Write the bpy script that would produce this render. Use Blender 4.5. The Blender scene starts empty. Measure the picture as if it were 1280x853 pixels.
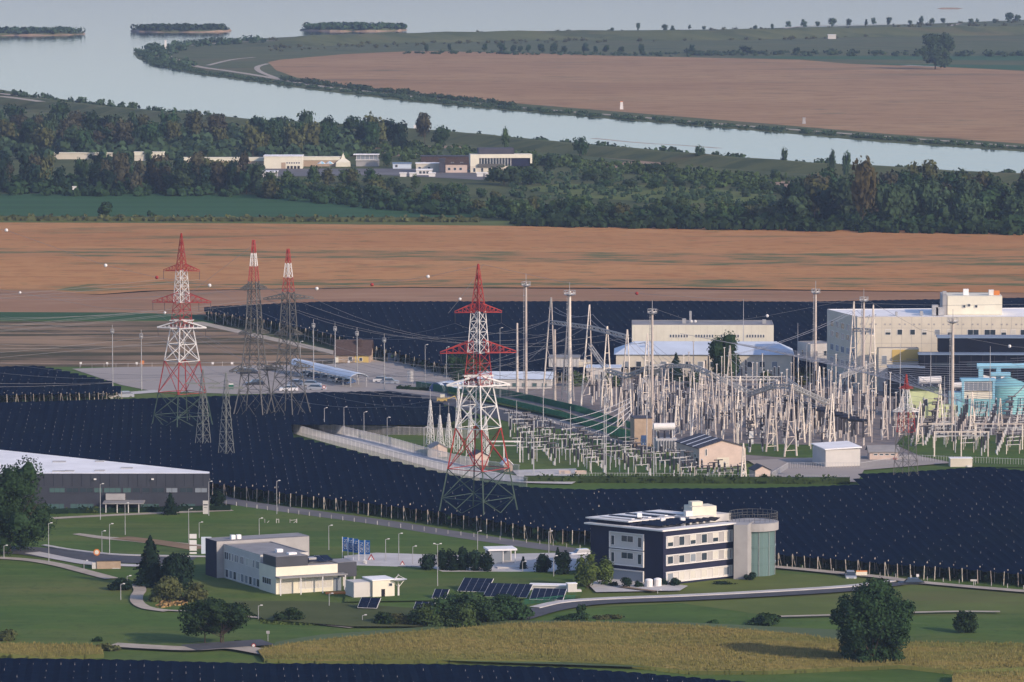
import bpy, math, random
from mathutils import Vector, Matrix
import numpy as np
random.seed(7)
S = bpy.context.scene
COL = S.collection
R = math.radians

# ------------------------------------------------------------------ camera
H_CAM = 133.0
F = 6600.0                      # focal length in photo pixels (1280 wide)
PITCH = math.atan((426.5 + 150.0) / F)
cam_d = bpy.data.cameras.new('camera'); cam = bpy.data.objects.new('camera', cam_d); COL.objects.link(cam)
cam.location = (0, 0, H_CAM); cam.rotation_euler = (math.pi/2 - PITCH, 0, 0)
cam_d.sensor_width = 36; cam_d.lens = F / 1280 * 36; cam_d.clip_start = 5; cam_d.clip_end = 60000
S.camera = cam
S.render.resolution_x = 1024; S.render.resolution_y = 682

# ------------------------------------------------------------------ world, sun, exposure
SUN_EL, SUN_AZ = 24.0, 50.0      # azimuth: degrees to the right of straight behind the camera
sdir = Vector((math.sin(R(SUN_AZ))*math.cos(R(SUN_EL)), -math.cos(R(SUN_AZ))*math.cos(R(SUN_EL)), math.sin(R(SUN_EL))))
W = bpy.data.worlds.new('World'); S.world = W; W.use_nodes = True
nt = W.node_tree
sky = nt.nodes.new('ShaderNodeTexSky'); sky.sky_type = 'NISHITA'; sky.sun_disc = False
sky.sun_elevation = R(SUN_EL); sky.sun_rotation = math.atan2(sdir.x, sdir.y)
sky.air_density = 1.0; sky.dust_density = 1.2; sky.ozone_density = 3.0
wb = nt.nodes.new('ShaderNodeMix'); wb.data_type = 'RGBA'; wb.blend_type = 'MULTIPLY'; wb.inputs[0].default_value = 1; wb.inputs[7].default_value = (1.055, .982, 1.075, 1)   # even lilac tint added to the whole unseen sky, so the water reflects lilac
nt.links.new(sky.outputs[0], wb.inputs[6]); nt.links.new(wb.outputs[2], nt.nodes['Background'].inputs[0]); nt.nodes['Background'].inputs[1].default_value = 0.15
sl = bpy.data.lights.new('sun', 'SUN'); sl.energy = 3.0; sl.angle = R(0.6); sl.color = (1.0, 0.80, 0.62)
so = bpy.data.objects.new('sun', sl); COL.objects.link(so); so.rotation_euler = sdir.to_track_quat('Z', 'Y').to_euler()
so.location = (300, 300, 400)
S.view_settings.view_transform = 'Standard'; S.view_settings.look = 'None'; S.view_settings.gamma = 1
S.view_settings.exposure = 0.35
S.render.engine = 'CYCLES'
S.cycles.max_bounces = 5; S.cycles.volume_bounces = 0; S.cycles.transparent_max_bounces = 8

# ------------------------------------------------------------------ pixel -> place
cp, sp_ = math.cos(PITCH), math.sin(PITCH)
def G(px, py, z=0.0):
    """point of the photographed place: where the sight line of a photo pixel meets height z"""
    a = (px-640)/F; b = (426.5-py)/F
    d = Vector((a, cp + b*sp_, -sp_ + b*cp))
    t = (z - H_CAM)/d.z
    return Vector((a*t, d.y*t, z))
def sc(py): return 0.0075*(py+150)     # pixels per metre at ground row py
def HT(P, py):
    """height at ground place P of photo row py"""
    b = (426.5-py)/F
    dy, dz = cp + b*sp_, -sp_ + b*cp
    return H_CAM + dz*P.y/dy

# ------------------------------------------------------------------ materials
M = {}
def mat(name, col, rough=0.8, var=0.0, scale=1.0, spec=0.3, metal=0.0, bump=0.0, col2=None, stretch=None, detail=6, rand=0.0, islands=0.0, lo=0.35, hi=0.65, trans=0.0, emit=None):
    m = bpy.data.materials.new(name); m.use_nodes = True; n = m.node_tree.nodes; l = m.node_tree.links
    b = n['Principled BSDF']; b.inputs['Base Color'].default_value = (*col, 1); b.inputs['Roughness'].default_value = rough
    b.inputs['Specular IOR Level'].default_value = spec; b.inputs['Metallic'].default_value = metal
    src = None
    if var or col2 or bump:
        tc = n.new('ShaderNodeNewGeometry'); mp = n.new('ShaderNodeMapping'); l.new(tc.outputs['Position'], mp.inputs[0])
        if stretch: mp.inputs['Scale'].default_value = stretch
        ns = n.new('ShaderNodeTexNoise'); ns.inputs['Scale'].default_value = scale; ns.inputs['Detail'].default_value = detail; ns.inputs['Roughness'].default_value = 0.65
        l.new(mp.outputs[0], ns.inputs[0])
        rp = n.new('ShaderNodeValToRGB'); l.new(ns.outputs[0], rp.inputs[0])
        c2 = col2 or tuple(max(0, c*(1-var)) for c in col); c1 = col if col2 else tuple(c*(1+var) for c in col)
        rp.color_ramp.elements[0].position = lo; rp.color_ramp.elements[1].position = hi
        rp.color_ramp.elements[0].color = (*c1, 1); rp.color_ramp.elements[1].color = (*c2, 1)
        src = rp.outputs[0]
        if bump:
            bp = n.new('ShaderNodeBump'); bp.inputs['Strength'].default_value = 1; bp.inputs['Distance'].default_value = bump
            l.new(ns.outputs[0], bp.inputs['Height']); l.new(bp.outputs[0], b.inputs['Normal'])
    if rand or islands:
        hs = n.new('ShaderNodeHueSaturation')
        if src: l.new(src, hs.inputs['Color'])
        else: hs.inputs['Color'].default_value = (*col, 1)
        acc = None
        for amt, node, out in ((rand, 'ShaderNodeObjectInfo', 'Random'), (islands, 'ShaderNodeNewGeometry', 'Random Per Island')):
            if not amt: continue
            o = n.new(node); mm = n.new('ShaderNodeMapRange'); l.new(o.outputs[out], mm.inputs[0])
            mm.inputs[3].default_value = 1-amt; mm.inputs[4].default_value = 1+amt
            if acc is None: acc = mm.outputs[0]
            else:
                q = n.new('ShaderNodeMath'); q.operation = 'MULTIPLY'; l.new(acc, q.inputs[0]); l.new(mm.outputs[0], q.inputs[1]); acc = q.outputs[0]
            if amt == rand:
                h = n.new('ShaderNodeMapRange'); l.new(o.outputs[out], h.inputs[0]); h.inputs[3].default_value = 0.5-0.07*amt; h.inputs[4].default_value = 0.5+0.03*amt
                l.new(h.outputs[0], hs.inputs['Hue'])
        l.new(acc, hs.inputs['Value']); src = hs.outputs[0]
    if src: l.new(src, b.inputs['Base Color'])
    if emit: b.inputs['Emission Color'].default_value = (*emit, 1); b.inputs['Emission Strength'].default_value = 1
    M[name] = m
    return m

def overlay(name, col, scale, lo, hi, stretch=(1, 1, 1), offset=0.0, fac=1.0):
    """adds one more patchy colour on top of a material's base colour"""
    m = M[name]; n = m.node_tree.nodes; l = m.node_tree.links; b = n['Principled BSDF']
    old = b.inputs['Base Color'].links[0].from_socket
    tc = n.new('ShaderNodeNewGeometry'); mp = n.new('ShaderNodeMapping'); l.new(tc.outputs['Position'], mp.inputs[0])
    mp.inputs['Scale'].default_value = stretch; mp.inputs['Location'].default_value = (offset, offset, 0)
    ns = n.new('ShaderNodeTexNoise'); ns.inputs['Scale'].default_value = scale; ns.inputs['Detail'].default_value = 7; ns.inputs['Roughness'].default_value = 0.7
    l.new(mp.outputs[0], ns.inputs[0])
    mr = n.new('ShaderNodeMapRange'); mr.inputs[1].default_value = lo; mr.inputs[2].default_value = hi; mr.inputs[4].default_value = fac
    l.new(ns.outputs[0], mr.inputs[0])
    mx = n.new('ShaderNodeMix'); mx.data_type = 'RGBA'; l.new(mr.outputs[0], mx.inputs[0]); l.new(old, mx.inputs[6]); mx.inputs[7].default_value = (*col, 1)
    l.new(mx.outputs[2], b.inputs['Base Color'])

mat('soil', (.075, .105, .03), var=.3, scale=.02)
mat('grass', (.080, .138, .025), col2=(.052, .098, .019), scale=.035, rough=.95, spec=.1, bump=.05)
overlay('grass', (.14, .145, .042), .02, .48, .68, (.5, 1.6, 1), 3.1, .75)
overlay('grass', (.11, .15, .035), .12, .5, .62, (.35, 1.6, 1), 21.0, .6)
overlay('grass', (.05, .08, .018), .5, .52, .68, (1, .6, 1), 9.1, .6)
mat('grass_light', (.125, .155, .038), col2=(.09, .12, .028), scale=.05, rough=.95, spec=.1)
overlay('grass_light', (.115, .105, .04), .03, .5, .7, (.5, 2, 1), 5.5, .8)
mat('weedy', (.42, .21, .085), col2=(.13, .14, .055), scale=.11, rough=1, spec=.05, stretch=(.35, .8, 1), lo=.46, hi=.60)
mat('grass_far', (.085, .11, .045), col2=(.055, .078, .032), scale=.02, rough=.95, spec=.1)
mat('crop_green', (.040, .105, .036), col2=(.032, .080, .030), scale=.02, rough=.95, spec=.1, stretch=(.3, 3, 1))
mat('orange_field', (.50, .26, .10), col2=(.42, .20, .075), scale=.008, rough=1, spec=.05, stretch=(.35, 1, 1))
overlay('orange_field', (.13, .135, .055), .018, .55, .64, (.28, .8, 1), 1.0, .9)
overlay('orange_field', (.50, .27, .115), .006, .52, .68, (.35, 1.5, 1), 61.0, .7)
overlay('orange_field', (.12, .09, .05), .25, .60, .72, (.5, .8, 1), 17.0, .7)
mat('brown_field', (.34, .195, .11), col2=(.28, .155, .085), scale=.02, rough=1, spec=.05, stretch=(.25, 1, 1))
overlay('brown_field', (.16, .13, .07), .06, .54, .68, (.3, 1, 1), 7.0, .6)
mat('stubble', (.33, .225, .135), col2=(.19, .135, .085), scale=.03, rough=1, spec=.05, stretch=(.35, 1.2, 1))
overlay('stubble', (.05, .05, .025), .06, .47, .57, (.22, 1.3, 1), 7.0, .9)
overlay('stubble', (.30, .22, .13), .05, .6, .7, (.2, 1, 1), 27.0, .6)
mat('far_field', (.37, .225, .115), col2=(.31, .18, .09), scale=.01, rough=1, spec=.05, stretch=(.4, 1, 1))
overlay('far_field', (.14, .12, .07), .012, .57, .66, (.2, 1, 1), 4.0, .8)
overlay('far_field', (.44, .28, .14), .006, .45, .65, (.3, .8, 1), 14.0, .6)
mat('scrub', (.10, .115, .045), col2=(.06, .078, .03), scale=.03, rough=1, spec=.05)
overlay('scrub', (.14, .12, .05), .02, .56, .7, (.4, 1, 1), 4.0, .7)
mat('dike_grass', (.12, .13, .055), col2=(.08, .098, .042), scale=.05, rough=1, spec=.05, stretch=(.3, 1, 1))
overlay('dike_grass', (.14, .11, .055), .02, .52, .66, (.3, 1, 1), 44.0, .7)
overlay('orange_field', (.36, .155, .055), .13, .50, .60, (.5, .8, 1), 31.0, .75)
overlay('orange_field', (.17, .15, .06), .15, .58, .65, (.5, 1, 1), 51.0, .8)
overlay('brown_field', (.40, .25, .15), .07, .5, .62, (.3, 1, 1), 33.0, .6)
overlay('far_field', (.25, .14, .07), .07, .5, .6, (.5, .9, 1), 23.0, .7)
overlay('far_field', (.15, .13, .07), .045, .58, .65, (.35, 1, 1), 83.0, .8)
overlay('dike_grass', (.055, .075, .035), .05, .5, .6, (.5, 1, 1), 13.0, .8)
mat('forest_floor', (.03, .04, .018), var=.3, scale=.05, rough=1, spec=.05)
mat('sand', (.36, .26, .18), col2=(.22, .16, .11), scale=.15, rough=1, spec=.05)
mat('gravel_path', (.40, .35, .28), var=.15, scale=.3, rough=1, spec=.05)
mat('asphalt', (.075, .077, .085), var=.15, scale=.3, rough=.9, spec=.2)
mat('asphalt_old', (.155, .15, .15), col2=(.12, .115, .115), scale=.08, rough=.9, spec=.2)
overlay('asphalt_old', (.21, .20, .19), .03, .5, .66, (.5, 2, 1), 2, .7)
mat('concrete', (.50, .48, .45), var=.12, scale=.2, rough=.9, spec=.2)
mat('parking', (.37, .33, .29), col2=(.31, .28, .25), scale=.04, rough=.95, spec=.15, stretch=(.4, 1.5, 1))
overlay('parking', (.32, .29, .25), .02, .5, .7, (.3, 2, 1), 8, .7)
mat('yard_gravel', (.27, .235, .215), col2=(.20, .175, .16), scale=.3, rough=1, spec=.1)
mat('net', (.0042, .0120, .031), col2=(.0028, .0084, .0225), scale=.5, rough=1, spec=0.0)
overlay('net', (.006, .014, .024), .03, .5, .7, (1, .4, 1), 12, .7)
mat('net_edge', (.008, .013, .025), var=.3, scale=1, rough=.9)
mat('wood_post', (.40, .355, .28), var=.25, scale=1, rough=.95, rand=.35)
mat('tip_post', (.24, .24, .24), rough=.9)
mat('pale_post', (.42, .40, .37), var=.15, scale=1, rough=.9, rand=.3)
mat('steel', (.34, .34, .335), var=.15, scale=.6, rough=.55, metal=.0, spec=.5)
mat('galvanised', (.19, .205, .185), var=.15, scale=.6, rough=.7)
mat('steel_dark', (.085, .085, .078), var=.2, scale=.6, rough=.6, spec=.4)
mat('green_steel', (.045, .075, .055), var=.2, scale=.6, rough=.7)
mat('red_paint', (.36, .035, .028), col2=(.28, .03, .025), scale=.7, rough=.6)
mat('white_paint', (.70, .68, .64), var=.06, scale=.5, rough=.6)
mat('cream_post', (.62, .555, .47), var=.10, scale=.7, rough=.85, rand=.28)
mat('white_wall', (.54, .52, .48), var=.05, scale=.4, rough=.85)
mat('cream_wall', (.60, .55, .44), var=.06, scale=.3, rough=.85)
mat('cream_bright', (.71, .67, .53), var=.05, scale=.4, rough=.8)
mat('grey_wall', (.34, .33, .32), var=.08, scale=.4, rough=.8)
mat('tan_wall', (.40, .30, .21), var=.1, scale=1, rough=.9)
mat('pinkish_wall', (.55, .44, .37), var=.08, scale=.5, rough=.9)
mat('navy_clad', (.014, .017, .042), var=.12, scale=.3, rough=.7, spec=.2)
mat('charcoal', (.038, .042, .055), var=.1, scale=.3, rough=.55, spec=.4)
mat('black_hall', (.007, .010, .021), var=.15, scale=.3, rough=.8, spec=.1)
mat('roof_white', (.84, .83, .80), var=.08, scale=.15, rough=.7)
mat('roof_blue', (.56, .63, .70), var=.08, scale=.15, rough=.6)
mat('roof_steelblue', (.17, .235, .33), var=.1, scale=.2, rough=.5)
mat('roof_dark', (.055, .055, .07), var=.15, scale=.4, rough=.8)
mat('roof_brown', (.075, .05, .042), var=.25, scale=1.5, rough=.95)
mat('roof_grey', (.25, .245, .24), var=.12, scale=.3, rough=.8)
mat('glass', (.035, .05, .065), rough=.12, spec=.9)
mat('glass_light', (.22, .25, .28), rough=.25, spec=.7)
mat('tower_glass', (.12, .19, .185), rough=.15, spec=.7)
mat('glass_green', (.075, .135, .13), rough=.15, spec=.8)
mat('blind', (.55, .53, .46), var=.05, scale=3, rough=.8)
mat('dark_void', (.012, .012, .014), rough=.9)
mat('insulator', (.024, .022, .032), rough=.45, spec=.5, rand=.3)
mat('device_grey', (.42, .42, .42), var=.1, scale=2, rough=.6)
mat('turquoise', (.22, .48, .50), var=.07, scale=.4, rough=.6)
mat('sky_blue_paint', (.25, .50, .62), var=.07, scale=.4, rough=.6)
mat('pale_green', (.50, .56, .30), var=.07, scale=.4, rough=.8)
mat('yellow_paint', (.55, .40, .13), rough=.7)
mat('orange_paint', (.60, .20, .05), rough=.7)
mat('flag_blue', (.012, .085, .26), rough=.8)
mat('flag_white', (.75, .78, .78), rough=.8)
mat('solar', (.006, .011, .028), rough=.45, spec=.12)
mat('tyre', (.015, .015, .015), rough=.9)
mat('car_white', (.68, .68, .68), rough=.25, spec=.6)
mat('car_silver', (.33, .36, .40), rough=.25, spec=.6)
mat('car_dark', (.02, .024, .035), rough=.25, spec=.6)
mat('car_blue', (.05, .10, .22), rough=.25, spec=.6)
mat('headlight', (.7, .7, .68), rough=.1)
mat('taillight', (.35, .02, .02), rough=.3)
mat('green_mesh', (.02, .12, .07), rough=.8)
mat('cable', (.20, .20, .20), rough=.6)
mat('cable_far', (.30, .31, .33), rough=.6)
mat('bark', (.07, .05, .035), var=.3, scale=2, rough=1)
ORD = ['first','second','third','fourth','fifth','sixth','seventh','eighth','ninth','tenth','eleventh','twelfth','thirteenth','fourteenth','fifteenth','sixteenth','seventeenth','eighteenth','nineteenth','twentieth','twenty-first','twenty-second','twenty-third','twenty-fourth','twenty-fifth','twenty-sixth']
mat('hose', (.55, .55, .54), rough=.9)
for nm, c in (('leaf_dark', (.024, .050, .020)), ('leaf_mid', (.046, .078, .026)), ('leaf_light', (.065, .095, .026)), ('leaf_olive', (.070, .078, .030)),
              ('leaf_rust', (.052, .050, .028)), ('leaf_conifer', (.014, .030, .018)), ('leaf_far', (.036, .062, .030)), ('leaf_autumn', (.078, .070, .028))):
    mat(nm, c, rough=.95, spec=.05, islands=.27, rand=.25)
mat('grass_dark', (.045, .075, .02), rough=.95, spec=.05, islands=.3)
mat('corn_canopy', (.23, .185, .065), col2=(.14, .145, .045), scale=.045, stretch=(.35, 1.6, 1), rough=1, spec=0)
overlay('corn_canopy', (.085, .10, .03), .7, .48, .60, (1, .6, 1), 3.0, .8)
overlay('corn_canopy', (.11, .13, .04), .03, .52, .60, (.4, 1.6, 1), 33.0, .6)
overlay('corn_canopy', (.27, .19, .065), .05, .52, .62, (.3, 1.5, 1), 63.0, .6)
mat('corn_leaf', (.115, .13, .038), rough=.95, spec=.05, islands=.3)
mat('corn_tassel', (.24, .195, .068), col2=(.16, .16, .048), scale=.035, stretch=(.5,1.6,1), rough=.95, spec=.05, islands=.34)
mat('dry_grass', (.30, .20, .09), rough=.95, spec=.1, islands=.4)

# water
m = mat('water', (.02, .035, .05), rough=.06, spec=.5); b = m.node_tree.nodes['Principled BSDF']; n = m.node_tree.nodes; l = m.node_tree.links
b.inputs['IOR'].default_value = 1.33
tc = n.new('ShaderNodeNewGeometry'); mp = n.new('ShaderNodeMapping'); l.new(tc.outputs['Position'], mp.inputs[0]); mp.inputs['Scale'].default_value = (.5, .25, 1)
ns = n.new('ShaderNodeTexNoise'); ns.inputs['Scale'].default_value = .25; ns.inputs['Detail'].default_value = 4; l.new(mp.outputs[0], ns.inputs[0])
bp = n.new('ShaderNodeBump'); bp.inputs['Distance'].default_value = .16; l.new(ns.outputs[0], bp.inputs['Height']); l.new(bp.outputs[0], b.inputs['Normal'])

# ------------------------------------------------------------------ mesh helpers
class MB:
    def __init__(s): s.v = []; s.f = []; s.mi = []; s.m = 0
    def add(s, vs, fs):
        o = len(s.v); s.v += [tuple(v) for v in vs]; s.f += [tuple(i+o for i in f) for f in fs]; s.mi += [s.m]*len(fs); return s
    def box(s, x0, y0, z0, x1, y1, z1):
        return s.add([(x0,y0,z0),(x1,y0,z0),(x1,y1,z0),(x0,y1,z0),(x0,y0,z1),(x1,y0,z1),(x1,y1,z1),(x0,y1,z1)],
                     [(3,2,1,0),(4,5,6,7),(0,1,5,4),(1,2,6,5),(2,3,7,6),(3,0,4,7)])
    def bar(s, a, b, w, h=None):
        """square bar between two points"""
        a = Vector(a); b = Vector(b); d = (b-a)
        if d.length < 1e-6: return s
        d.normalize(); up = Vector((0,0,1)) if abs(d.z) < .95 else Vector((1,0,0))
        x = d.cross(up).normalized(); y = x.cross(d); h = h or w
        q = [x*w/2+y*h/2, -x*w/2+y*h/2, -x*w/2-y*h/2, x*w/2-y*h/2]
        return s.add([a+k for k in q]+[b+k for k in q], [(0,1,5,4),(1,2,6,5),(2,3,7,6),(3,0,4,7),(0,3,2,1),(4,5,6,7)])
    def tube(s, a, b, r0, r1=None, n=8, caps=True):
        a = Vector(a); b = Vector(b); d = (b-a).normalized(); r1 = r0 if r1 is None else r1
        up = Vector((0,0,1)) if abs(d.z) < .95 else Vector((1,0,0)); x = d.cross(up).normalized(); y = x.cross(d)
        vs = []
        for P, r in ((a, r0), (b, r1)):
            for i in range(n):
                t = 2*math.pi*i/n; vs.append(P + x*r*math.cos(t) + y*r*math.sin(t))
        fs = [(i, (i+1)%n, n+(i+1)%n, n+i) for i in range(n)]
        if caps: fs += [tuple(range(n-1,-1,-1)), tuple(range(n, 2*n))]
        return s.add(vs, fs)
    def poly(s, pts): return s.add(pts, [tuple(range(len(pts)))])
    def prism(s, pts, z0, z1, top=True, bottom=True):
        n = len(pts); vs = [(p[0],p[1],z0) for p in pts]+[(p[0],p[1],z1) for p in pts]
        fs = [(i,(i+1)%n,n+(i+1)%n,n+i) for i in range(n)]
        if top: fs.append(tuple(range(n,2*n)))
        if bottom: fs.append(tuple(range(n-1,-1,-1)))
        return s.add(vs, fs)
    def sphere(s, c, r, nu=8, nv=5, sz=1.0):
        vs = [(c[0],c[1],c[2]+r*sz)]
        for j in range(1,nv):
            for i in range(nu):
                a = math.pi*j/nv; t = 2*math.pi*i/nu
                vs.append((c[0]+r*math.sin(a)*math.cos(t), c[1]+r*math.sin(a)*math.sin(t), c[2]+r*sz*math.cos(a)))
        vs.append((c[0],c[1],c[2]-r*sz)); fs = [(0,1+i,1+(i+1)%nu) for i in range(nu)]
        for j in range(nv-2):
            for i in range(nu): a0=1+j*nu; fs.append((a0+i,a0+nu+i,a0+nu+(i+1)%nu,a0+(i+1)%nu))
        L=len(vs)-1; a0=1+(nv-2)*nu; fs += [(L,a0+(i+1)%nu,a0+i) for i in range(nu)]
        return s.add(vs, fs)
    def mesh(s, name, mats, smooth=False, up=False):
        me = bpy.data.meshes.new(name); me.from_pydata(s.v, [], s.f)
        if not isinstance(mats, (list, tuple)): mats = [mats]
        for m in mats: me.materials.append(M[m] if isinstance(m, str) else m)
        if len(mats) > 1: me.polygons.foreach_set('material_index', s.mi)
        if smooth: me.polygons.foreach_set('use_smooth', [True]*len(s.f))
        me.update()
        if up:      # foliage lit as a whole canopy: leaf normals lean upwards
            me.normals_split_custom_set_from_vertices([(0.12, -0.35, 0.93)]*len(s.v))
        return me
    def build(s, name, mats, parent=None, loc=None, rz=0, smooth=False):
        return link(name, s.mesh(name, mats, smooth), parent, loc, rz)
def link(name, me, parent=None, loc=None, rz=0):
    o = bpy.data.objects.new(name, me); COL.objects.link(o); o.parent = parent
    if loc is not None: o.location = loc
    if rz: o.rotation_euler = (0, 0, rz)
    return o
KIDS = {}
def tag(o, label=None, cat=None, group=None, kind=None):
    if label: o['label'] = label
    if cat: o['category'] = cat
    if group: o['group'] = group
    if kind: o['kind'] = kind
    return o
def empty(name, loc, rz=0, label=None, cat=None, group=None):
    o = bpy.data.objects.new(name, None); COL.objects.link(o); o.location = loc; o.rotation_euler = (0, 0, rz); o.empty_display_size = .5
    return tag(o, label, cat, group)
def copy_tree(o, kids, parent=None):
    c = o.copy(); COL.objects.link(c); c.parent = parent
    for ch in kids.get(o, []): copy_tree(ch, kids, c)
    return c
def kid_map(o):
    m = {}
    def rec(x):
        m[x] = list(x.children)
        for y in x.children: rec(y)
    rec(o); return m
class Proto:
    """build one of a kind, then place it and its copies"""
    def __init__(s, root): s.root = root; s.k = kid_map(root); s.used = False
    def place(s, loc, rz=0, scale=1, label=None, group=None):
        if not s.used: s.used = True; o = s.root
        else: o = copy_tree(s.root, s.k)
        o.location = loc; o.rotation_euler = (0, 0, rz)
        o.scale = (scale,)*3 if not isinstance(scale, (tuple, list)) else scale
        if label: o['label'] = label
        if group: o['group'] = group
        return o

# ------------------------------------------------------------------ ground sheets
LAYER = [0]
def sheet(name, px, m, z=None, n=0):
    if z is None: LAYER[0] += 1; z = .02*LAYER[0]
    pts = [G(x, y) for x, y in px]
    vs = [(p.x, p.y, z) for p in pts]
    from mathutils.geometry import tessellate_polygon
    tr = tessellate_polygon([[Vector(v) for v in vs]])
    mb = MB(); mb.add(vs, [tuple(t) for t in tr])
    me = mb.mesh(name, m)
    o = link(name, me); tag(o, kind='structure')
    # face up
    if me.polygons[0].normal.z < 0:
        me.flip_normals()
    return o
def smooth_line(px, k=5):
    pts = [Vector((x, y, 0)) for x, y in px]; out = []
    P = [pts[0]*2-pts[1]] + pts + [pts[-1]*2-pts[-2]]
    for i in range(1, len(P)-2):
        for j in range(k):
            t = j/k; a, b, c, d = P[i-1], P[i], P[i+1], P[i+2]
            out.append(.5*((2*b)+(c-a)*t+(2*a-5*b+4*c-d)*t*t+(3*b-a-3*c+d)*t**3))
    out.append(P[-2]); return [(p.x, p.y) for p in out]
def ribbon(name, px, w, m, z=None, h=0, label=None, edge=None):
    """road or path of width w metres along a photo polyline; h > 0 makes it a raised kerb"""
    if z is None: LAYER[0] += 1; z = .02*LAYER[0]
    c = [G(x, y) for x, y in smooth_line(px)]
    L, Rr = [], []
    for i, p in enumerate(c):
        d = (c[min(i+1, len(c)-1)]-c[max(i-1, 0)]); d.z = 0; d.normalize(); nrm = Vector((-d.y, d.x, 0))
        ww = w if not isinstance(w, tuple) else w[0]+(w[1]-w[0])*i/(len(c)-1)
        L.append(p+nrm*ww/2); Rr.append(p-nrm*ww/2)
    mb = MB()
    for i in range(len(c)-1):
        a, b, d, e = Rr[i], Rr[i+1], L[i+1], L[i]
        top = [(q.x, q.y, z+h) for q in (a, b, d, e)]
        mb.add(top, [(0, 1, 2, 3)])
        if h: mb.add([(a.x,a.y,z-.02),(b.x,b.y,z-.02),(b.x,b.y,z+h),(a.x,a.y,z+h)], [(0,1,2,3)])
    return tag(mb.build(name, m), kind='structure')
def dike(name, px, m, hgt, wt, wb):
    """earth bank with a flat top following a photo polyline (ground line of its centre)"""
    c = [G(x, y) for x, y in smooth_line(px, 6)]; mb = MB(); rows = []
    for i, p in enumerate(c):
        d = (c[min(i+1, len(c)-1)]-c[max(i-1, 0)]); d.z = 0; d.normalize(); nrm = Vector((-d.y, d.x, 0))
        e = min(1, i/3, (len(c)-1-i)/3) if True else 1
        hh = hgt*max(.05, e)*(1+.06*math.sin(i*1.7))
        rows.append([p-nrm*wb/2, p-nrm*wt/2+Vector((0,0,hh)), p+nrm*wt/2+Vector((0,0,hh)), p+nrm*wb/2])
    for i in range(len(rows)-1):
        for j in range(3): mb.add([rows[i][j], rows[i+1][j], rows[i+1][j+1], rows[i][j+1]], [(0,1,2,3)])
    return tag(mb.build(name, m), kind='structure')
# ================================================================== GROUND AND WATER
mb = MB(); mb.add([(-9000, 200, 0), (9000, 200, 0), (9000, 16000, 0), (-9000, 16000, 0)], [(0, 1, 2, 3)]); tag(mb.build('ground', 'scrub'), kind='structure')
# the river and the lake
sheet('water', [(-400,88),(0,112),(40,119),(100,127),(200,139),(300,148),(430,155),(560,164),(700,177),(850,190),(1000,203),(1280,218),(1600,236),
                (1600,206),(1280,190),(1100,178),(960,165),(800,152),(640,139),(520,128),(400,114),(320,103),(250,94),(200,83),(172,74),(166,66),(185,60),
                (240,54),(330,48),(430,43),(600,40),(800,38),(900,37),(1050,33),(1160,30),(1280,25),(1500,17),(2400,-20),(2400,-70),(-1200,-70),(-1200,60)], 'water')
sheet('peninsula_meadow', [(166,66),(185,60),(240,54),(330,48),(430,43),(600,40),(800,38),(900,37),(1050,33),(1160,30),(1280,25),(1500,17),(1500,200),(1280,186),(1100,174),(960,161),(800,148),(640,135),(520,124),(400,110),(320,99),(250,90),(200,79),(172,71)], 'dike_grass')
sheet('farm_field', [(335,78),(350,75),(430,68),(520,64),(640,66),(760,70),(860,72),(1000,75),(1060,80),(1180,84),(1300,90),(1500,96),(1500,192),(1280,180),(1100,167),(960,155),(800,142),(640,129),(520,118),(430,107),(370,97),(345,88)], 'far_field')
sheet('farm_field', [(900,71),(1280,70),(1500,70),(1500,76),(1280,76),(1000,74)], 'crop_green')
sheet('farm_field', [(1060,79),(1180,81),(1500,84),(1500,90),(1300,89),(1180,84)], 'crop_green')
ribbon('gravel_track', [(195,64),(215,73),(245,83),(285,89),(330,96),(400,108),(470,116),(560,126),(640,134),(800,147),(960,160),(1280,184),(1400,193)], 6, 'gravel_path')
ribbon('gravel_track', [(190,66),(205,60),(240,57),(300,53),(420,48)], 5, 'gravel_path')
ribbon('gravel_track', [(260,82),(290,75),(318,72)], 4, 'gravel_path')
ribbon('gravel_track', [(345,98),(325,90),(322,84),(335,80)], 4, 'gravel_path')
ribbon('gravel_track', [(980,36),(1010,33),(1100,31),(1160,31)], 6, 'gravel_path')
ribbon('gravel_track', [(1160,38),(1185,33),(1200,30)], 5, 'gravel_path')
ribbon('gravel_track', [(1130,82),(1170,84)], 8, 'gravel_path')
dike('embankment', [(330,58),(430,54),(560,51),(700,49),(860,49),(1000,46),(1150,44),(1300,42),(1500,38)], 'dike_grass', 7, 10, 75)
# the near bank of the river
sheet('river_bank', [(-400,92),(0,116),(100,131),(200,143),(300,152),(430,159),(560,168),(700,181),(850,194),(1000,207),(1280,222),(1600,240),(1600,262),(1280,240),(1000,225),(850,212),(700,200),(560,188),(430,175),(300,170),(100,160),(0,150),(-400,140)], 'dike_grass')
dike('river_dike', [(-300,108),(0,128),(100,139),(200,149),(300,158),(430,166),(560,175),(700,189),(850,202),(1000,214),(1280,230),(1500,244)], 'dike_grass', 4.2, 6, 34)
ribbon('gravel_track', [(-20,117),(20,121),(50,124),(75,130),(90,132)], 6, 'gravel_path', z=.9)
ribbon('gravel_track', [(0,131),(25,134),(52,138)], 6, 'gravel_path', z=5)
sheet('forest_soil', [(-500,140),(0,147),(100,157),(300,168),(430,174),(560,187),(700,199),(850,211),(1000,223),(1280,238),(1600,258),(1600,300),(1280,288),(980,283),(600,276),(560,262),(330,244),(-500,244)], 'scrub')
sheet('quarry_sand', [(725,205),(745,197),(790,199),(830,204),(825,210),(740,211)], 'sand')
sheet('quarry_sand', [(430,190),(480,184),(570,183),(600,190),(560,196),(440,197)], 'sand')
sheet('quarry_sand', [(948,233),(970,227),(1000,229),(995,236)], 'sand')
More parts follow.
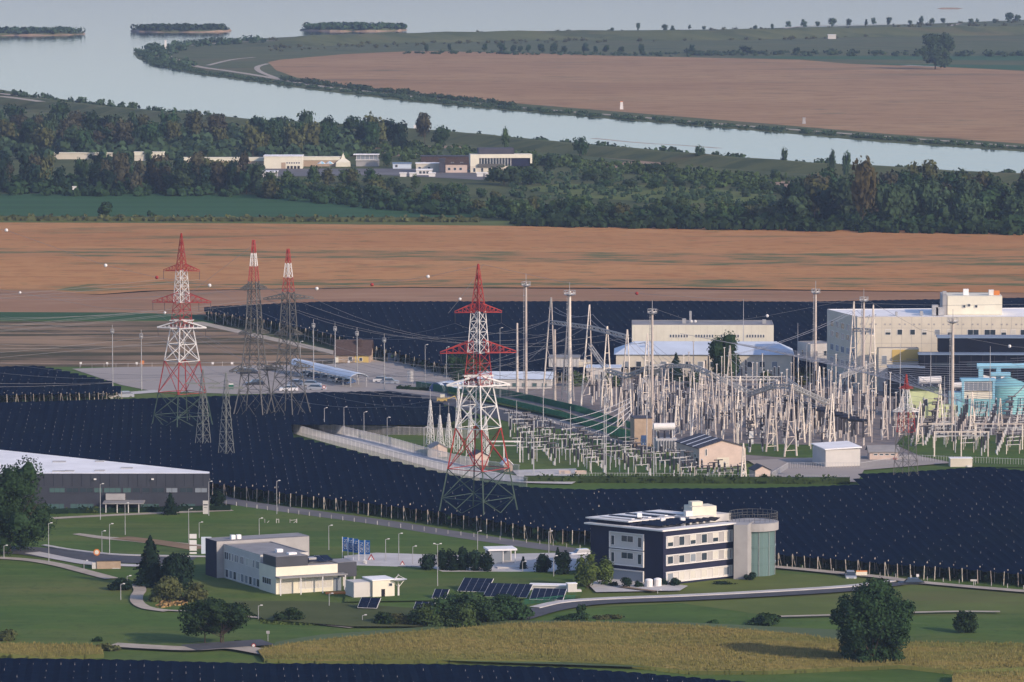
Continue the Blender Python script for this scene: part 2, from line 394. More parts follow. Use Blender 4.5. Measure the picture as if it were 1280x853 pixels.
sheet('meadow_clearing', [(655,236),(700,231),(820,233),(900,238),(960,244),(960,254),(860,256),(700,247)], 'grass_light')
sheet('yard_paving', [(330,212),(500,212),(640,214),(650,222),(600,226),(480,220),(330,222)], 'asphalt_old')
sheet('meadow_clearing', [(480,183),(700,193),(800,203),(700,205),(500,192)], 'grass_far')
ribbon('gravel_track', [(740,184),(800,190),(850,193),(900,197)], 4, 'gravel_path', z=4.4)
# open fields
sheet('crop_field', [(-400,244),(0,244),(200,243),(330,245),(450,254),(560,262),(605,268),(600,273),(300,274),(0,271),(-400,271)], 'crop_green')
sheet('grass_strip', [(-400,272),(300,275),(960,280),(1600,286),(1600,294),(960,287),(300,281),(-400,279)], 'grass_light')
sheet('farm_field', [(-400,278),(300,281),(960,287),(1600,294),(1600,372),(1280,368),(860,362),(500,361),(200,364),(120,370),(60,366),(-400,366)], 'orange_field')
sheet('weedy_strip', [(60,366),(110,357),(200,354),(420,351),(1100,349),(1500,351),(1500,359),(1000,361),(500,361),(200,365),(100,368)], 'weedy')
sheet('weedy_strip', [(-300,312),(200,312),(700,317),(1280,320),(1500,322),(1500,336),(1280,334),(900,335),(600,328),(300,324),(-300,322)], 'weedy')
sheet('farm_field', [(-400,364),(60,365),(120,371),(200,366),(500,362),(860,364),(1600,372),(1600,400),(400,400),(240,404),(-400,398)], 'brown_field')
sheet('grass_strip', [(-400,391),(160,393),(250,396),(300,402),(250,408),(-400,407)], 'crop_green')
sheet('grass_verge', [(-400,403),(250,403),(420,445),(560,480),(900,480),(1600,500),(1600,700),(-400,700)], 'grass')
sheet('stubble_field', [(-400,405),(225,404),(330,425),(400,440),(470,455),(400,461),(-400,462)], 'stubble')
ribbon('farm_track', [(245,405),(330,424),(420,444),(500,462),(560,470)], 4.5, 'gravel_path')
ribbon('farm_track', [(-50,456),(100,458),(395,456)], 3, 'sand')
# parking place and access road
sheet('parking_lot', [(90,464),(150,462),(395,459),(470,455),(530,455),(585,463),(640,472),(640,492),(760,545),(770,562),(740,556),(660,530),(600,517),(520,500),(480,496),(400,494),(300,496),(190,492),(150,484)], 'parking')
ribbon('access_road', [(470,493),(560,505),(620,520),(680,536),(745,552),(800,566)], 9, 'asphalt')
ribbon('access_road', [(-100,499),(60,499),(140,496),(200,492)], 6, 'concrete')
# substation yard
sheet('switchyard_gravel', [(640,486),(720,470),(1000,462),(1600,470),(1600,590),(1220,583),(1000,585),(860,575),(780,548),(700,516),(620,500)], 'yard_gravel')
sheet('switchyard_lawn', [(600,535),(700,540),(780,560),(860,590),(930,600),(900,606),(700,604),(640,590),(560,575)], 'grass')
sheet('switchyard_lawn', [(900,558),(1000,560),(1045,560),(1040,577),(980,576),(900,570)], 'grass')
sheet('switchyard_lawn', [(1130,548),(1600,548),(1600,592),(1220,588),(1150,574),(1120,560)], 'grass')
sheet('switchyard_gravel', [(640,592),(720,590),(725,600),(650,603)], 'concrete')
sheet('service_road', [(935,580),(1000,577),(1100,574),(1130,571),(1190,583),(1080,592),(1072,607),(1000,606),(960,596)], 'parking')
sheet('lawn', [(455,548),(560,548),(600,560),(600,585),(560,580),(500,562)], 'grass')
ribbon('fence_track', [(367,536),(420,550),(480,565),(540,582),(600,597),(660,605),(720,607)], 9, 'concrete')
# foreground
sheet('grass_field', [(-400,600),(260,636),(400,640),(700,688),(960,700),(1600,750),(1600,1100),(-400,1100)], 'grass')
sheet('lawn', [(735,740),(960,722),(1060,726),(1130,733),(1280,745),(1600,765),(1600,780),(1280,773),(985,779),(850,760),(700,768)], 'grass_light')
ribbon('road', [(262,626),(300,634),(400,648),(480,659),(560,672),(640,684),(700,692),(760,700)], 6.5, 'asphalt_old')
ribbon('footpath', [(-60,657),(50,654),(150,649),(290,643)], 3, 'gravel_path')
ribbon('footpath', [(95,673),(130,678),(180,682),(250,690)], (2,6), 'gravel_path')
ribbon('footpath', [(150,678),(200,684),(250,692)], 5, 'stubble')
ribbon('road', [(-40,692),(40,695),(90,701),(150,705),(240,707)], 11, 'asphalt')
ribbon('kerb', [(55,688),(90,694),(150,700),(240,702),(280,703)], 1.2, 'concrete', h=.12)
ribbon('pavement', [(40,697),(90,707),(130,712),(240,715)], 3.5, 'concrete')
ribbon('pavement', [(-60,702),(0,704),(40,707),(75,713),(110,722),(140,730)], 3, 'gravel_path')
ribbon('footpath', [(172,737),(175,745),(171,752),(172,760),(184,767),(210,771)], 2.4, 'gravel_path')
ribbon('footpath', [(205,770),(240,772),(330,780),(440,792)], 1.4, 'gravel_path')
sheet('plaza', [(430,702),(470,698),(560,701),(700,698),(760,700),(760,716),(700,722),(560,726),(520,722),(430,716)], 'concrete')
sheet('parking_lot', [(440,720),(520,722),(720,722),(735,735),(725,755),(560,758),(430,760)], 'grass')
sheet('plaza_verge', [(440,714),(540,717),(560,725),(450,722)], 'grass')
sheet('forecourt', [(735,738),(760,728),(860,740),(850,746),(745,748)], 'concrete')
ribbon('road', [(640,782),(690,768),(750,760),(850,756),(950,751),(1060,744),(1120,736)], 6, 'asphalt')
ribbon('kerb', [(668,768),(700,761),(750,757),(850,753),(950,748),(1060,741),(1115,734)], 2.2, 'concrete', h=.12)
ribbon('footpath', [(955,715),(1000,719),(1050,724),(1100,729),(1145,735),(1220,742),(1330,751)], 3, 'gravel_path')
ribbon('footpath', [(975,779),(1050,777),(1180,773),(1250,773)], 1.6, 'gravel_path')
sheet('rough_grass', [(395,760),(560,772),(650,775),(560,792),(440,792),(330,783),(290,760)], 'scrub')
sheet('switchyard_lawn', [(560,492),(700,522),(790,545),(800,553),(700,528),(560,498)], 'grass')
ribbon('farm_track', [(140,815),(190,818),(240,820),(290,818),(340,826),(390,834)], 4.5, 'gravel_path')
ribbon('road', [(235,819),(290,815),(335,812)], 7, 'asphalt')
ribbon('worn_patch', [(775,742),(820,748)], 1.2, 'sand')
sheet('bare_soil', [(345,812),(400,803),(640,785),(850,787),(1050,797),(1060,838),(860,846),(560,836),(330,832)], 'soil')

# ================================================================== helpers for areas
def inside(p, poly):
    x, y = p[0], p[1]; c = False; n = len(poly); j = n-1
    for i in range(n):
        xi, yi = poly[i][0], poly[i][1]; xj, yj = poly[j][0], poly[j][1]
        if (yi > y) != (yj > y) and x < (xj-xi)*(y-yi)/(yj-yi)+xi: c = not c
        j = i
    return c
def scatter(px, n, rng, z=0):
    """n places spread evenly over the ground inside a photo polygon"""
    poly = [G(x, y, z) for x, y in px]; x0 = min(p.x for p in poly); x1 = max(p.x for p in poly); y0 = min(p.y for p in poly); y1 = max(p.y for p in poly)
    out = []
    while len(out) < n:
        p = (rng.uniform(x0, x1), rng.uniform(y0, y1))
        if inside(p, poly): out.append(p)
    return out

# ================================================================== ANTI-HAIL NETS OVER THE ORCHARDS
NET_Z = 3.3
def hail_net(px, label, sp=2.3, pitch=9.0, skew=-.065, ends=True, seed=1, trees=True, post_row=0):
    rng = random.Random(seed)
    poly = [G(x, y, NET_Z) for x, y in px]
    root = empty('orchard_hail_net', (poly[0].x, poly[0].y, 0), 0, label, 'orchard net', 'dark anti-hail nets over the orchards')
    O = root.location
    # rows run along d
    d = Vector((skew, 1)).normalized()
    sheetm, tips, hedge, edgep = MB(), MB(), MB(), []
    xs = [p.x - p.y*skew for p in poly]; k0 = math.floor(min(xs)/sp); k1 = math.ceil(max(xs)/sp)
    def sides(c):
        ys = []
        for i in range(len(poly)):
            a, b = poly[i], poly[(i+1) % len(poly)]
            fa = a.x-a.y*skew-c; fb = b.x-b.y*skew-c
            if (fa > 0) != (fb > 0): ys.append(a.y+(b.y-a.y)*fa/(fa-fb))
        ys.sort(); return [(ys[i], ys[i+1]) for i in range(0, len(ys)-1, 2)]
    for k in range(k0, k1+1):
        c = k*sp
        for (ya, yb) in sides(c):
            if yb-ya < 4: continue
            n = max(1, int((yb-ya)/pitch)); rows = []
            for i in range(n+1):
                y = ya+(yb-ya)*i/n; x = c+y*skew-O.x; zz = NET_Z + rng.uniform(-.05, .06); yl = y-O.y; sag = 0
                rows.append(((x-sp/2, yl, NET_Z-.13), (x, yl, zz), (x+sp/2, yl, NET_Z-.13)))
                if i not in (0, n) and rng.random() < .7:
                    w = .075; tips.add([(x-w, yl-w, zz-.1), (x+w, yl-w, zz-.1), (x, yl+w, zz-.1), (x, yl, zz+rng.uniform(.1, .5))], [(0,1,3),(1,2,3),(2,0,3)])
            for a, b in zip(rows, rows[1:]):
                sheetm.add([a[0], a[1], a[2], b[0], b[1], b[2]], [(0,1,4,3),(1,2,5,4)])
            x = c+ya*skew
            if post_row and ya > G(0, post_row).y: continue
            edgep.append((x-O.x+rng.uniform(-.25,.25), ya-O.y+rng.uniform(-.6,.3)))
            edgep.append((x-O.x+sp*.5, ya-O.y+rng.uniform(2, 6)))
            if trees:   # the first trees of the row, seen under the net's open edge
                for t in range(26):
                    yy = ya-O.y+rng.uniform(.6, 14); z = rng.uniform(.2, 2.6); xx = x-O.x+(yy-ya+O.y)*skew+rng.gauss(0, .42); q = rng.uniform(.22, .5)
                    a = rng.uniform(0, 6.28); ca, sa = math.cos(a)*q, math.sin(a)*q; t_ = rng.uniform(-.3, .3)
                    hedge.add([(xx-ca, yy-sa, z-q), (xx+ca, yy+sa, z-q+t_), (xx+ca*.8, yy+sa+t_, z+q), (xx-ca, yy-sa, z+q*.8)], [(0,1,2,3)])
    sheetm.build('net_cover', 'net', root)
    if trees: tag(hedge.build('apple_tree_rows', 'leaf_dark', root), kind='stuff')
    if tips.v: tag(tips.build('post_tips', 'tip_post', root), kind='stuff')
    if ends:
        variants = []
        for q in range(4):
            mb = MB(); lean = rng.uniform(-.35, .35)
            mb.tube((lean, -rng.uniform(.2, .9), 0), (0, 0, NET_Z+.15), .10, .08, 5)
            if q == 2: mb.tube((.9, -.4, 0), (.05, 0, 3.6), .06, .05, 4)
            variants.append(mb.mesh('post', 'wood_post'))
        edgep.sort(key=lambda e: e[1]); edgep = edgep[:290]
        for i, (x, y) in enumerate(edgep): link('post', variants[rng.randrange(4)], root, (x, y, 0))
    return root

hail_net([(-120,452),(0,458),(48,457),(75,462),(100,468),(140,477),(150,486),(150,491),(0,494),(-120,495)], 'small dark orchard net at the left edge above the concrete lane', seed=2)
hail_net([(-160,503),(0,503),(140,499),(300,494),(400,490),(480,489),(520,494),(560,507),(600,522),(540,531),(366,531),(367,545),(420,558),(480,573),(540,588),(600,601),(660,609),(742,612),(742,664),(700,663),(650,657),(600,648),(560,642),(500,634),(440,627),(350,616),(270,605),(-160,558)],
         'large dark navy orchard net between the left warehouse and the substation fence', seed=3, post_row=596)
hail_net([(742,611),(940,610),(1068,606),(1076,592),(1130,590),(1230,583),(1280,588),(1420,592),(1420,735),(1280,718),(1200,711),(1100,704),(960,692),(880,684),(742,668)],
         'large dark navy orchard net behind the dark three storey office building', seed=4)
hail_net([(250,388),(262,383),(400,377),(860,376),(1000,377),(1280,372),(1450,372),(1450,470),(900,455),(640,470),(560,458),(470,434),(420,420),(340,402)],
         'far orchard net across the middle of the picture behind the masts', seed=5, pitch=14)
hail_net([(-120,816),(0,822),(140,824),(330,829),(560,830),(700,834),(790,840),(930,852),(1000,856),(1000,960),(-120,960)], 'nearest orchard net along the bottom edge of the picture', seed=6, ends=False, trees=False, pitch=7)

# ================================================================== MAIZE
def facing(mb, i0):
    """turn the blades added since face i0 towards the south, so both sides take the light alike"""
    for i in range(i0, len(mb.f)):
        f = mb.f[i]; a, b, c = (mb.v[k] for k in f[:3])
        ux_, uz_ = b[0]-a[0], b[2]-a[2]; vx_, vz_ = c[0]-a[0], c[2]-a[2]
        if uz_*vx_-ux_*vz_ > 0: mb.f[i] = f[::-1]
def maize(px, label, n, seed, tall=2.3):
    rng = random.Random(seed); mb = MB(); n = int(n*.7)
    mb.m = 2; from mathutils.geometry import tessellate_polygon
    pp = [G(x, y, tall-.3) for x, y in px]; pp = [Vector((p.x, p.y, tall*.80)) for p in pp]; mb.add(pp, [tuple(t) if ((pp[t[1]]-pp[t[0]]).cross(pp[t[2]]-pp[t[0]])).z > 0 else tuple(t)[::-1] for t in tessellate_polygon([pp])])
    i0 = len(mb.f)
    mb.m = 0
    for a_, b_ in zip(pp, pp[1:]+pp[:1]): mb.add([(a_.x,a_.y,0),(b_.x,b_.y,0),(b_.x,b_.y,b_.z),(a_.x,a_.y,a_.z)], [(0,1,2,3)])
    for (x, y) in scatter(px, n, rng, tall-.3):
        h = tall*rng.uniform(.80, 1.08)+.05*math.sin(x*.23); a = rng.uniform(0, 3.14); w = rng.uniform(.1, .24); c, s = math.cos(a)*w, math.sin(a)*w
        mb.m = 0
        mb.add([(x-c, y-s, 0), (x+c, y+s, 0), (x+c*.7, y+s*.7, h*.82), (x-c*.9, y-s*.9, h*.78)], [(0,1,2,3)])
        mb.add([(x+s, y-c, .4), (x-s, y+c, .2), (x-s*.5, y+c*1.1, h*.75), (x+s, y-c*.8, h*.7)], [(0,1,2,3)])
        mb.m = 1; k = rng.uniform(.25, .5)
        mb.add([(x-c*k, y-s*k, h*.74), (x+c*k, y+s*k, h*.74), (x+c*.15, y+s*.15, h), (x-c*.25, y-s*.25, h)], [(0,1,2,3)])
        if rng.random() < .5: mb.add([(x+s*k, y-c*k, h*.7), (x-s*k, y+c*k, h*.72), (x, y, h*1.02)], [(0,1,2)])
    facing(mb, i0)
    o = link('maize_field', mb.mesh('maize_field', ['corn_leaf', 'corn_tassel', 'corn_canopy'], up=True)); tag(o, label, 'crop field', kind='stuff')
maize([(322,812),(360,804),(420,797),(500,790),(640,779),(720,777),(850,780),(930,786),(1000,792),(1050,800),(1122,803),(1122,831),(1056,834),(960,838),(860,838),(790,830),(700,826),(560,824),(400,826),(330,823)], 'ripening golden maize in the long field in front', 48000, 1, 1.9)
maize([(1118,802),(1280,804),(1400,806),(1400,836),(1280,834),(1190,838),(1118,830)], 'golden maize right of the big tree', 13000, 2, 1.9)
maize([(1192,838),(1280,838),(1400,838),(1400,870),(1188,864)], 'greener maize in the bottom right corner', 4500, 3, 2.6)
maize([(-80,800),(0,803),(125,806),(130,817),(60,822),(0,816),(-80,814)], 'dry yellow reeds at the bottom left edge', 4200, 4, 1.9)

LAYER[0] += 1
def tufts(name, px, n, m, label, seed, h=(.3, .9), w=(.3, 1.0)):
    """countless small plants: one object"""
    rng = random.Random(seed); mb = MB()
    for (x, y) in scatter(px, n, rng):
        for k in range(3):
            a = rng.uniform(0, 6.28); q = rng.uniform(*w); hh = rng.uniform(*h); c, s = math.cos(a)*q, math.sin(a)*q; ox, oy = rng.gauss(0, q*.5), rng.gauss(0, q*.5)
            mb.add([(x+ox-c, y+oy-s, 0), (x+ox+c, y+oy+s, 0), (x+ox+c*.6, y+oy+s*.7+.2, hh), (x+ox-c*.7, y+oy-s*.5-.2, hh*.9)], [(0,1,2,3)])
    return tag(mb.build(name, m), label, 'plants', kind='stuff')
tufts('weeds', [(0,290),(1280,302),(1280,345),(0,345)], 2600, 'leaf_olive', 'band of low green weeds across the orange field', 11, (.2,.5), (.3,1.2))
tufts('tall_grass', [(395,762),(560,772),(640,778),(560,788),(440,790),(330,786),(300,765)], 8000, 'leaf_light', 'rough yellow green grass below the white office building', 12, (.5,1.3), (.2,.6))
tufts('tall_grass', [(195,752),(230,752),(232,762),(200,766)], 350, 'dry_grass', 'dry tan grass at the foot of the left firs', 13, (.5,1.3), (.2,.6))
tufts('rubble_weeds', [(880,779),(985,773),(985,783),(890,785)], 260, 'dry_grass', 'dry stalks on the low mound in the right meadow', 14, (.3,.9), (.2,.6))
tufts('tall_grass', [(640,765),(700,758),(720,762),(660,776)], 300, 'dry_grass', 'dry grass beside the curved road', 15, (.3,.9), (.2,.6))
tufts('orchard_verge', [(270,630),(440,648),(560,665),(742,690),(742,696),(560,674),(400,654),(270,637)], 1200, 'leaf_mid', 'green weeds along the posts of the orchard', 16, (.2,.7), (.3,.8))
tufts('field_stalks', [(0,408),(225,407),(400,442),(450,456),(0,460)], 1500, 'dry_grass', 'dry stalks on the stubble field', 17, (.2,.6), (.3,1.0))

tufts('grass_tufts', [(-20,690),(240,700),(330,780),(640,778),(1060,780),(1290,800),(1290,770),(985,760),(700,762),(500,700),(300,640),(60,660),(-20,660)], 5200, 'leaf_light', 'pale grass tufts over the near lawns', 31, (.08,.22), (.1,.4))
tufts('grass_tufts', [(-20,700),(240,735),(330,800),(200,815),(-20,800)], 3200, 'grass_dark', 'darker grass tufts in the lower left meadow', 32, (.08,.25), (.1,.5))
tufts('grass_tufts', [(740,745),(1290,750),(1290,803),(1060,800),(850,778)], 3200, 'grass_dark', 'darker grass tufts in the right meadow', 33, (.08,.25), (.1,.5))
# ================================================================== TREES AND SHRUBS
def fir(mb, rng, c, rx, ry, rz, n, leaf):
    """drooping tiers of small faces in a cone"""
    tiers = 13; z0 = c[2]-rz; o = len(mb.v)
    mb.tube((c[0],c[1],z0+.05*rz), (c[0],c[1],z0+1.9*rz), rx*.62, .05, 9)
    off = [(rng.uniform(-.12,.12), rng.uniform(0,6.28)) for _ in range(tiers)]
    for i in range(n):
        t = 1-math.sqrt(rng.random()); k = min(tiers-1, int(t*tiers)); f = t*tiers-k; a = rng.uniform(0, 6.28)
        R_ = rx*(1-t)**.85*(1+off[k][0]+.22*math.sin(a*3+off[k][1])+.12*math.sin(a*7+k))*(1.12-.35*f); r = R_*rng.uniform(.6, 1.05)
        p = Vector((c[0]+math.cos(a)*r, c[1]+math.sin(a)*r*ry/rx, z0+t*2*rz-.12*r))
        nr = Vector((math.cos(a)*.7+rng.gauss(0,.4), math.sin(a)*.7+rng.gauss(0,.4), .6+rng.gauss(0,.3))).normalized(); tt = nr.cross(Vector((rng.gauss(0,1),rng.gauss(0,1),rng.gauss(0,1)))).normalized(); b = nr.cross(tt); q = leaf*rng.uniform(.55,1.3)
        mb.add([p-tt*q, p+b*q*.6, p+tt*q, p-b*q*.7], [(0,1,2,3)])
LOBE = [.32, .52]
HERO = [(-.05,.90,.17),(.2,.86,.2),(-.28,.80,.2),(.45,.72,.22),(-.1,.72,.3),(-.55,.66,.2),(-.82,.60,.13),(-.9,.53,.1),(.68,.62,.22),(.86,.66,.14),(.3,.52,.3),(-.45,.48,.2),(.7,.5,.14),(.1,.37,.28),(.45,.36,.2),(-.36,.33,.18),(.0,.17,.26),(.32,.16,.18),(-.28,.14,.17),(.5,.25,.18),(.62,.36,.2),(-.6,.36,.2),(-.58,.22,.18),(.6,.12,.15),(-.5,.08,.14),(.15,.06,.2),(-.7,.72,.15),(0,.55,.3)]
def crown(mb, rng, c, rx, ry, rz, n, leaf, lobes=9, shape='round', core=.62, corem=1):
    if shape == 'cone': return fir(mb, rng, c, rx, ry, rz, n, leaf)
    ls = (.32, .52) if lobes < 16 else (.15, .36)
    """many leaf-sized faces through an uneven volume of overlapping lobes"""
    L = []
    for i in range(lobes):
        if shape == 'round': u = rng.uniform(-.75, .85); rr = math.sqrt(max(0, 1-u*u))*(rng.uniform(.3, .72) if lobes < 16 else math.sqrt(rng.random())*.82)
        elif shape == 'cone': u = -0.95+1.9*i/(lobes-1); rr = (1-(u+1)/2)*rng.uniform(.3, .6)
        else: u = rng.uniform(-.88, .88); rr = math.sqrt(max(0, 1-u*u*.8))*(rng.uniform(.1, .5) if lobes < 16 else math.sqrt(rng.random())*.78)
        a = rng.uniform(0, 6.28)
        if shape == 'cone': s = .13+.55*(1-(u+1)/2)
        else: s = rng.uniform(*ls)
        L.append((c[0]+rx*rr*math.cos(a), c[1]+ry*rr*math.sin(a), c[2]+rz*u*(.98 if shape == 'cone' else .8), s))
    if shape == 'hero':
        L = [(c[0]+x*rx, c[1]+rng.uniform(-.45, .45)*ry, c[2]-rz+z*2*rz, s) for x, z, s in [(a, b_, q*1.3) for a, b_, q in HERO]]
        L += [(x+rng.uniform(-.25,.25)*rx, y+rng.uniform(-.4,.4)*ry, z+rng.uniform(-.12,.12)*rz, s*.55) for x, y, z, s in L[:20]]
    else: L.append((c[0], c[1], c[2], .6 if lobes < 16 else .42))
    W_ = [l[3]**2 for l in L]
    for i in range(n):
        lx, ly, lz, s = rng.choices(L, W_)[0]
        v = Vector((rng.gauss(0,1), rng.gauss(0,1), rng.gauss(0,1))).normalized()
        r = s*rng.uniform(.72, 1.12)
        fz = .45 if shape == 'cone' else 1
        p = Vector((lx+v.x*r*rx, ly+v.y*r*ry, lz+v.z*r*rz*fz))
        nr = (v + Vector((rng.gauss(0,.55), rng.gauss(0,.55), rng.gauss(.15,.55)))).normalized()
        t = nr.cross(Vector((rng.gauss(0,1), rng.gauss(0,1), rng.gauss(0,1)))).normalized(); b = nr.cross(t)
        q = leaf*rng.uniform(.55, 1.35)
        mb.m = 0; mb.add([p-t*q-b*q*.3, p+b*q*.7-t*.1*q, p+t*q+b*q*.2, p-b*q*.75], [(0,1,2,3)])
    if core:
        for lx, ly, lz, s in L:
            o = len(mb.v); mb.m = 0; mb.sphere((0,0,0), 1, 6, 4)
            for k in range(o, len(mb.v)):
                x, y, z = mb.v[k]; q = s*core*rng.uniform(.8, 1.15); mb.v[k] = (lx+x*q*rx, ly+y*q*ry, lz+z*q*rz*(.45 if shape == 'cone' else 1))
def trunk_mb(rng, h, r, top, branches=5, spread=1.0, lean=0):
    mb = MB(); mb.tube((0,0,-.1), (lean*.4, 0, h*.6), r, r*.7, 7, False); mb.tube((lean*.4,0,h*.6), (lean, 0, top), r*.7, r*.25, 6, False)
    for i in range(branches):
        a = rng.uniform(0, 6.28); z = h*rng.uniform(.75, 1.3)
        mb.tube((lean*.5,0,z), (math.cos(a)*spread, math.sin(a)*spread, z+(top-h)*rng.uniform(.4,.8)), r*.4, r*.12, 5, False)
    return mb
def tree(kind, label, P, H, Wd, m, seed, n=1500, leaf=.35, base=.12, shape='round', lobes=10, group=None, cat='tree', depth=None, trunks=1, stem_r=None, core=.62):
    rng = random.Random(seed); root = empty(kind, (P.x, P.y, 0), 0, label, cat, group)
    if trunks:
        tm = MB()
        for k in range(trunks):
            t = trunk_mb(rng, H*max(base, .12)*1.3, stem_r or max(.1, H*.018), H*.75, 6, Wd*.3)
            off = (rng.uniform(-1, 1)*Wd*.14*(trunks > 1), rng.uniform(-1, 1)*Wd*.1*(trunks > 1)); tm.add([(x+off[0], y+off[1], z) for x, y, z in t.v], t.f)
        tm.build('trunk', 'bark', root)
    mb = MB(); rz = H*(1-base)/2; crown(mb, rng, (0, 0, H*base+rz), Wd/2, (depth or Wd)/2, rz, n, leaf, lobes, shape, core)
    mb.build('crown', m, root); return root
def T(px, py, top, wpx): 
    P = G(px, py); s = sc(py); return P, HT(P, top), wpx/s

# the big trees of the foreground
def T4(kind, label, px, py, top, wpx, m, seed, **k):
    P, h, w = T(px, py, top, wpx*(1.2 if k.get('shape') != 'column' else 1.32)); return tree(kind, label, P, h, w, m, seed, **k)
T4('broadleaf_tree', 'huge dark broadleaf tree in the foreground at right, standing at the maize field', 1091, 838, 722, 85, 'leaf_dark', 21, n=18000, leaf=.23, base=.0, lobes=12, shape='hero')
T4('broadleaf_tree', 'small round tree on a short trunk in the right meadow', 1206, 797, 764, 27, 'leaf_dark', 22, n=2200, leaf=.2, base=.12, lobes=12)
T4('broadleaf_tree', 'huge dark tree cut by the left edge in front of the warehouse', 12, 696, 571, 92, 'leaf_dark', 23, n=13000, leaf=.27, base=.0, lobes=46, shape='column')
T4('fir_tree', 'tall pointed dark fir, left one of the pair by the curved path', 188, 738, 668, 38, 'leaf_conifer', 24, n=6000, leaf=.26, base=.02, shape='cone', lobes=16, core=.8)
T4('fir_tree', 'broader blunt dark fir beside the navy side wall of the office building', 221, 742, 681, 42, 'leaf_conifer', 25, n=5000, leaf=.3, base=.03, lobes=14, shape='column')
T4('broadleaf_tree', 'spreading tree with thin trunks below the white office building', 268, 812, 744, 78, 'leaf_dark', 26, n=7000, leaf=.24, base=.22, lobes=34, trunks=4, stem_r=.16)
T4('willow_bush', 'olive bush in front of the pair of firs', 207, 757, 722, 44, 'leaf_olive', 27, n=2200, leaf=.25, base=.0, lobes=10, trunks=0, cat='bush')
T4('willow_bush', 'olive bush at the left corner of the white office building', 243, 758, 728, 30, 'leaf_olive', 28, n=1300, leaf=.25, base=.0, lobes=10, trunks=0, cat='bush')
T4('round_bush', 'dark round bush beside the start of the curved path', 154, 743, 723, 30, 'leaf_conifer', 29, n=1500, leaf=.22, base=.0, lobes=8, trunks=0, cat='bush')
T4('round_bush', 'dark bush left of the small lamp in the middle meadow', 360, 783, 761, 32, 'leaf_dark', 30, n=1200, leaf=.22, base=.0, lobes=8, trunks=0, cat='bush')
T4('round_bush', 'small bush right of the thin-trunked tree', 302, 809, 799, 18, 'leaf_dark', 31, n=500, leaf=.2, base=.0, lobes=6, trunks=0, cat='bush')
T4('round_bush', 'dark bush above the yellow reeds', 120, 808, 796, 16, 'leaf_dark', 32, n=500, leaf=.2, base=.0, lobes=6, trunks=0, cat='bush')
T4('round_bush', 'tangled bush at the right end of the yellow reeds', 137, 819, 803, 26, 'leaf_olive', 33, n=900, leaf=.22, base=.0, lobes=8, trunks=0, cat='bush')
T4('round_bush', 'pale olive bush on the left edge of the lower meadow', 6, 806, 786, 30, 'leaf_olive', 34, n=1000, leaf=.22, base=.0, lobes=8, trunks=0, cat='bush')
T4('round_bush', 'wide reddish bush on the low mound of the right meadow', 958, 786, 767, 42, 'leaf_dark', 35, n=1600, leaf=.22, base=.0, lobes=10, trunks=0, cat='bush')
T4('round_bush', 'small dark bush left of the wide reddish bush', 889, 785, 774, 16, 'leaf_dark', 36, n=500, leaf=.2, base=.0, lobes=6, trunks=0, cat='bush')
T4('round_bush', 'pointed bush beside the curved road', 727, 779, 754, 16, 'leaf_dark', 37, n=700, leaf=.2, base=.0, lobes=7, trunks=0, cat='bush')
T4('round_bush', 'flat dark bush at the bend of the curved road', 716, 781, 767, 44, 'leaf_dark', 38, n=1400, leaf=.22, base=.0, lobes=9, trunks=0, cat='bush')
T4('round_bush', 'grey green low bush right of the pointed bush', 760, 779, 768, 34, 'leaf_olive', 39, n=900, leaf=.2, base=.0, lobes=9, trunks=0, cat='bush')
# thicket in front of the solar panels
for i, (x, y, t, w, m) in enumerate([(560,787,739,64,'leaf_dark'),(600,786,736,68,'leaf_dark'),(632,782,744,52,'leaf_dark'),(535,790,757,44,'leaf_mid'),(578,791,752,48,'leaf_mid'),(485,786,764,40,'leaf_dark'),(505,788,768,34,'leaf_olive'),(648,778,757,30,'leaf_dark')]):
    T4('thicket_bush', ['broad dark bush in the middle of the thicket before the solar panels','tallest dark bush of the thicket before the solar panels','dark bush near the right end of the thicket before the solar panels','mid green bush left of the tall ones in the thicket','mid green bush at the front of the thicket','dark low bush below the cream garage','olive low bush left of the thicket','rightmost small bush of the thicket before the road'][i], x, y, t, w, m, 60+i, n=2300, leaf=.24, base=0, lobes=10, trunks=0, cat='bush')
# row of dark clipped trees behind the dish
for i, (x, t, w) in enumerate([(534,687,26),(553,684,18),(566,683,18),(580,685,18),(592,684,22),(607,690,22)]):
    T4('clipped_tree', ['leftmost and widest tree of the dark row behind the satellite dish','second tree of the dark row behind the satellite dish','third tree of the dark row, just right of the tall lamp','fourth tree of the dark row behind the satellite dish','fifth tree of the dark row behind the satellite dish','rightmost tree of the dark row beside the glass pavilion'][i], x, 719+i*.4, t, w, 'leaf_conifer', 80+i, n=1300, leaf=.24, base=.05, lobes=9, shape='column', group='dark trees behind the satellite dish')
for x, y, t, w, m, lab, sh in [(654,718,695,11,'leaf_conifer','thin small fir right of the glass pavilion','cone'),(679,722,693,22,'leaf_conifer','dark tree between the thin fir and the office building','column'),(705,725,690,24,'leaf_conifer','taller dark tree left of the pale green tree','column'),
                      (735,741,690,32,'leaf_light','tall pale green tree before the left corner of the dark office building','column'),(757,738,697,24,'leaf_light','shorter pale green tree before the left wall of the dark office building','column'),
                      (697,706,684,8,'leaf_dark','tiny fir behind the dark trees near the road','cone'),(213,648,615,22,'leaf_conifer','blue green spruce against the warehouse front','cone'),(271,642,614,20,'leaf_conifer','dark tree at the right end of the warehouse','column')]:
    T4('young_tree', lab, x, y, t, w, m, int(x), n=1300, leaf=.22, base=.06, lobes=11, shape=sh)
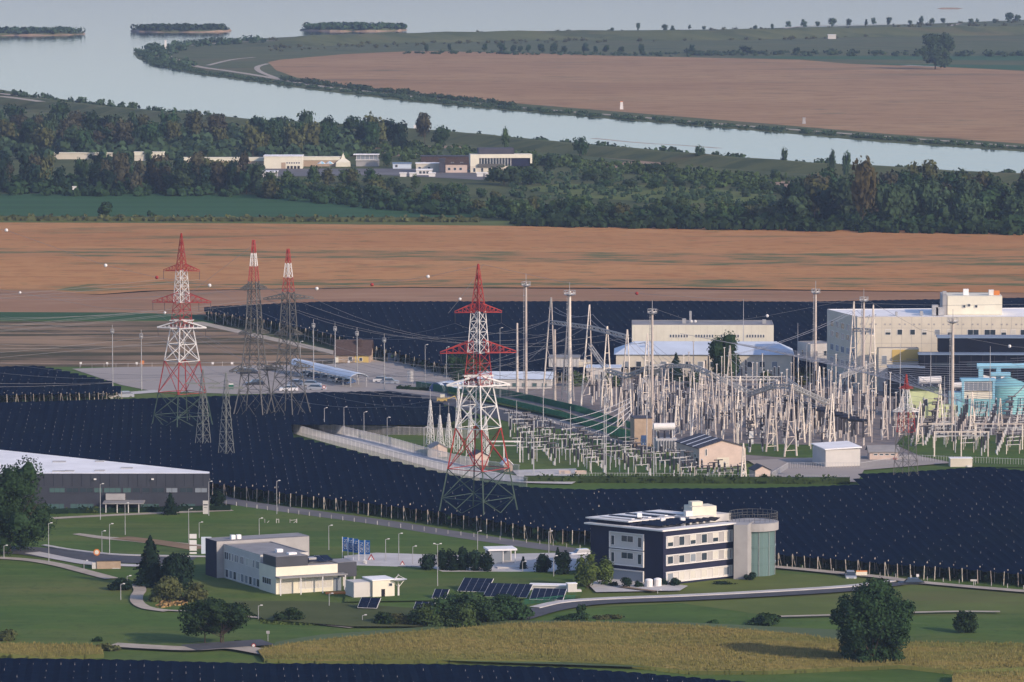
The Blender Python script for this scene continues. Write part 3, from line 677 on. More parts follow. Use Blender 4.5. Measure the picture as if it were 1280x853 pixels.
for i, (x, y, t, w) in enumerate([(783,742,722,17),(798,741,726,11),(816,738,727,9),(828,738,720,15),(843,739,722,13),(938,731,716,13),(767,740,727,15)]):
    T4('ball_tree', ['large ball-shaped tree before the left wall of the dark office building','small ball-shaped tree right of the large one','ball tree between the two white tanks','ball tree at the corner of the dark office building','ball tree before the long wall of the dark office building','ball tree at the foot of the round glass stair tower','leftmost ball tree beside the pale green trees'][i], x, y, t, w, 'leaf_conifer', 100+i, n=600, leaf=.16, base=.25, lobes=7)
for x0, x1, y, t, lab in [(880,925,736,727,'low dark hedge along the long wall of the dark office building'),(945,966,732,727,'low hedge right of the round glass stair tower'),(830,850,740,732,'short hedge at the corner of the dark office building')]:
    P, h, w = T((x0+x1)/2, y, t, x1-x0); tree('hedge', lab, P, h, w, 'leaf_conifer', x0, n=900, leaf=.16, base=0, lobes=10, trunks=0, cat='hedge', depth=2)
# hedge before the warehouse, shrubs along the substation fence, flowering shrubs
def hedge(name, label, a, b, h, depth, m, dens, seed, leaf=.22):
    rng = random.Random(seed); A, B = G(*a), G(*b); L = (B-A).length; d = (B-A).normalized(); nn = Vector((-d.y, d.x, 0)); mb = MB()
    for i in range(int(L*dens)):
        u = rng.uniform(0, L); hh = h*(.82+.22*math.sin(u*.9+seed)+.1*math.sin(u*2.3)); z = rng.uniform(.1, 1)*hh
        p = A+d*u+nn*rng.uniform(-.5, .5)*depth*(1-.3*z/hh)+Vector((0,0,z))-A
        nr = Vector((rng.gauss(0,1), rng.gauss(-.4,1), rng.gauss(.3,1))).normalized(); t = nr.cross(Vector((rng.gauss(0,1), rng.gauss(0,1), 1))).normalized(); bb = nr.cross(t); q = leaf*rng.uniform(.6, 1.4)
        mb.add([p-t*q, p+bb*q, p+t*q, p-bb*q], [(0,1,2,3)])
    k = int(L/3)+1
    for i in range(k): q0 = A+d*(L*i/k)-A; q1 = A+d*(L*(i+1)/k)-A; mb.bar(q0+Vector((0,0,h*.4)), q1+Vector((0,0,h*.4)), depth*.6, h*.8)
    o = mb.build(name, m, None, (A.x, A.y, 0)); return tag(o, label, 'hedge')
hedge('clipped_hedge', 'long clipped dark hedge in front of the warehouse', (30,648), (288,643), 2.3, 1.8, 'leaf_conifer', 26, 3)
hedge('shrub_row', 'row of low shrubs between the substation and the right orchard net', (655,606), (1062,608), 2.4, 3, 'leaf_mid', 34, 4, .28)
hedge('shrub_row', 'dark shrub row at the far edge of the first green crop field', (-60,277), (600,279), 2.6, 6, 'leaf_olive', 12, 5, .7)
hedge('shrub_row', 'low dark hedge beside the green mesh fence', (497,489), (545,492), 1.6, 2.2, 'leaf_dark', 26, 6, .25)
hedge('shrub_row', 'bushes along the orchard edge in front of the service road', (1075,608), (1130,607), 1.6, 2.2, 'leaf_mid', 20, 7, .25)
for i, x in enumerate((60, 88, 108, 118)):
    T4('flowering_shrub', ['yellow green shrub nearest the big left tree by the warehouse windows','yellow green shrub by the left warehouse windows','yellow green shrub near the warehouse canopy','yellow shrub beside the warehouse canopy'][i], x, 646, 633, 14, 'leaf_light', 130+i, n=350, leaf=.2, base=0, lobes=5, trunks=0, cat='bush')
T4('broadleaf_tree', 'dark rounded tree behind the red arms of the central pylon', 583, 486, 441, 46, 'leaf_dark', 140, n=2600, leaf=.32, base=.05, lobes=14)
T4('cypress_tree', 'dense dark egg-shaped tree before the cream hall', 906, 480, 409, 40, 'leaf_dark', 141, n=5000, leaf=.28, base=.0, lobes=13, shape='column', core=.85)
T4('conifer_tree', 'dark conifer left of the egg-shaped tree among the gantries', 845, 480, 440, 22, 'leaf_conifer', 142, n=1300, leaf=.3, base=.05, lobes=10, shape='cone')
for i, (x, y, t, w, m) in enumerate([(722,486,463,24,'leaf_mid'),(768,486,464,22,'leaf_mid'),(955,490,462,24,'leaf_mid'),(1000,490,466,16,'leaf_olive'),(868,488,462,24,'leaf_mid'),(1015,480,468,14,'leaf_light'),(1235,470,450,10,'leaf_mid')]):
    T4('yard_tree', ['green bush left of the small cream annex behind the masts','green bush under the blue roof at left','green tree in front of the blue roofed hall','olive tree at the right end of the blue roofed hall','bush beside the dark conifer in the yard','pale bush before the small white house','slim tree behind the turquoise tank'][i], x, y, t, w, m, 150+i, n=700, leaf=.35, base=.05, lobes=8)
T4('broadleaf_tree', 'big lone bluish tree standing in the far field across the river', 1169, 87, 39, 42, 'leaf_far', 170, n=4200, leaf=.8, base=.0, lobes=20, shape='column')
T4('round_bush', 'lone round bush on the edge of the green crop field', 129, 274, 253, 19, 'leaf_dark', 171, n=700, leaf=.5, base=0, lobes=7, trunks=0, cat='bush')
T4('round_bush', 'small dark bush right of the lone round bush', 188, 274, 264, 8, 'leaf_dark', 172, n=300, leaf=.4, base=0, lobes=5, trunks=0, cat='bush')

# ---- forest trees: shared shapes, each tree its own object
TREE_COUNT = [0]
def forest_proto(kind, m, seed, shape='round', n=430, leaf=.06, lobes=11, base=.04):
    rng = random.Random(seed); root = empty(kind, (0, 0, 0), 0, 'tree', 'tree')
    trunk_mb(rng, .25, .02, .8, 3, .15).build('trunk', 'bark', root)
    mb = MB(); rz = (1-base)/2; crown(mb, rng, (0, 0, base+rz), .5, .5, rz, n, leaf, lobes, shape); mb.build('crown', m, root)
    return root
protos = {}
for key, m, shape, n_ in (('a', 'leaf_dark', 'round', 4), ('b', 'leaf_far', 'round', 4), ('c', 'leaf_mid', 'column', 3), ('r', 'leaf_rust', 'round', 2), ('y', 'leaf_autumn', 'round', 1), ('k', 'leaf_conifer', 'column', 2), ('o', 'leaf_olive', 'round', 2)):
    for i in range(n_):
        nm = {'round': 'broadleaf_tree', 'column': 'poplar_tree'}[shape] if m != 'leaf_conifer' else 'conifer_tree'
        protos.setdefault(key, []).append(Proto(forest_proto(nm, m, 300+len(protos)*10+i, shape)))
def woods(px, n, hr, wr, keys, label, group, seed, rows=None):
    rng = random.Random(seed)
    for (x, y) in scatter(px, n, rng):
        k = rng.choice(keys); p = rng.choice(protos[k]); h = rng.uniform(*hr); w = rng.uniform(*wr)
        q = 640+F*x/y; lo_, hi_ = max(0, min(a for a, b in px)), min(1280, max(a for a, b in px)); f = (q-lo_)/(hi_-lo_)
        pos = ['far left', 'left', 'left middle', 'middle', 'right middle', 'right', 'far right'][max(0, min(6, int(f*7)))]
        siz = 'low' if h < hr[0]+(hr[1]-hr[0])*.33 else 'tall' if h > hr[0]+(hr[1]-hr[0])*.7 else ('wide' if w > sum(wr)/2 else 'narrow')
        p.place((x, y, 0), rng.uniform(0, 6.28), (w, w, h), label=siz+' '+label.replace('%', {'a':'dark green','b':'deep green','c':'mid green','r':'rust-tinged','y':'yellowing','k':'blackish green','o':'olive'}[k]).replace('@', pos), group=group)
        TREE_COUNT[0] += 1
woods([(985,286),(1060,289),(1290,292),(1290,264),(1060,250),(1020,256)], 58, (12, 19.5), (11, 16), 'aaakbbbor', '% tree in the @ of the tall right wood', 'tall trees of the right wood', 1)
woods([(-20,243),(320,246),(318,236),(-20,232)], 46, (11, 16), (8, 12), 'aakkbro', '% tree in the @ of the belt behind the crop field', 'trees of the left belt', 2)
woods([(-20,198),(430,197),(500,192),(600,186),(480,176),(430,178),(180,172),(-20,156)], 66, (11, 18), (9, 15), 'aaabbkrro', '% tree in the @ of the upper left wood', 'trees of the upper left wood', 3)
woods([(320,250),(560,268),(640,278),(980,284),(980,272),(640,265),(330,240)], 78, (5.5, 9), (6, 10), 'aabbcco', '% tree in the @ of the belt before the clearings', 'trees of the middle belt', 4)
woods([(330,244),(600,262),(625,252),(560,238),(440,229),(335,228)], 44, (5, 8.5), (6, 10), 'aabbcco', '% tree in the @ of the strip below the power station', 'trees below the power station', 6)
woods([(600,236),(1000,250),(1060,236),(850,214),(650,206)], 34, (3.5, 6.5), (5, 8), 'abbco', '% tree in the @ of the riverside clearings', 'trees among the riverside clearings', 5)
for i, (x, y, t, w, k, lab) in enumerate([(198,238,198,30,'y','yellowing tree in the left belt below the long cream wall'),(630,232,205,46,'b','wide grey green tree in front of the power station office'),(662,232,208,28,'a','dark tree right of the wide grey green tree'),
        (484,210,188,16,'a','dark tree right of the glazed control house'),(440,168,142,26,'a','tall dark tree at the river dike left of the cabin'),(455,172,150,16,'b','slim tree beside the tall dark tree at the dike'),(478,174,152,8,'o','bare slim tree on the river dike'),
        (631,188,160,16,'c','pointed green tree on the river side above the power station'),(725,196,168,22,'a','dark tree at the river dike right of the sand pit'),(1078,290,200,44,'y','autumn-coloured tall tree at the left end of the right wood'),(875,205,180,14,'b','slim tree at the water edge'),(980,212,182,10,'b','slim leaning tree on the water edge'),
        (1040,222,184,10,'b','slim bare tree left of the right wood'),(1058,226,186,12,'b','slim dark tree left of the right wood')]):
    P, h, wd = T(x, y, t, w); protos[k][0].place(P, i, (wd, wd, h), label=lab, group=None)
_xs = [944,965,985,1005,1022,1040,1061,1083,1092,1112,1138,1151,1165,1178,1213,1222,1243,1262,1272,862,880,798,831,840,765]
EMB = ['small dark tree, %s from the left on the far embankment' % ORD[sorted(_xs).index(v)] for v in _xs]
for i, (x, y, w, t) in enumerate([(944,36,6,31),(965,37,5,30),(985,34,8,26),(1005,33,10,24),(1022,32,7,26),(1040,32,14,23),(1061,32,8,23),(1083,31,6,24),(1092,30,7,21),(1112,30,10,22),(1138,30,7,25),(1151,29,8,20),(1165,29,8,22),(1178,28,8,23),(1213,28,8,23),(1222,27,5,23),(1243,28,6,23),(1262,27,14,16),(1272,27,10,18),(862,35,5,31),(880,36,6,32),(798,37,7,29),(831,38,9,30),(840,38,8,32),(765,38,6,34)]):
    P, h, wd = T(x, y+2, t, w); protos['b'][i % 4].place((P.x, P.y, 0), i, (wd, wd, h), label='small tree at column %d percent of the far embankment' % 0 if False else EMB[i], group='trees on the far embankment')
for i, (x, y, w, t) in enumerate([(533,66,8,54),(562,64,6,54),(606,65,8,53),(627,66,12,53),(642,66,9,55),(660,67,8,55),(676,67,12,53),(692,67,12,53),(705,67,8,56),(732,67,11,53),(745,67,8,56),(758,67,12,56),(802,69,10,53),(865,67,9,55),(776,67,10,57),(933,69,20,57),(996,69,12,58),(650,66,8,57)]):
    P, h, wd = T(x, y, t, w); protos['a'][i % 4].place((P.x, P.y, 0), i, (wd, wd, h), label='low dark tree in the line below the far embankment', group='tree line below the far embankment')
# ---- shrubs nobody could count: one object per stretch
def shrubs(name, px, n, hr, m, label, seed, leafs=16, wide=1.2):
    rng = random.Random(seed); mb = MB()
    for (x, y) in scatter(px, n, rng):
        h = rng.uniform(*hr); w = h*wide*rng.uniform(.4, .7)
        for i in range(leafs):
            v = Vector((rng.gauss(0,1), rng.gauss(0,1), rng.gauss(0,1))).normalized(); p = Vector((x+v.x*w, y+v.y*w, h*.5+v.z*h*.5))
            nr = (v+Vector((rng.gauss(0,.5), rng.gauss(0,.5), rng.gauss(0,.5)))).normalized(); t = nr.cross(Vector((rng.gauss(0,1), rng.gauss(0,1), 1))).normalized(); b = nr.cross(t); q = h*.24*rng.uniform(.7,1.4)
            mb.add([p-t*q, p+b*q, p+t*q, p-b*q], [(0,1,2,3)])
        o = len(mb.v); mb.sphere((0,0,0), 1, 5, 3)
        for k in range(o, len(mb.v)): a = mb.v[k]; mb.v[k] = (x+a[0]*w*.75, y+a[1]*w*.75, h*.45+a[2]*h*.42)
    return tag(mb.build(name, m), label, 'shrubs', kind='stuff')
shrubs('undergrowth', [(-60,246),(320,248),(600,276),(1000,288),(1300,294),(1300,272),(1000,275),(600,261),(320,234),(-60,230)], 900, (2, 5), 'leaf_dark', 'dense dark undergrowth along the foot of the belt of trees', 1)
shrubs('undergrowth', [(-60,200),(440,205),(440,172),(180,166),(-60,154)], 520, (2.5, 7), 'leaf_far', 'undergrowth of the upper left wood', 2)
shrubs('undergrowth', [(430,200),(700,212),(1000,250),(1300,268),(1300,240),(1000,226),(850,213),(700,200),(440,177)], 820, (1.2, 3.8), 'leaf_mid', 'green scrub on the river side', 3)
shrubs('undergrowth', [(640,250),(960,262),(1050,262),(1000,240),(840,226),(700,214),(640,214)], 340, (1, 3), 'leaf_far', 'loose scrub around the pale clearings', 4)
shrubs('bank_bushes', [(168,66),(190,82),(250,93),(320,102),(400,112),(520,127),(640,138),(800,151),(960,164),(1280,189),(1500,204),(1500,200),(1280,186),(960,161),(640,135),(400,110),(320,99),(250,89),(200,77),(180,64)], 900, (.7, 2.1), 'leaf_far', 'bushes along the far river bank', 5, wide=2.4)
shrubs('bank_bushes', [(168,64),(190,58),(240,54),(330,49),(330,54),(240,60),(210,72),(250,84),(235,88),(195,80)], 120, (2, 5), 'leaf_far', 'bushes round the tip of the peninsula', 6, wide=1.6)
shrubs('bank_bushes', [(330,49),(600,41),(800,39),(1000,36),(1280,26),(1280,42),(1000,50),(600,56),(330,66)], 500, (.8, 3), 'leaf_olive', 'low shrubs on the far embankment', 7, wide=1.6)
shrubs('bank_bushes', [(0,118),(300,152),(700,182),(1000,208),(1300,224),(1300,228),(1000,212),(700,187),(300,156),(0,121)], 260, (1.5, 4.5), 'leaf_far', 'small bushes on the crest of the river dike', 8)
shrubs('field_hedge', [(860,66),(1280,68),(1500,68),(1500,72),(860,70)], 180, (1.5, 4), 'leaf_far', 'dark hedge line beyond the far field', 9, wide=2)
shrubs('field_hedge', [(345,98),(430,108),(640,131),(640,134),(430,111),(350,101)], 160, (1.5, 3), 'leaf_far', 'dark hedge between the far field and the track', 10, wide=2)
shrubs('field_hedge', [(500,66),(900,68),(900,72),(640,69),(500,68)], 90, (1, 3), 'leaf_far', 'thin hedge below the far embankment', 12, wide=2)
shrubs('undergrowth', [(640,285),(1280,296),(1280,290),(960,283),(640,277)], 380, (2, 5), 'leaf_dark', 'low dark scrub behind the orange field', 13)
# islands
def island(label, px0, px1, y, top, seed):
    rng = random.Random(seed); A, B = G(px0, y), G(px1, y); c = (A+B)/2; L = (B-A).length/2; D = 40; n = 28
    root = empty('island', (c.x, c.y, 0), 0, label, 'island'); h = HT(A, top)*.55
    mb = MB(); rings = []
    for rr, z in ((1, -.2), (.97, h*.22), (.9, h*.34), (.0, h*.5)):
        rings.append([(math.cos(2*math.pi*i/n)*L*rr*(1+.04*math.sin(i*2.3)), math.sin(2*math.pi*i/n)*D*rr*(1+.08*math.sin(i*1.7)), z+(rng.uniform(-.9,.6) if z > 0 else 0)) for i in range(n)])
    for j in range(3):
        mb.m = 0 if j == 0 else 1
        for i in range(n): mb.add([rings[j][i], rings[j][(i+1)%n], rings[j+1][(i+1)%n], rings[j+1][i]], [(0,1,2,3)])
    mb.build('bank', ['sand', 'dike_grass'], root)
    q = MB()
    for i in range(300):
        a = rng.uniform(0, 6.28); r = math.sqrt(rng.random())*.96; x, yy = math.cos(a)*L*r, math.sin(a)*D*r; hh = h*rng.uniform(.5, 1.05); w = hh*.7
        for k in range(9):
            v = Vector((rng.gauss(0,1), rng.gauss(0,1), rng.gauss(0,1))).normalized(); p = Vector((x+v.x*w, yy+v.y*w, h*.35+hh*.45+v.z*hh*.5)); t = v.cross(Vector((rng.gauss(0,1), rng.gauss(0,1), 1))).normalized(); b = v.cross(t); s = hh*.35
            q.add([p-t*s, p+b*s, p+t*s, p-b*s], [(0,1,2,3)])
    tag(q.build('shrubs', 'leaf_far', root), kind='stuff')
island('sandy edged island at the left edge of the lake', -60, 106, 43, 31, 1)
island('sandy edged island in the lake, middle of the three', 164, 289, 39, 27, 2)
island('island with taller bushes beside the far embankment', 376, 509, 38, 25, 3)
P = G(1187, 11); mb = MB(); mb.add([(-12,-3,0),(12,-3,0),(14,0,0),(11,3,0),(-11,3,0),(-14,0,0),(-8,-1.5,.9),(9,-1.5,.8),(8,1.5,.9),(-7,1.5,1)], [(0,1,7,6),(1,2,8,7),(2,3,8),(3,4,9,8),(4,5,9),(5,0,6,9),(6,7,8,9)])
tag(mb.build('sand_bar', 'sand', None, P), 'tiny brown sand bar far out on the lake', 'sand bar')
# ================================================================== BUILDINGS
WIN = {}
def win_meshes(w, h, style):
    key = (round(w,2), round(h,2), style); dk = style[0] == 'w'; style = style[1:] if dk else style
    if key not in WIN:
        fr = MB(); t = .09; fr.box(0,-.08,0,w,.0,t); fr.box(0,-.08,h-t,w,0,h); fr.box(0,-.08,t,t,0,h-t); fr.box(w-t,-.08,t,w,0,h-t)
        if w > 1.5:
            k = max(1, int(round(w/1.2)))
            for i in range(1, k): fr.box(w*i/k-.035,-.07,t,w*i/k+.035,0,h-t)
        pn = MB(); pn.box(t,-.035,t,w-t,-.005,h-t)
        gm = {'dark':'glass','light':'glass_light','green':'glass_green','blind':'blind','void':'dark_void','half':'glass'}[style]
        if style == 'half': pn.m = 1; pn.box(t,-.06,h*.45,w-t,-.036,h-t)
        WIN[key] = (fr.mesh('window', 'roof_dark' if dk else 'white_paint' if style != 'green' else 'grey_wall'), pn.mesh('pane', [gm, 'blind']))
    return WIN[key]
class Bld:
    def __init__(s, name, label, pts, h, wall, roof, parapet=.3, z0=0, cat='building', root=None, part='wall', over=0):
        """prism building; pts = world ground corners, counter-clockwise from above"""
        pts = [Vector((p[0], p[1], 0)) for p in pts]
        area = sum(pts[i].x*pts[(i+1)%len(pts)].y-pts[(i+1)%len(pts)].x*pts[i].y for i in range(len(pts)))
        assert area > 0, name
        s.pts = pts; s.o = pts[0].copy() if root is None else root.location.copy(); s.h = h
        s.root = root or empty(name, s.o, 0, label, cat)
        loc = [(p-s.o) for p in pts]; MB().prism(loc, z0, h, top=False).build(part, wall, s.root)
        if roof:
            if parapet >= 0: MB().prism(s.inset(loc, .25), h-.5, h-parapet+.2 if parapet else h, True, False).build('roof', roof, s.root) if parapet else MB().prism(s.inset(loc, -over), h, h+.25).build('roof', roof, s.root)
            if parapet:
                mb = MB(); inn = s.inset(loc, .25); n = len(loc)
                for i in range(n):
                    a, b, c, d = loc[i], loc[(i+1)%n], inn[(i+1)%n], inn[i]
                    mb.add([(a.x,a.y,h+.02),(b.x,b.y,h+.02),(c.x,c.y,h+.02),(d.x,d.y,h+.02)], [(0,1,2,3)])
                    mb.add([(d.x,d.y,h+.02),(c.x,c.y,h+.02),(c.x,c.y,h-.6),(d.x,d.y,h-.6)], [(0,1,2,3)])
                mb.build('parapet', roof, s.root)
    def inset(s, loc, d):
        n = len(loc); out = []
        for i in range(n):
            a, b, c = loc[i-1], loc[i], loc[(i+1)%n]; e1 = (b-a).normalized(); e2 = (c-b).normalized()
            n1 = Vector((-e1.y, e1.x, 0)); n2 = Vector((-e2.y, e2.x, 0)); k = n1+n2
            if k.length < .2: k = n1
            k = k/ max(.3, (k.dot(n1))); out.append(b+k*d)
        return out
    def face(s, i):
        A = s.pts[i]; B = s.pts[(i+1)%len(s.pts)]; return A, B, math.atan2(B.y-A.y, B.x-A.x), (B-A).length
    def win(s, i, u, z, w, h, style='dark'):
        A, B, a, L = s.face(i); f, p = win_meshes(w, h, style); q = A+(B-A).normalized()*u-s.o
        o = link('window', f, s.root, (q.x, q.y, z), a); link('pane', p, o, (0,0,0)); return o
    def wins(s, i, n, z, w, h, u0=1, u1=None, styles=('dark',)):
        L = s.face(i)[3]; u1 = L-1 if u1 is None else u1
        for k in range(n): s.win(i, u0+(u1-u0-w)*k/max(1, n-1), z, w, h, styles[k % len(styles)])
    def panel(s, i, u, z, w, h, m, name='panel', proud=.12, y0=0.0):
        A, B, a, L = s.face(i); q = A+(B-A).normalized()*u-s.o
        return MB().box(0,-proud,0,w,-y0,h).build(name, m, s.root, (q.x, q.y, z), a)
    def slab(s, pts, z0, z1, m, name): return MB().prism([Vector((p[0],p[1],0))-s.o for p in pts], z0, z1).build(name, m, s.root)
def rect(P, ang, w, d):
    a = R(ang); u = Vector((math.cos(a), math.sin(a), 0)); v = Vector((-math.sin(a), math.cos(a), 0)); P = Vector((P[0], P[1], 0))
    return [P, P+u*w, P+u*w+v*d, P+v*d]
def gable(name, label, P, ang, w, d, h, ridge, wall, roof, cat='building', along='y', over=.4, chimney=False):
    """small pitched house; the gable faces the camera when along == 'y'"""
    root = empty(name, (P.x, P.y, 0), R(ang), label, cat); mb = MB()
    if along == 'y':
        mb.add([(0,0,0),(w,0,0),(w,0,h),(w/2,0,ridge),(0,0,h),(0,d,0),(w,d,0),(w,d,h),(w/2,d,ridge),(0,d,h)], [(0,1,2,3,4),(9,8,7,6,5),(1,6,7,2),(5,0,4,9)])
        rf = MB(); k = (ridge-h)/(w/2); t = .18
        for sx in (0, 1):
            e = -over if sx == 0 else w+over; ze = h-k*over
            rf.add([(e,-over,ze),(w/2,-over,ridge),(w/2,d+over,ridge),(e,d+over,ze),(e,-over,ze+t),(w/2,-over,ridge+t),(w/2,d+over,ridge+t),(e,d+over,ze+t)], [(4,5,6,7) if sx == 0 else (7,6,5,4),(0,1,5,4),(0,4,7,3),(3,2,6,7)])
    else:
        mb.add([(0,0,0),(w,0,0),(w,d,0),(0,d,0),(0,0,h),(w,0,h),(w,d,h),(0,d,h),(0,d/2,ridge),(w,d/2,ridge)], [(0,1,5,4),(2,3,7,6),(1,2,6,9,5),(3,0,4,8,7)])
        rf = MB(); k = (ridge-h)/(d/2); t = .18; z = h-k*over
        for e, q in ((-over, 0), (d+over, 1)):
            rf.add([(-over,e,z),(w+over,e,z),(w+over,d/2,ridge),(-over,d/2,ridge),(-over,e,z+t),(w+over,e,z+t),(w+over,d/2,ridge+t),(-over,d/2,ridge+t)], [(4,5,6,7),(0,1,5,4),(1,2,6,5),(3,0,4,7)])
    mb.build('wall', wall, root); rf.build('roof', roof, root)
    return root
def lwin(root, x, y, z, w, h, style='dark', rz=0):
    f, p = win_meshes(w, h, style); o = link('window', f, root, (x, y, z), rz); link('pane', p, o, (0,0,0)); return o
def door(root, x, y, z, w, h, m='steel_dark', rz=0):
    o = MB().box(0,-.07,0,w,0,h).build('door', m, root, (x,y,z), rz); MB().box(w*.8,-.14,h*.45,w*.88,-.07,h*.5).build('handle', 'steel', o); return o

# ---- dark three storey office building
O, Lc, Rc = G(829,738), G(738,728), G(917,728)
B = Bld('office_building', 'dark navy three storey office building with light window bands and round glass end', [O, Rc, Lc+(Rc-O), Lc], 11.1, 'navy_clad', 'roof_grey', .3)
LR = (Rc-O).length; LL = (Lc-O).length
for k, (z, hh) in enumerate(((1.3, 2.1), (4.55, 2.05), (7.85, 2.3))):
    B.panel(0, .5, z, LR-1, hh, 'grey_wall' if k else 'white_wall', 'window_band', .10)
    fr = MB(); w_ = LR-1
    fr.box(0,-.3,0,w_,-.1,.16); fr.box(0,-.3,hh-.16,w_,-.1,hh); fr.box(0,-.3,.16,.16,-.1,hh-.16); fr.box(w_-.16,-.3,.16,w_,-.1,hh-.16)
    A_, B_, a_, L_ = B.face(0); q = A_+(B_-A_).normalized()*.5-B.o; fr.build('band_frame', 'white_paint', B.root, (q.x,q.y,z), a_)
    st = (['half','dark','half','dark','half','blind'], ['dark','dark','light','dark','blind','blind'], ['light','blind','blind','blind','blind','light'])[2-k]
    for j in range(6):
        u = .9+(LR-3.6)*j/5; A_, B_, a_, L_ = B.face(0); f, p = win_meshes(1.5, hh-.5, st[j]); q = A_+(B_-A_).normalized()*u-B.o+Vector((math.sin(a_), -math.cos(a_), 0))*.11
        o = link('window', f, B.root, (q.x, q.y, z+.25), a_); link('pane', p, o, (0,0,0))
A_, B_, a_, L_ = B.face(3)
for k, (z, hh) in enumerate(((.2, 3.0), (3.9, 3.0), (7.1, 3.1))):
    u0 = LL*.26; w_ = LL*.47; u0 = LL-u0-w_
    B.panel(3, u0, z, w_, hh, 'white_wall', 'loggia', .10)
    fr = MB(); fr.box(0,-.32,0,w_,-.1,.16); fr.box(0,-.32,hh-.16,w_,-.1,hh); fr.box(0,-.32,.16,.16,-.1,hh-.16); fr.box(w_-.16,-.32,.16,w_,-.1,hh-.16)
    q = A_+(B_-A_).normalized()*u0-B.o; fr.build('band_frame', 'white_paint', B.root, (q.x,q.y,z), a_)
    if k:
        for uu, ww, zz, h2 in ((.35, .9, .5, 1.9), (w_*.34, w_*.36, 1.3, 1.3), (w_-1.5, 1.0, .5, 2.0)):
            f, p = win_meshes(ww, h2, 'dark'); q = A_+(B_-A_).normalized()*(u0+uu)-B.o+Vector((math.sin(a_), -math.cos(a_), 0))*.11
            o = link('window', f, B.root, (q.x, q.y, z+zz), a_); link('pane', p, o, (0,0,0))
    else: B.panel(3, u0+.3, z+.2, w_-.6, hh-.5, 'glass_light', 'garage_window', .16, .101)
# thin roof slab edges, raised rear block, solar roof, plant room
ux = (Rc-O).normalized(); uy = (Lc-O).normalized()
def LP(x, y): return O+ux*x+uy*y
B.slab([LP(-.7,-.5), LP(LR+.1,-.5), LP(LR+.1,2.2), LP(-.7,2.2)], 11.14, 11.42, 'white_paint', 'roof_edge')
B.slab([LP(-.7,2.2), LP(.9,2.2), LP(.9,LL+.9), LP(-.7,LL+.9)], 11.14, 11.42, 'white_paint', 'roof_edge')
B.slab([LP(1.5,9.5), LP(LR,9.5), LP(LR,LL-.3), LP(1.5,LL-.3)], 11.12, 12.1, 'navy_clad', 'penthouse')
B.slab([LP(.2,8.6), LP(LR+1,8.6), LP(LR+1,LL+1.4), LP(.2,LL+1.4)], 12.12, 12.36, 'white_paint', 'penthouse_roof')
mb = MB()
for i in range(9):
    x = 2.2+i*1.7; p = LP(x, 2.6)-B.o; q = LP(x, 8.3)-B.o; mb.add([p+Vector((0,0,11.75)), p+ux*1.25+Vector((0,0,12.25)), q+ux*1.25+Vector((0,0,12.25)), q+Vector((0,0,11.75)), p+Vector((0,0,11.65)), p+ux*1.25+Vector((0,0,12.15)), q+ux*1.25+Vector((0,0,12.15)), q+Vector((0,0,11.65))], [(0,1,2,3),(7,6,5,4),(0,4,5,1),(1,5,6,2)])
mb.build('solar_row', 'solar', B.root)
for i in range(7):
    mb = MB(); x = 2.4+i*2.1; p = LP(x, 9.6)-B.o; q = LP(x, LL-.4)-B.o; mb.bar(p+Vector((0,0,12.55)), q+Vector((0,0,12.55)), .9, .12); mb.build('roof_panel', 'solar' if i % 2 else 'roof_white', B.root)
B.slab(rect(LP(14.0, 6.4), math.degrees(math.atan2(ux.y, ux.x))-18, 5.0, 4.0), 11.1, 14.2, 'cream_bright', 'plant_room')
B.slab(rect(LP(15.0, 7.4), math.degrees(math.atan2(ux.y, ux.x))-18, 2.2, 1.8), 14.22, 15.0, 'cream_bright', 'vent_box')
B.slab(rect(LP(12.4, 6.4), math.degrees(math.atan2(ux.y, ux.x))-18, 1.4, 1.2), 11.1, 13.5, 'white_paint', 'chimney')
for x, y in ((6.2, 6.5), (4.4, 10.5), (9.2, 4.6)): B.slab(rect(LP(x, y), 10, .9, .9), 11.1, 12.6 if y < 8 else 13.4, 'roof_white', 'roof_vent')
B.slab([LP(LR-6,5), LP(LR+4.5,5), LP(LR+4.5,9), LP(LR-6,9)], 11.1, 12.5, 'white_wall', 'link_block')
# stone slab and glass stair tower
ang = math.degrees(math.atan2(ux.y, ux.x))
sp0 = G(917,730)
B.slab([sp0, sp0+Vector((2.6,-.3,0)), sp0+Vector((4.0,6,0)), sp0+Vector((.6,6,0))], 0, 11.3, 'grey_wall', 'stone_wall')
cx = G(943,727)+Vector((0,4.6,0)); cl = cx-B.o; rr = 4.3
mb = MB(); mb.tube((cl.x,cl.y,0),(cl.x,cl.y,9.6), rr-.1, rr-.1, 32); mb.build('glass_tower', 'tower_glass', B.root)
for z in (0, 3.1, 6.3, 9.5): MB().tube((cl.x,cl.y,z),(cl.x,cl.y,z+(.3 if z < 9 else 1.5)), rr+.03 if z < 9 else rr+.5, None, 32).build('floor_ring', 'grey_wall' if z > 9 else 'tower_glass', B.root)
for i in range(12):
    a = 2*math.pi*i/12+.2; x, y = cl.x+math.cos(a)*(rr), cl.y+math.sin(a)*(rr); MB().bar((x,y,0),(x,y,9.5), .07).build('mullion', 'steel', B.root)
for z, st in ((7.4, 1), (4.2, 0)):
    for j in range(3):
        a = -1.95+j*.33; MB().tube((cl.x,cl.y,z),(cl.x,cl.y,z+.9), rr-.02, None, 3).v
mb = MB()
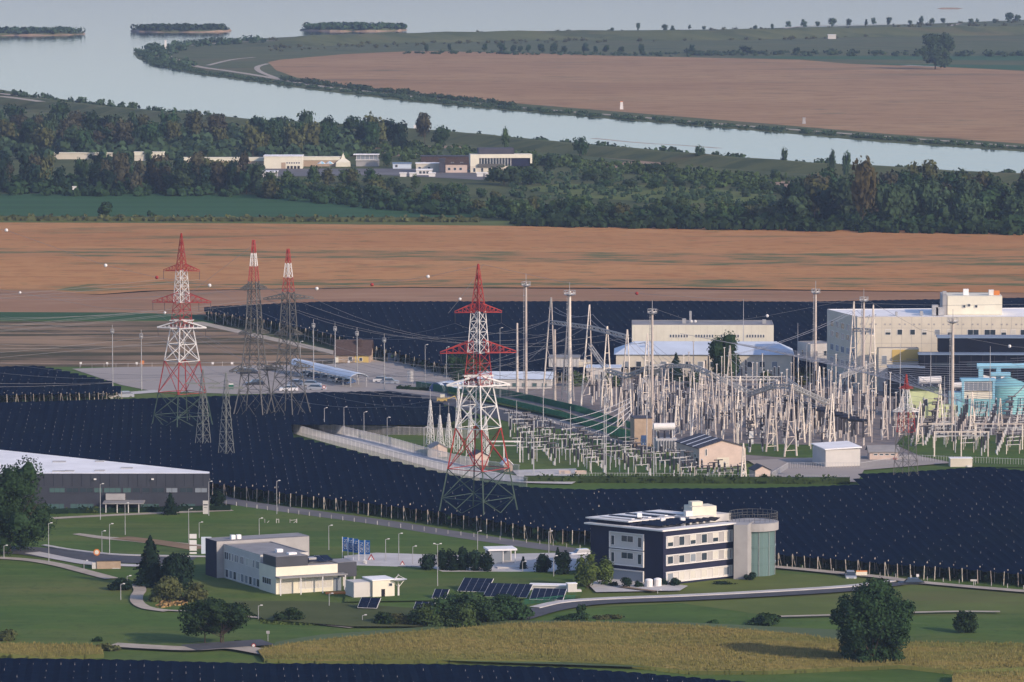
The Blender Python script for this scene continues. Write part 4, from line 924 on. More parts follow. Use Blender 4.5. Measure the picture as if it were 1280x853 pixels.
for i in range(28):
    a = 2*math.pi*i/28; a2 = 2*math.pi*(i+1)/28; p = (cl.x+math.cos(a)*(rr+.3), cl.y+math.sin(a)*(rr+.3)); q = (cl.x+math.cos(a2)*(rr+.3), cl.y+math.sin(a2)*(rr+.3))
    mb.bar((*p,11.2),(*p,12.8), .07); mb.bar((*p,12.8),(*q,12.8), .07); mb.bar((*p,12.2),(*q,12.2), .05); mb.bar((*p,11.7),(*q,11.7), .05)
mb.build('terrace_railing', 'steel_dark', B.root)
for i, (x, y) in enumerate([(811,741),(822,740)]):
    P = G(x, y); r = empty('storage_tank', P, 0, ['left of the two white upright tanks before the dark office building','right of the two white upright tanks, nearer the building corner'][i], 'tank', 'white upright tanks'); mb = MB(); mb.tube((0,0,.1),(0,0,2.4),.75,None,14); mb.build('shell','white_paint',r); MB().sphere((0,0,2.4),.75,14,6,.35).build('lid','roof_white',r); MB().tube((0,0,0),(0,0,.1),.85,None,14).build('base','concrete',r)

# ---- white and charcoal office building at lower left
O = G(345,749); AN = 25.5
def LQ(x, y): a = R(AN); return O+Vector((math.cos(a)*x-math.sin(a)*y, math.sin(a)*x+math.cos(a)*y, 0))
def rq(x0, y0, x1, y1): return [LQ(x0,y0), LQ(x1,y0), LQ(x1,y1), LQ(x0,y1)]
C = Bld('office_building', 'white two storey office building with charcoal boxes and cream front under a canopy', rq(0,0,12.5,8), 5.9, 'cream_bright', 'roof_grey', .15)
K = Bld('x', '', rq(.03,.05,6.5,6.2), 7.8, 'charcoal', 'roof_grey', .15, 5.92, root=C.root, part='upper_box')
Wb = Bld('x', '', rq(.25,8.02,10,26), 7.3, 'white_wall', 'roof_grey', .3, 0, root=C.root, part='wing_wall')
Dw = Bld('x', '', rq(-1.2,26.03,18,31.6), 7.9, 'navy_clad', 'roof_grey', .2, 0, root=C.root, part='rear_wing')
Dw.panel(0, .02, 0, 19.1, 7.85, 'grey_wall', 'rear_wing_front', .06)
Db = Bld('x', '', rq(12.55,.3,16.5,6), 6.0, 'charcoal', 'roof_grey', .15, 3.3, root=C.root, part='side_box')
for x, y in ((16.2,.6),(16.2,5.7),(14.2,.6)): p = LQ(x,y)-C.o; MB().bar((p.x,p.y,0),(p.x,p.y,3.3),.25).build('column','white_paint',C.root)
p = [q for q in rq(-.2,-2.2,13.6,-.02)]; C.slab(p, 4.0, 4.22, 'roof_grey', 'canopy')
for x in (.1, 4.2, 8.6, 13.2): p = LQ(x,-2.0)-C.o; MB().bar((p.x,p.y,0),(p.x,p.y,4.0),.22).build('column','white_paint',C.root)
mb = MB()
for i in range(9): mb.box(0,-.06,i*.36,2.9,-.01-.02*(i%2),i*.36+.33)
p = LQ(.6,0)-C.o; mb.build('garage_door','blind',C.root,(p.x,p.y,.2),R(AN))
for j in range(5): C.win(0, 4.6+j*1.35, 1.6, 1.3, 2.0, 'blind')
C.panel(0, 11.6, .1, 1.6, 3.2, 'glass_light', 'glass_door', .05)
C.win(3, 8-6.4, 2.3, 4.2, 1.25, 'dark')
for j, (xa, xb) in enumerate(((225,255),(260,272),(280,293),(300,330),(342,370),(382,408),(418,428),(435,448),(458,485))):
    st = ['dark','dark','light','light','light','blind','blind','light','light']
    Wb.win(3, (xa-218)/272*18, 4.5, (xb-xa)/272*18, 1.5, st[j])
    Wb.win(3, .9+[0,1.9,3.9,5.9,7.6,9.6,11.6,13.6,15.3][j]*1.0, 1.1, 1.5, 1.6, ['dark','light','dark','blind','light','light','dark','light','dark'][j])
for x, y, w, d, h, m in ((3.5,2,1.6,1.2,8.2,'roof_white'),(4.5,10,1.2,1,7.9,'roof_white'),(2.5,27.5,.8,.8,8.7,'roof_white'),(3.7,27.5,.8,.8,8.7,'roof_white'),(8,3,1.5,1.5,6.9,'steel'),(10.5,4.5,1,2,6.8,'roof_white')):
    C.slab(rq(x,y,x+w,y+d), 5.7 if y < 8 else 7, h, m, 'roof_unit')
mb = MB()
for i in range(6): p = LQ(7.2+i*.9, 5)-C.o; q = LQ(7.2+i*.9, 2)-C.o; mb.add([p+Vector((0,0,7)), p+Vector((.8,.3,7)), q+Vector((.8,.3,6.3)), q+Vector((0,0,6.3))], [(0,1,2,3)])
mb.build('solar_panel','solar',C.root)
# small cream annex with doors
P = G(467,752)
g = empty('equipment_house', G(466,754), R(22), 'small cream flat roofed house with one dark door right of the white office building', 'small building')
MB().box(0,0,0,4.3,5.2,4.1).build('wall','cream_bright',g); MB().box(-.15,-.15,4.12,4.45,5.35,4.3).build('roof','roof_white',g)
door(g, 1.7, 0, .4, .7, 2.1, 'dark_void'); lwin(g, 3.1, 0, 2.9, .8, .7, 'dark'); door(g, 0, 3.6, .3, .8, 1.9, 'dark_void', -math.pi/2)
MB().box(-3.5,.6,0,-.02,5,3.9).build('side_room','white_wall',g)
# orange container, bench like slab
P = G(408,747); r = empty('skip_container', P+Vector((0,-2,0)), R(6), 'flat orange container on the lawn right of the cream front', 'container'); MB().box(0,0,.2,5,1.8,1.1).build('body','orange_paint',r); MB().box(.2,.1,0,4.8,1.7,.2).build('skid','steel_dark',r)
# ---- warehouse
A = G(262,643); B0 = G(-90,643); C0 = G(-90,553,8.6); D0 = G(262,590,8.6)
Wh = Bld('warehouse', 'long charcoal warehouse with a bright white roof at the left edge', [Vector((B0.x,B0.y,0)), Vector((A.x,A.y,0)), Vector((D0.x,D0.y,0)), Vector((C0.x,C0.y,0))], 8.6, 'charcoal', 'roof_white', .15)
LW = (A-B0).length; s_ = sc(643); u = lambda px: (px+90)/s_
Wh.panel(0, .1, 4.45, LW-.2, 1.35, 'charcoal', 'window_band', .06)
for a, b, st in ((62,82,'green'),(83,99,'dark'),(100,117,'dark'),(118,129,'green'),(130,152,'green'),(154,165,'green'),(166,176,'dark'),(178,188,'dark'),(190,206,'dark'),(208,223,'blind'),(225,242,'dark'),(244,260,'blind')):
    f, p = win_meshes(u(b)-u(a), 1.1, 'w'+(st if st != 'blind' else 'light')); o = link('window', f, Wh.root, (u(a), -.07, 4.55), 0); link('pane', p, o, (0,0,0))
for a, b in ((55,81),(88,118),(176,200),(225,245)):
    f, p = win_meshes(u(b)-u(a), 1.9, 'wgreen'); o = link('window', f, Wh.root, (u(a), -.02, .4), 0); link('pane', p, o, (0,0,0))
for i in range(30): MB().box(u(-85+i*11.7), -.03, 5.9, u(-85+i*11.7)+.06, 0, 8.55).build('cladding_joint', 'black_hall', Wh.root)
Wh.panel(0, u(133), 3.1, u(157)-u(133), 1.3, 'grey_wall', 'entrance_box', .9)
mb = MB(); mb.box(u(131), -5.2, 2.75, u(182), -.02, 3.0); mb.build('canopy', 'roof_grey', Wh.root)
for px in (135,149,163,176): MB().bar((u(px), -4.9, 0), (u(px), -4.9, 2.75), .15).build('column', 'white_paint', Wh.root)
Wh.panel(0, u(134), .1, u(174)-u(134), 2.6, 'dark_void', 'entrance', .05)
for px in (118, 190): p = MB().box(u(px),-.5,7.3,u(px)+.5,0,7.6); p.build('wall_lamp','white_paint',Wh.root)
rng = random.Random(5)
for i in range(16):
    px, py = rng.uniform(20, 230), rng.uniform(573, 590)
    if (px-0)/262*28+563.5 > py: continue
    q = G(px, py, 8.7)-Wh.o; MB().box(q.x, q.y, 8.4, q.x+rng.uniform(.8,3), q.y+1.2, 8.85).build('skylight', 'steel', Wh.root)
# tan hut, glass pavilion, long low shed, white box
g = empty('brick_hut', G(121,717), R(6), 'small tan brick hut with a flat dark roof by the path', 'hut'); MB().box(0,0,0,4.6,3,2.35).build('wall','tan_wall',g); MB().box(-.15,-.15,2.37,4.75,3.15,2.52).build('roof','roof_dark',g); MB().box(-.9,.2,0,-.05,1.5,2.1).build('side_cabinet','white_wall',g); door(g, 3,0,.1,1.4,.9,'white_wall')
g = empty('glass_pavilion', G(612,712), R(12), 'white framed glass pavilion on the plaza', 'pavilion')
for x in (0, 2.6, 5.0):
    for y in (0, 4): MB().box(x,y,0,x+.18,y+.18,3.6).build('post','white_paint',g)
MB().box(.1,.1,.1,2.5,.14,3.5).build('glass_wall','glass_light',g); MB().box(.1,4.05,.1,5,4.1,3.5).build('glass_wall','glass_light',g); MB().box(-.3,-.3,3.6,5.4,4.4,3.95).build('roof','roof_white',g); MB().box(2.8,.2,.1,4.9,.25,1.2).build('glass_wall','glass_light',g)
g = empty('steps_block', G(622,718), R(12), 'white stepped terrace block in front of the glass pavilion', 'terrace')
for i in range(4): MB().box(i*.6,-i*.5,0,7-i*.4,2-i*.5,1.3-i*.3).build('step','concrete',g)
g = empty('low_shed', G(662,745), R(-8), 'long low grey white shed behind the solar panels', 'shed'); MB().box(0,0,0,7.2,2.4,1.9).build('wall','white_wall',g); MB().box(-.2,-.2,1.92,7.4,2.6,2.1).build('roof','roof_white',g)
g = empty('tarp_pile', G(640,724), R(-4), 'orange covered pile behind the solar panels', 'pile'); mb = MB(); mb.add([(0,0,0),(4.2,0,0),(4.2,1.4,0),(0,1.4,0),(.4,.3,.9),(2,.2,1.1),(3.9,.4,.8),(3.7,1.1,.9),(.5,1.2,.95)], [(0,1,6,5,4),(1,2,7,6),(2,3,8,7),(3,0,4,8),(4,5,6,7,8)]); mb.build('cover','orange_paint',g)
g = empty('utility_box', G(710,748), R(12), 'white utility cabinet at the right end of the solar panels', 'cabinet'); MB().box(0,0,0,1.7,1.5,2.6).build('body','white_wall',g); MB().box(1.72,.1,0,2.6,1.3,1.5).build('side_box','white_wall',g); MB().box(-.1,-.1,2.62,1.8,1.6,2.75).build('roof','roof_white',g)
# ---- control houses and huts of the substation
g = gable('control_house', 'pinkish control house with a dark roof crossed by pale strips', G(874,588), 18, 11.2, 15, 5.0, 6.6, 'pinkish_wall', 'roof_dark')
for i in range(3):
    y = 3+i*4; mb = MB(); mb.add([(-.45,y,5.08),(5.6,y,6.84),(5.6,y+.7,6.84),(-.45,y+.7,5.08)], [(0,1,2,3)]); mb.build('roof_strip','roof_white',g)
for i in range(4): lwin(g, 0, 13.5-i*3.4, 2.6, 1.4, .9, 'dark', -math.pi/2)
door(g, 4.2, 0, 0, 3, 2.7, 'cream_wall'); lwin(g, 1.4, 0, 3.2, .5, 1.6, 'dark'); 
for i in range(2): door(g, 0, 5.6-i*3.6, 0, 1.2, 2.6, 'dark_void', -math.pi/2)
for args in [('small cream hut with a grey hip roof by the fence track', (540,576), 14, 3.6, 4, 2.9, 3.9, 'pinkish_wall', 'roof_grey'), ('small cream hut behind the red legs of the central pylon', (592,586), 14, 3.4, 4, 2.9, 3.8, 'pinkish_wall','roof_dark'),
             ('small pinkish hut with a vent, right of the control house', (944,604), 14, 3.5, 4.5, 2.8, 3.7, 'pinkish_wall','roof_dark'), ('tiny beige hut at the right legs of the central pylon', (630,593), 14, 2, 3, 2.2, 3.2, 'tan_wall','roof_white')]:
    lab, (x, y), an, w, d, h, rg, wl, rf = args; g = gable('hut', lab, G(x,y), an, w, d, h, rg, wl, rf, 'hut', over=.25); lwin(g, w*.4, 0, 1.3, .6, .45, 'dark')
g = empty('white_shed', G(1032,588), R(14), 'white flat roofed shed beside the service road of the substation', 'shed'); MB().box(0,0,0,8.2,10,4.6).build('wall','white_wall',g); MB().add([(-.3,-.3,4.62),(8.5,-.3,4.9),(8.5,10.3,5.2),(-.3,10.3,4.9),(-.3,-.3,4.85),(8.5,-.3,5.15),(8.5,10.3,5.45),(-.3,10.3,5.1)], [(4,5,6,7),(0,1,5,4),(1,2,6,5),(3,0,4,7)]).build('roof','roof_white',g)
g = gable('low_house', 'low white house with a grey roof right of the white shed', G(1087,579), 3, 6.6, 5, 2.6, 3.7, 'pinkish_wall', 'roof_grey', along='x')
for i in range(4): lwin(g, .9+i*1.3, 0, 1.7, 1.0, .5, 'dark')
MB().box(5.4,-.5,.1,6.1,-.05,1.3).build('red_cabinet','red_paint',g)
g = empty('cream_cabinet', G(1188,587), R(4), 'cream equipment cabinet at the edge of the right orchard net', 'cabinet'); MB().box(0,0,0,5,2.5,2.4).build('body','cream_wall',g); MB().box(-.1,-.1,2.42,5.1,2.6,2.55).build('roof','roof_white',g); MB().box(3.8,-.5,.2,4.9,-.03,.9).build('vent','white_paint',g)
g = empty('firewall_block', G(793,562), R(8), 'tan windowless block with a blue door behind the white transformer', 'building'); MB().box(0,0,0,4.2,6,7.2).build('wall','tan_wall',g); MB().box(-.1,-.1,7.22,4.3,6.1,7.4).build('roof','roof_dark',g); door(g, 1.6,0,.1,1.2,3.2,'car_blue')
for i, x in enumerate((700, 720)):
    g = empty('crate_stack', G(x,597), R(4), ['left pinkish skip by the shrub row of the substation','right pinkish skip by the shrub row of the substation'][i], 'container', 'pinkish skips by the shrub row'); MB().add([(0,0,.1),(2.2,0,.1),(2.2,1.5,.1),(0,1.5,.1),(-.2,-.1,1.4),(2.4,-.1,1.4),(2.4,1.6,1.4),(-.2,1.6,1.4)],[(0,1,5,4),(1,2,6,5),(2,3,7,6),(3,0,4,7),(3,2,1,0)]).build('tub','pinkish_wall',g); MB().box(.1,.05,1.0,2.1,1.4,1.25).build('load','tan_wall',g)
# ---- cream hall and blue roofed hall
P = G(790,458); Hc = Bld('cream_hall', 'long cream hall with a row of small dark vents behind the blue roofed hall', rect(P, -1, (967-790)/4.56, 16), 11.4, 'cream_bright', 'roof_grey', .3)
for k in range(4):
    for j in range(7): Hc.win(0, 10.3+k*7.0+j*.75, 7.9, .55, .9, 'dark')
for k in range(19): Hc.panel(0, .7+k*2, .1, .07, 11.1, 'cream_wall', 'panel_joint', .03)
for x, y, w, h in ((14,6,1,12.6),(16,8,.6,14.5),(36,5,1,12.4)): q = rect(P+Vector((x,y,0)),0,w,1); Hc.slab(q, 11, h, 'steel', 'roof_unit')
P = G(770,474); w_ = (990-770)/4.68
g = empty('workshop_hall', P, R(-1.5), 'cream workshop hall with a pale blue hipped roof', 'hall')
MB().box(0,0,0,w_,18,6.6).build('wall','cream_wall',g)
MB().add([(-.6,-.6,6.62),(w_+.6,-.6,6.62),(w_+.6,18.6,6.62),(-.6,18.6,6.62),(5,9,9.4),(w_-4,9,9.4)], [(0,1,5,4),(1,2,5),(2,3,4,5),(3,0,4)]).build('roof','roof_blue',g)
for i in range(13): lwin(g, 2+i*3.3, 0, 3.2, 1.5, 1.6, 'dark' if i % 3 else 'light')
for i in range(4): lwin(g, 3+i*9, 0, .3, 3.4, 2.6, 'light')
P = G(686,474); g = empty('panel_shed', P, R(-3), 'small grey white panelled shed behind the tall gantries', 'shed'); MB().box(0,0,0,8,8,5.6).build('wall','white_wall',g); MB().box(-.2,-.2,5.62,8.2,8.2,5.85).build('roof','roof_grey',g)
for i in range(9): MB().box(.4+i*.88,-.05,.1,.47+i*.88,0,5.5).build('panel_joint','grey_wall',g)
MB().box(8.02,1,0,11,7,4.6).build('annex','cream_wall',g); lwin(g,4,0,1.5,.7,1.2,'dark')
P = G(733,480); g = empty('panel_shed', P, R(-3), 'low pale shed left of the blue roofed hall', 'shed'); MB().box(0,0,0,9,8,4.2).build('wall','white_wall',g); MB().box(-.2,-.2,4.22,9.2,8.2,4.4).build('roof','roof_blue',g); lwin(g,2,0,1.2,2.2,1.4,'light')
# ---- small white house, large white block
P = G(1013,468); Hs = Bld('white_house', 'small white two storey house left of the big office block', rect(P, 20, 7, 9), 8.2, 'white_wall', 'roof_grey', .3)
for z in (1.6, 4.8): Hs.win(0, 3.8, z, 1.8, 1.5, 'dark'); Hs.win(0, 1, z, 1.1, 1.5, 'dark'); Hs.win(3, 3, z, 1.2, 1.5, 'dark')
P = G(1071,489); AN2 = 2
Hb = Bld('office_block', 'large cream white office block with one long row of windows and a roof plant storey', [G(1071,489), G(1071,489)+Vector((68,-1,0)), G(1071,489)+Vector((68,30,0)), G(1046,489)+Vector((-1.2,24,0))], 19.5, 'cream_wall', 'roof_white', .3)
fs = 4.8
for px, st, w in ((1075,'half',1.6),(1086,'light',1.2),(1106,'half',1.5),(1121,'dark',1.4),(1137,'dark',1.4),(1152,'half',1.3),(1168,'light',1.4),(1184,'half',1.4),(1209,'dark',3.0),(1230,'dark',3.0),(1251,'half',1.4),(1263,'blind',1.4),(1275,'dark',1.4)):
    Hb.win(0, (px-1071)/fs, 14.7, w, 1.5, st)
for i in range(26): Hb.panel(0, .8+i*1.9+(i%2)*.5, 17.3, .5, .4, 'grey_wall', 'vent', .04)
for i in range(17): Hb.panel(0, 1.2+i*2.6, .1, .06, 19.2, 'grey_wall', 'panel_joint', .02)
for z in (4.5,8.5,12.5,16.5): Hb.panel(0, .05, z, 60, .06, 'grey_wall', 'panel_joint', .03)
for k, z in enumerate((2,5.5,9,12.5,15.2)):
    for j in range(5): Hb.win(3, 3+j*4.4, z, 2.6, 1.7, 'light' if (k+j) % 2 else 'dark')
Hb.slab(rect(G(1186,489)+Vector((0,6,0)), -1, 14.3, 12), 19.5, 24.4, 'cream_bright', 'plant_storey')
Hb.slab(rect(G(1180,489)+Vector((0,6.2,0)), -1, 1.2, 11), 19.5, 24.6, 'grey_wall', 'plant_storey_side')
for x, w, h, m in ((1207,1.4,26,'roof_white'),(1239,1.3,25.8,'white_paint'),(1245,1.6,25.6,'orange_paint'),(1181,1,25.4,'steel')): Hb.slab(rect(G(x,489)+Vector((0,9,0)), 0, w, 1.2), 24.4, h, m, 'roof_unit')
for x, w, h in ((1166,1.6,22.2),(1171,2.2,21.6),(1151,.8,20.6),(1120,.6,20.4)): Hb.slab(rect(G(x,489)+Vector((0,4,0)), 0, w, 1.5), 19.5, h, 'steel', 'roof_unit')
for j, px in enumerate((1205,1211,1220)): q = G(px,489)+Vector((0,6.0,0))-Hb.o; f, p = win_meshes(.8,.8,'dark'); o = link('window', f, Hb.root, (q.x,q.y-.2,21.3+.3*(j%2)), 0); link('pane', p, o, (0,0,0))
P = G(1098,492); Hy = Bld('yellow_annex', 'low cream and ochre annex in front of the large office block', rect(P, 4, 10.5, 3), 11.8, 'cream_wall', 'roof_grey', .3)
Hy.panel(0, 3.5, 8.2, 7, 3.2, 'yellow_paint', 'ochre_panel', .1); 
for i in range(4): Hy.win(0, 4+i*1.6, 8.6, 1.1, 1.8, 'dark' if i == 3 else 'half')
Hy.win(0, .8, 7.5, 1.4, 2.4, 'light'); Hy.panel(0,.1,.1,3,6.5,'white_wall','lower_wall',.3)
# ---- stepped black hall
P = G(1150,498)
Hk = Bld('turbine_hall', 'black stepped industrial hall with steel blue roof strips at the right edge', rect(P, -1, 45, 9), 11.2, 'black_hall', None)
Hk.slab(rect(P+Vector((-.5,-.6,0)), -1, 46, 4.2), 11.22, 11.6, 'roof_steelblue', 'lower_roof')
Hk.slab(rect(P+Vector((-8.2,-2,0)), -1, 9, 6), 0, 8.0, 'black_hall', 'side_hall'); Hk.slab(rect(P+Vector((-8.5,-2.3,0)), -1, 9.6, 5), 8.02, 8.4, 'roof_steelblue', 'side_roof')
Hk.slab(rect(P+Vector((5.0,3.6,0)), -1, 42, 5.3), 11.6, 15.2, 'black_hall', 'upper_hall'); Hk.slab(rect(P+Vector((4.6,3.3,0)), -1, 42, 5.0), 15.22, 15.7, 'roof_steelblue', 'upper_roof')
for i in range(15): Hk.panel(0, 1+i*3, .1, .12, 10.9, 'charcoal', 'cladding_rib', .12)
for i in range(5): Hk.panel(0, 3+i*9, 8.2, 6, 1, 'glass', 'window_strip', .08)
# ---- tanks and pipes of the power plant
P = G(1262,522); g = empty('storage_tank', P, 0, 'large turquoise tank with a conical roof and a stair at the right edge', 'tank')
mb = MB(); mb.tube((0,6,0),(0,6,7.6),5.4,None,40,False); mb.build('shell','turquoise',g,smooth=True); MB().tube((0,6,7.6),(0,6,9.6),5.5,.4,40).build('roof','turquoise',g)
mb = MB()
for i in range(16): a = -2.6+i*.11; r = 5.7-i*.12; mb.bar((math.cos(a)*5.6,6+math.sin(a)*5.6,i*.48),(math.cos(a+.11)*5.6,6+math.sin(a+.11)*5.6,(i+1)*.48),.6,.14)
mb.build('stair','steel',g)
P = G(1223,505); g = empty('pipe_bridge', P, 0, 'pale turquoise pipe portal above the white pipes at the right edge', 'pipe bridge')
for x in (0, 4.5, 13): MB().box(x,0,0,x+1.2,1.2,9.4).build('leg','sky_blue_paint',g)
MB().tube((-.4,.6,9.6),(16,.6,9.6),.75,None,12).build('pipe','sky_blue_paint',g); MB().tube((3,-1,7.6),(8,-1,7.6),.6,None,12).build('pipe','sky_blue_paint',g)
P = G(1202,524); g = empty('pump_house', P, 0, 'turquoise framed box with a dark window between transformers and tank', 'building')
MB().box(0,0,0,8.2,4,5).build('wall','turquoise',g); MB().box(0,0,5.02,8.2,4,6.8).build('belt','cream_bright',g); lwin(g,.6,-.01,7.0,6.8,2.2,'light')
for x in (0,7.6): MB().box(x,-.1,5,x+.6,.4,9.4).build('post','sky_blue_paint',g)
MB().box(-.2,-.2,9.4,8.4,4.2,9.9).build('roof','sky_blue_paint',g); MB().box(.5,.6,6.9,7.7,3.6,9.38).build('glass_wall','glass_light',g); MB().box(-3,0,0,-.05,4,6.6).build('side_block','sky_blue_paint',g)
for i, (x, y) in enumerate(((1225,498),(1238,498),(1250,498))):
    g = empty('cooling_pipe', G(x,y), 0, ['left','middle','right'][i]+' of three short white cylinders under the turquoise pipe portal', 'pipe', 'white cylinders under the pipe portal'); MB().tube((0,0,5.2),(2.2,.4,5.2),.9,None,12).build('drum','white_paint',g); MB().box(.4,-.3,0,.8,.3,4.4).build('leg','steel',g); MB().tube((2.4,-.2,4),(3.4,-.2,7.4),.35,None,8).build('black_pipe','dark_void',g)
def transformer(name, label, x, y, sc_=1, big=True):
    g = empty(name, G(x,y), R(8), label, 'transformer'); g.scale = (sc_,)*3
    MB().box(0,0,.3,5,3,3.6).build('tank_body','device_grey',g); mb = MB()
    for i in range(7): mb.box(.3+i*.65,-.8,.6,.45+i*.65,-.05,3.2)
    mb.build('radiator','device_grey',g); MB().tube((-.4,1.4,6.3),(4.6,1.4,6.3),.85,None,14).build('conservator','white_paint',g)
    for i in range(3): o = MB().tube((.8+i*1.5,1.5,3.6),(.6+i*1.5,.8,5.4),.28,.16,8).build('bushing','insulator',g)
    for i, xx in enumerate((.4, 4.1)): MB().bar((xx,1.4,3.6),(xx,1.4,5.6),.2).build('support','white_paint',g)
    for k in range(4): MB().tube((5.0+.1*k,-.3,1+k*.7),(5.0+.1*k,-.05,1+k*.7),.32,None,8).build('fan','steel',g)
    return g
transformer('transformer', 'white transformer with a big round conservator beside the tan block', 820, 568)
transformer('transformer', 'white transformer before the black hall, left one', 1152, 512, 1.15)
transformer('transformer', 'white transformer half hidden behind the tall mast at right', 1194, 512, .95)
P = G(1136,526); g = empty('pump_building', P, R(2), 'pale yellow green flat building in the switchyard before the black hall', 'building'); MB().box(0,0,0,8.2,6,7.4).build('wall','pale_green',g); MB().box(-.2,-.2,7.42,8.4,6.2,7.8).build('roof','grass_far',g)
for i in range(3): lwin(g, 1+i*2.5, 0, 1.2+(i%2)*2.4, 1.2, 1.8, 'dark')
MB().box(8.22,1,0,12,5,3.6).build('side_room','pale_green',g)
# ---- old farmhouse, kiosk, tents, long sheds, canopy
g = gable('farmhouse', 'old farmhouse with a big brown roof and brick and plaster walls by the parking place', G(419,456), -4, 9.6, 8.5, 3.0, 6.4, 'tan_wall', 'roof_brown', along='x', over=.5)
MB().box(6.2,2,4.2,7.2,3,7).build('chimney','roof_brown',g); MB().box(-.01,-.05,.1,.9,0,2.2).build('door','cream_bright',g); lwin(g, 3.6,0,1,1.2,1.2,'dark'); lwin(g, 6.6,0,1,1,1,'dark'); MB().box(5.4,-.03,.1,9.2,0,2.5).build('plaster_patch','yellow_paint',g)
g = empty('kiosk', G(485,454), 0, 'small grey green cabin right of the farmhouse', 'cabin'); MB().box(0,0,0,3.3,2.6,2.4).build('wall','roof_steelblue',g); MB().box(-.1,-.1,2.42,3.4,2.7,2.55).build('roof','roof_grey',g)
for i in range(3): MB().box(.5+i,-.04,.2,.56+i,0,2.3).build('panel_joint','steel_dark',g)
for i, (x, lab) in enumerate(((536,'left of the two round tunnel tents with dark fronts'),(548,'right of the two round tunnel tents with dark fronts'))):
    g = empty('tunnel_tent', G(x,492), R(-30), lab, 'tent', 'round tunnel tents behind the green fence'); n = 12; r = 2.2; mb = MB()
    pr = [(r*(1-math.cos(math.pi*j/n)), .6+r*1.05*math.sin(math.pi*j/n)) for j in range(n+1)]
    for j in range(n): a, b = pr[j], pr[j+1]; mb.add([(a[0],0,a[1]),(b[0],0,b[1]),(b[0],8,b[1]),(a[0],8,a[1])], [(0,1,2,3)])
    mb.build('cover','roof_blue',g); MB().add([(0,.1,0)]+[(a,.1,z) for a, z in pr]+[(2*r,.1,0)], [tuple(range(n+3))]).build('front','car_blue',g)
P = G(598,489); g = empty('long_shed', P, R(-3), 'long low shed with a pale roof behind the green fence', 'shed'); MB().box(0,0,0,19,9,3.2).build('wall','white_wall',g); MB().add([(-.4,-.4,3.22),(19.4,-.4,3.22),(19.4,9.4,3.22),(-.4,9.4,3.22),(-.4,4.5,4.8),(19.4,4.5,4.8)],[(0,1,5,4),(2,3,4,5),(1,2,5),(3,0,4)]).build('roof','roof_blue',g)
for i in range(7): lwin(g, 1+i*2.6, 0, 1.1, 1.3, 1.1, 'green')
P = G(560,470); g = empty('long_shed', P, R(-3), 'low flat shed left of the dark round tree', 'shed'); MB().box(0,0,0,16,6,2.6).build('wall','grey_wall',g); MB().box(-.2,-.2,2.62,16.2,6.2,2.85).build('roof','roof_grey',g); lwin(g,12,-.01,.8,3,1.2,'light')
a, b = G(369,468), G(449,487)
g = empty('parking_canopy', a, math.atan2(b.y-a.y, b.x-a.x), 'long curved pale canopy over parked vehicles on the parking place', 'canopy'); L = (b-a).length; n = 8; mb = MB(); wd = 5.5
for i in range(n):
    t0, t1 = -1+2*i/n, -1+2*(i+1)/n; z0, z1 = 3.2+1.1*(1-t0*t0), 3.2+1.1*(1-t1*t1); e0, e1 = 2.5*abs(t0)**2, 2.5*abs(t1)**2
    mb.add([(e0,t0*wd/2,z0),(L,t0*wd/2,z0),(L,t1*wd/2,z1),(e1,t1*wd/2,z1),(e0,t0*wd/2,z0-.12),(L,t0*wd/2,z0-.12),(L,t1*wd/2,z1-.12),(e1,t1*wd/2,z1-.12)], [(0,1,2,3),(7,6,5,4),(1,5,6,2),(0,3,7,4)])
mb.add([(2.5,-2.75,3.2),(L,-2.75,3.2),(L,-2.75,3.0),(2.5,-2.75,3.0)],[(3,2,1,0)]); mb.build('roof','roof_blue',g)
for i in range(9):
    for y in (-2.2, 2.2): MB().bar((2.5+i*(L-3)/8,y,0),(2.5+i*(L-3)/8,y,3.4),.16).build('post','steel',g)
# ---- power station group beyond the woods
s2 = sc(214)
def far_box(name, label, x0, x1, yb, yt, d, wall, roof, ang=0, cat='building'):
    P = G(x0, yb); w = (x1-x0)/sc(yb); h = HT(P, yt); g = empty(name, P, R(ang), label, cat); MB().box(0,0,0,w,d,h).build('wall',wall,g); MB().box(-.3,-.3,h+.01,w+.3,d+.3,h+.35).build('roof',roof,g); return g, w, h
g, w, h = far_box('gate_building', 'cream block with a dark door in the middle of the power station', 330, 378, 212, 196, 12, 'cream_bright', 'roof_white')
door(g, w*.45,0,0,2.0,3.2,'tan_wall')
for i in range(6): lwin(g, w*.58+i*1.1, 0, 2.6, .8, .8, 'dark')
for i in range(4): door(g, w*.6+i*1.6,0,0,1.1,1.6,'dark_void')
g, w, h = far_box('long_wall', 'long low cream wall left of the power station block', 228, 330, 210, 198, 4, 'tan_wall', 'cream_bright'); MB().box(0,-.2,h-1.3,w,0,h).build('parapet','cream_bright',g)
g, w, h = far_box('long_wall', 'long low cream wall right of the power station block', 378, 425, 209, 197, 4, 'tan_wall', 'cream_bright'); MB().box(0,-.2,h-1.3,w,0,h).build('parapet','cream_bright',g)
g, w, h = far_box('long_wall', 'short piece of cream wall showing between the trees of the left belt', 168, 205, 202, 191, 4, 'cream_wall', 'cream_bright'); MB().box(0,-.2,h-1.3,w,0,h).build('parapet','cream_bright',g)
g, w, h = far_box('long_wall', 'thin strip of cream wall far left between the trees', 56, 140, 200, 192, 4, 'cream_wall', 'cream_bright')
g, w, h = far_box('pale_roof_shed', 'flat pale roofed shed in front of the power station', 314, 346, 226, 216, 12, 'grey_wall', 'roof_white'); door(g,4,0,0,2,2.4,'white_paint')
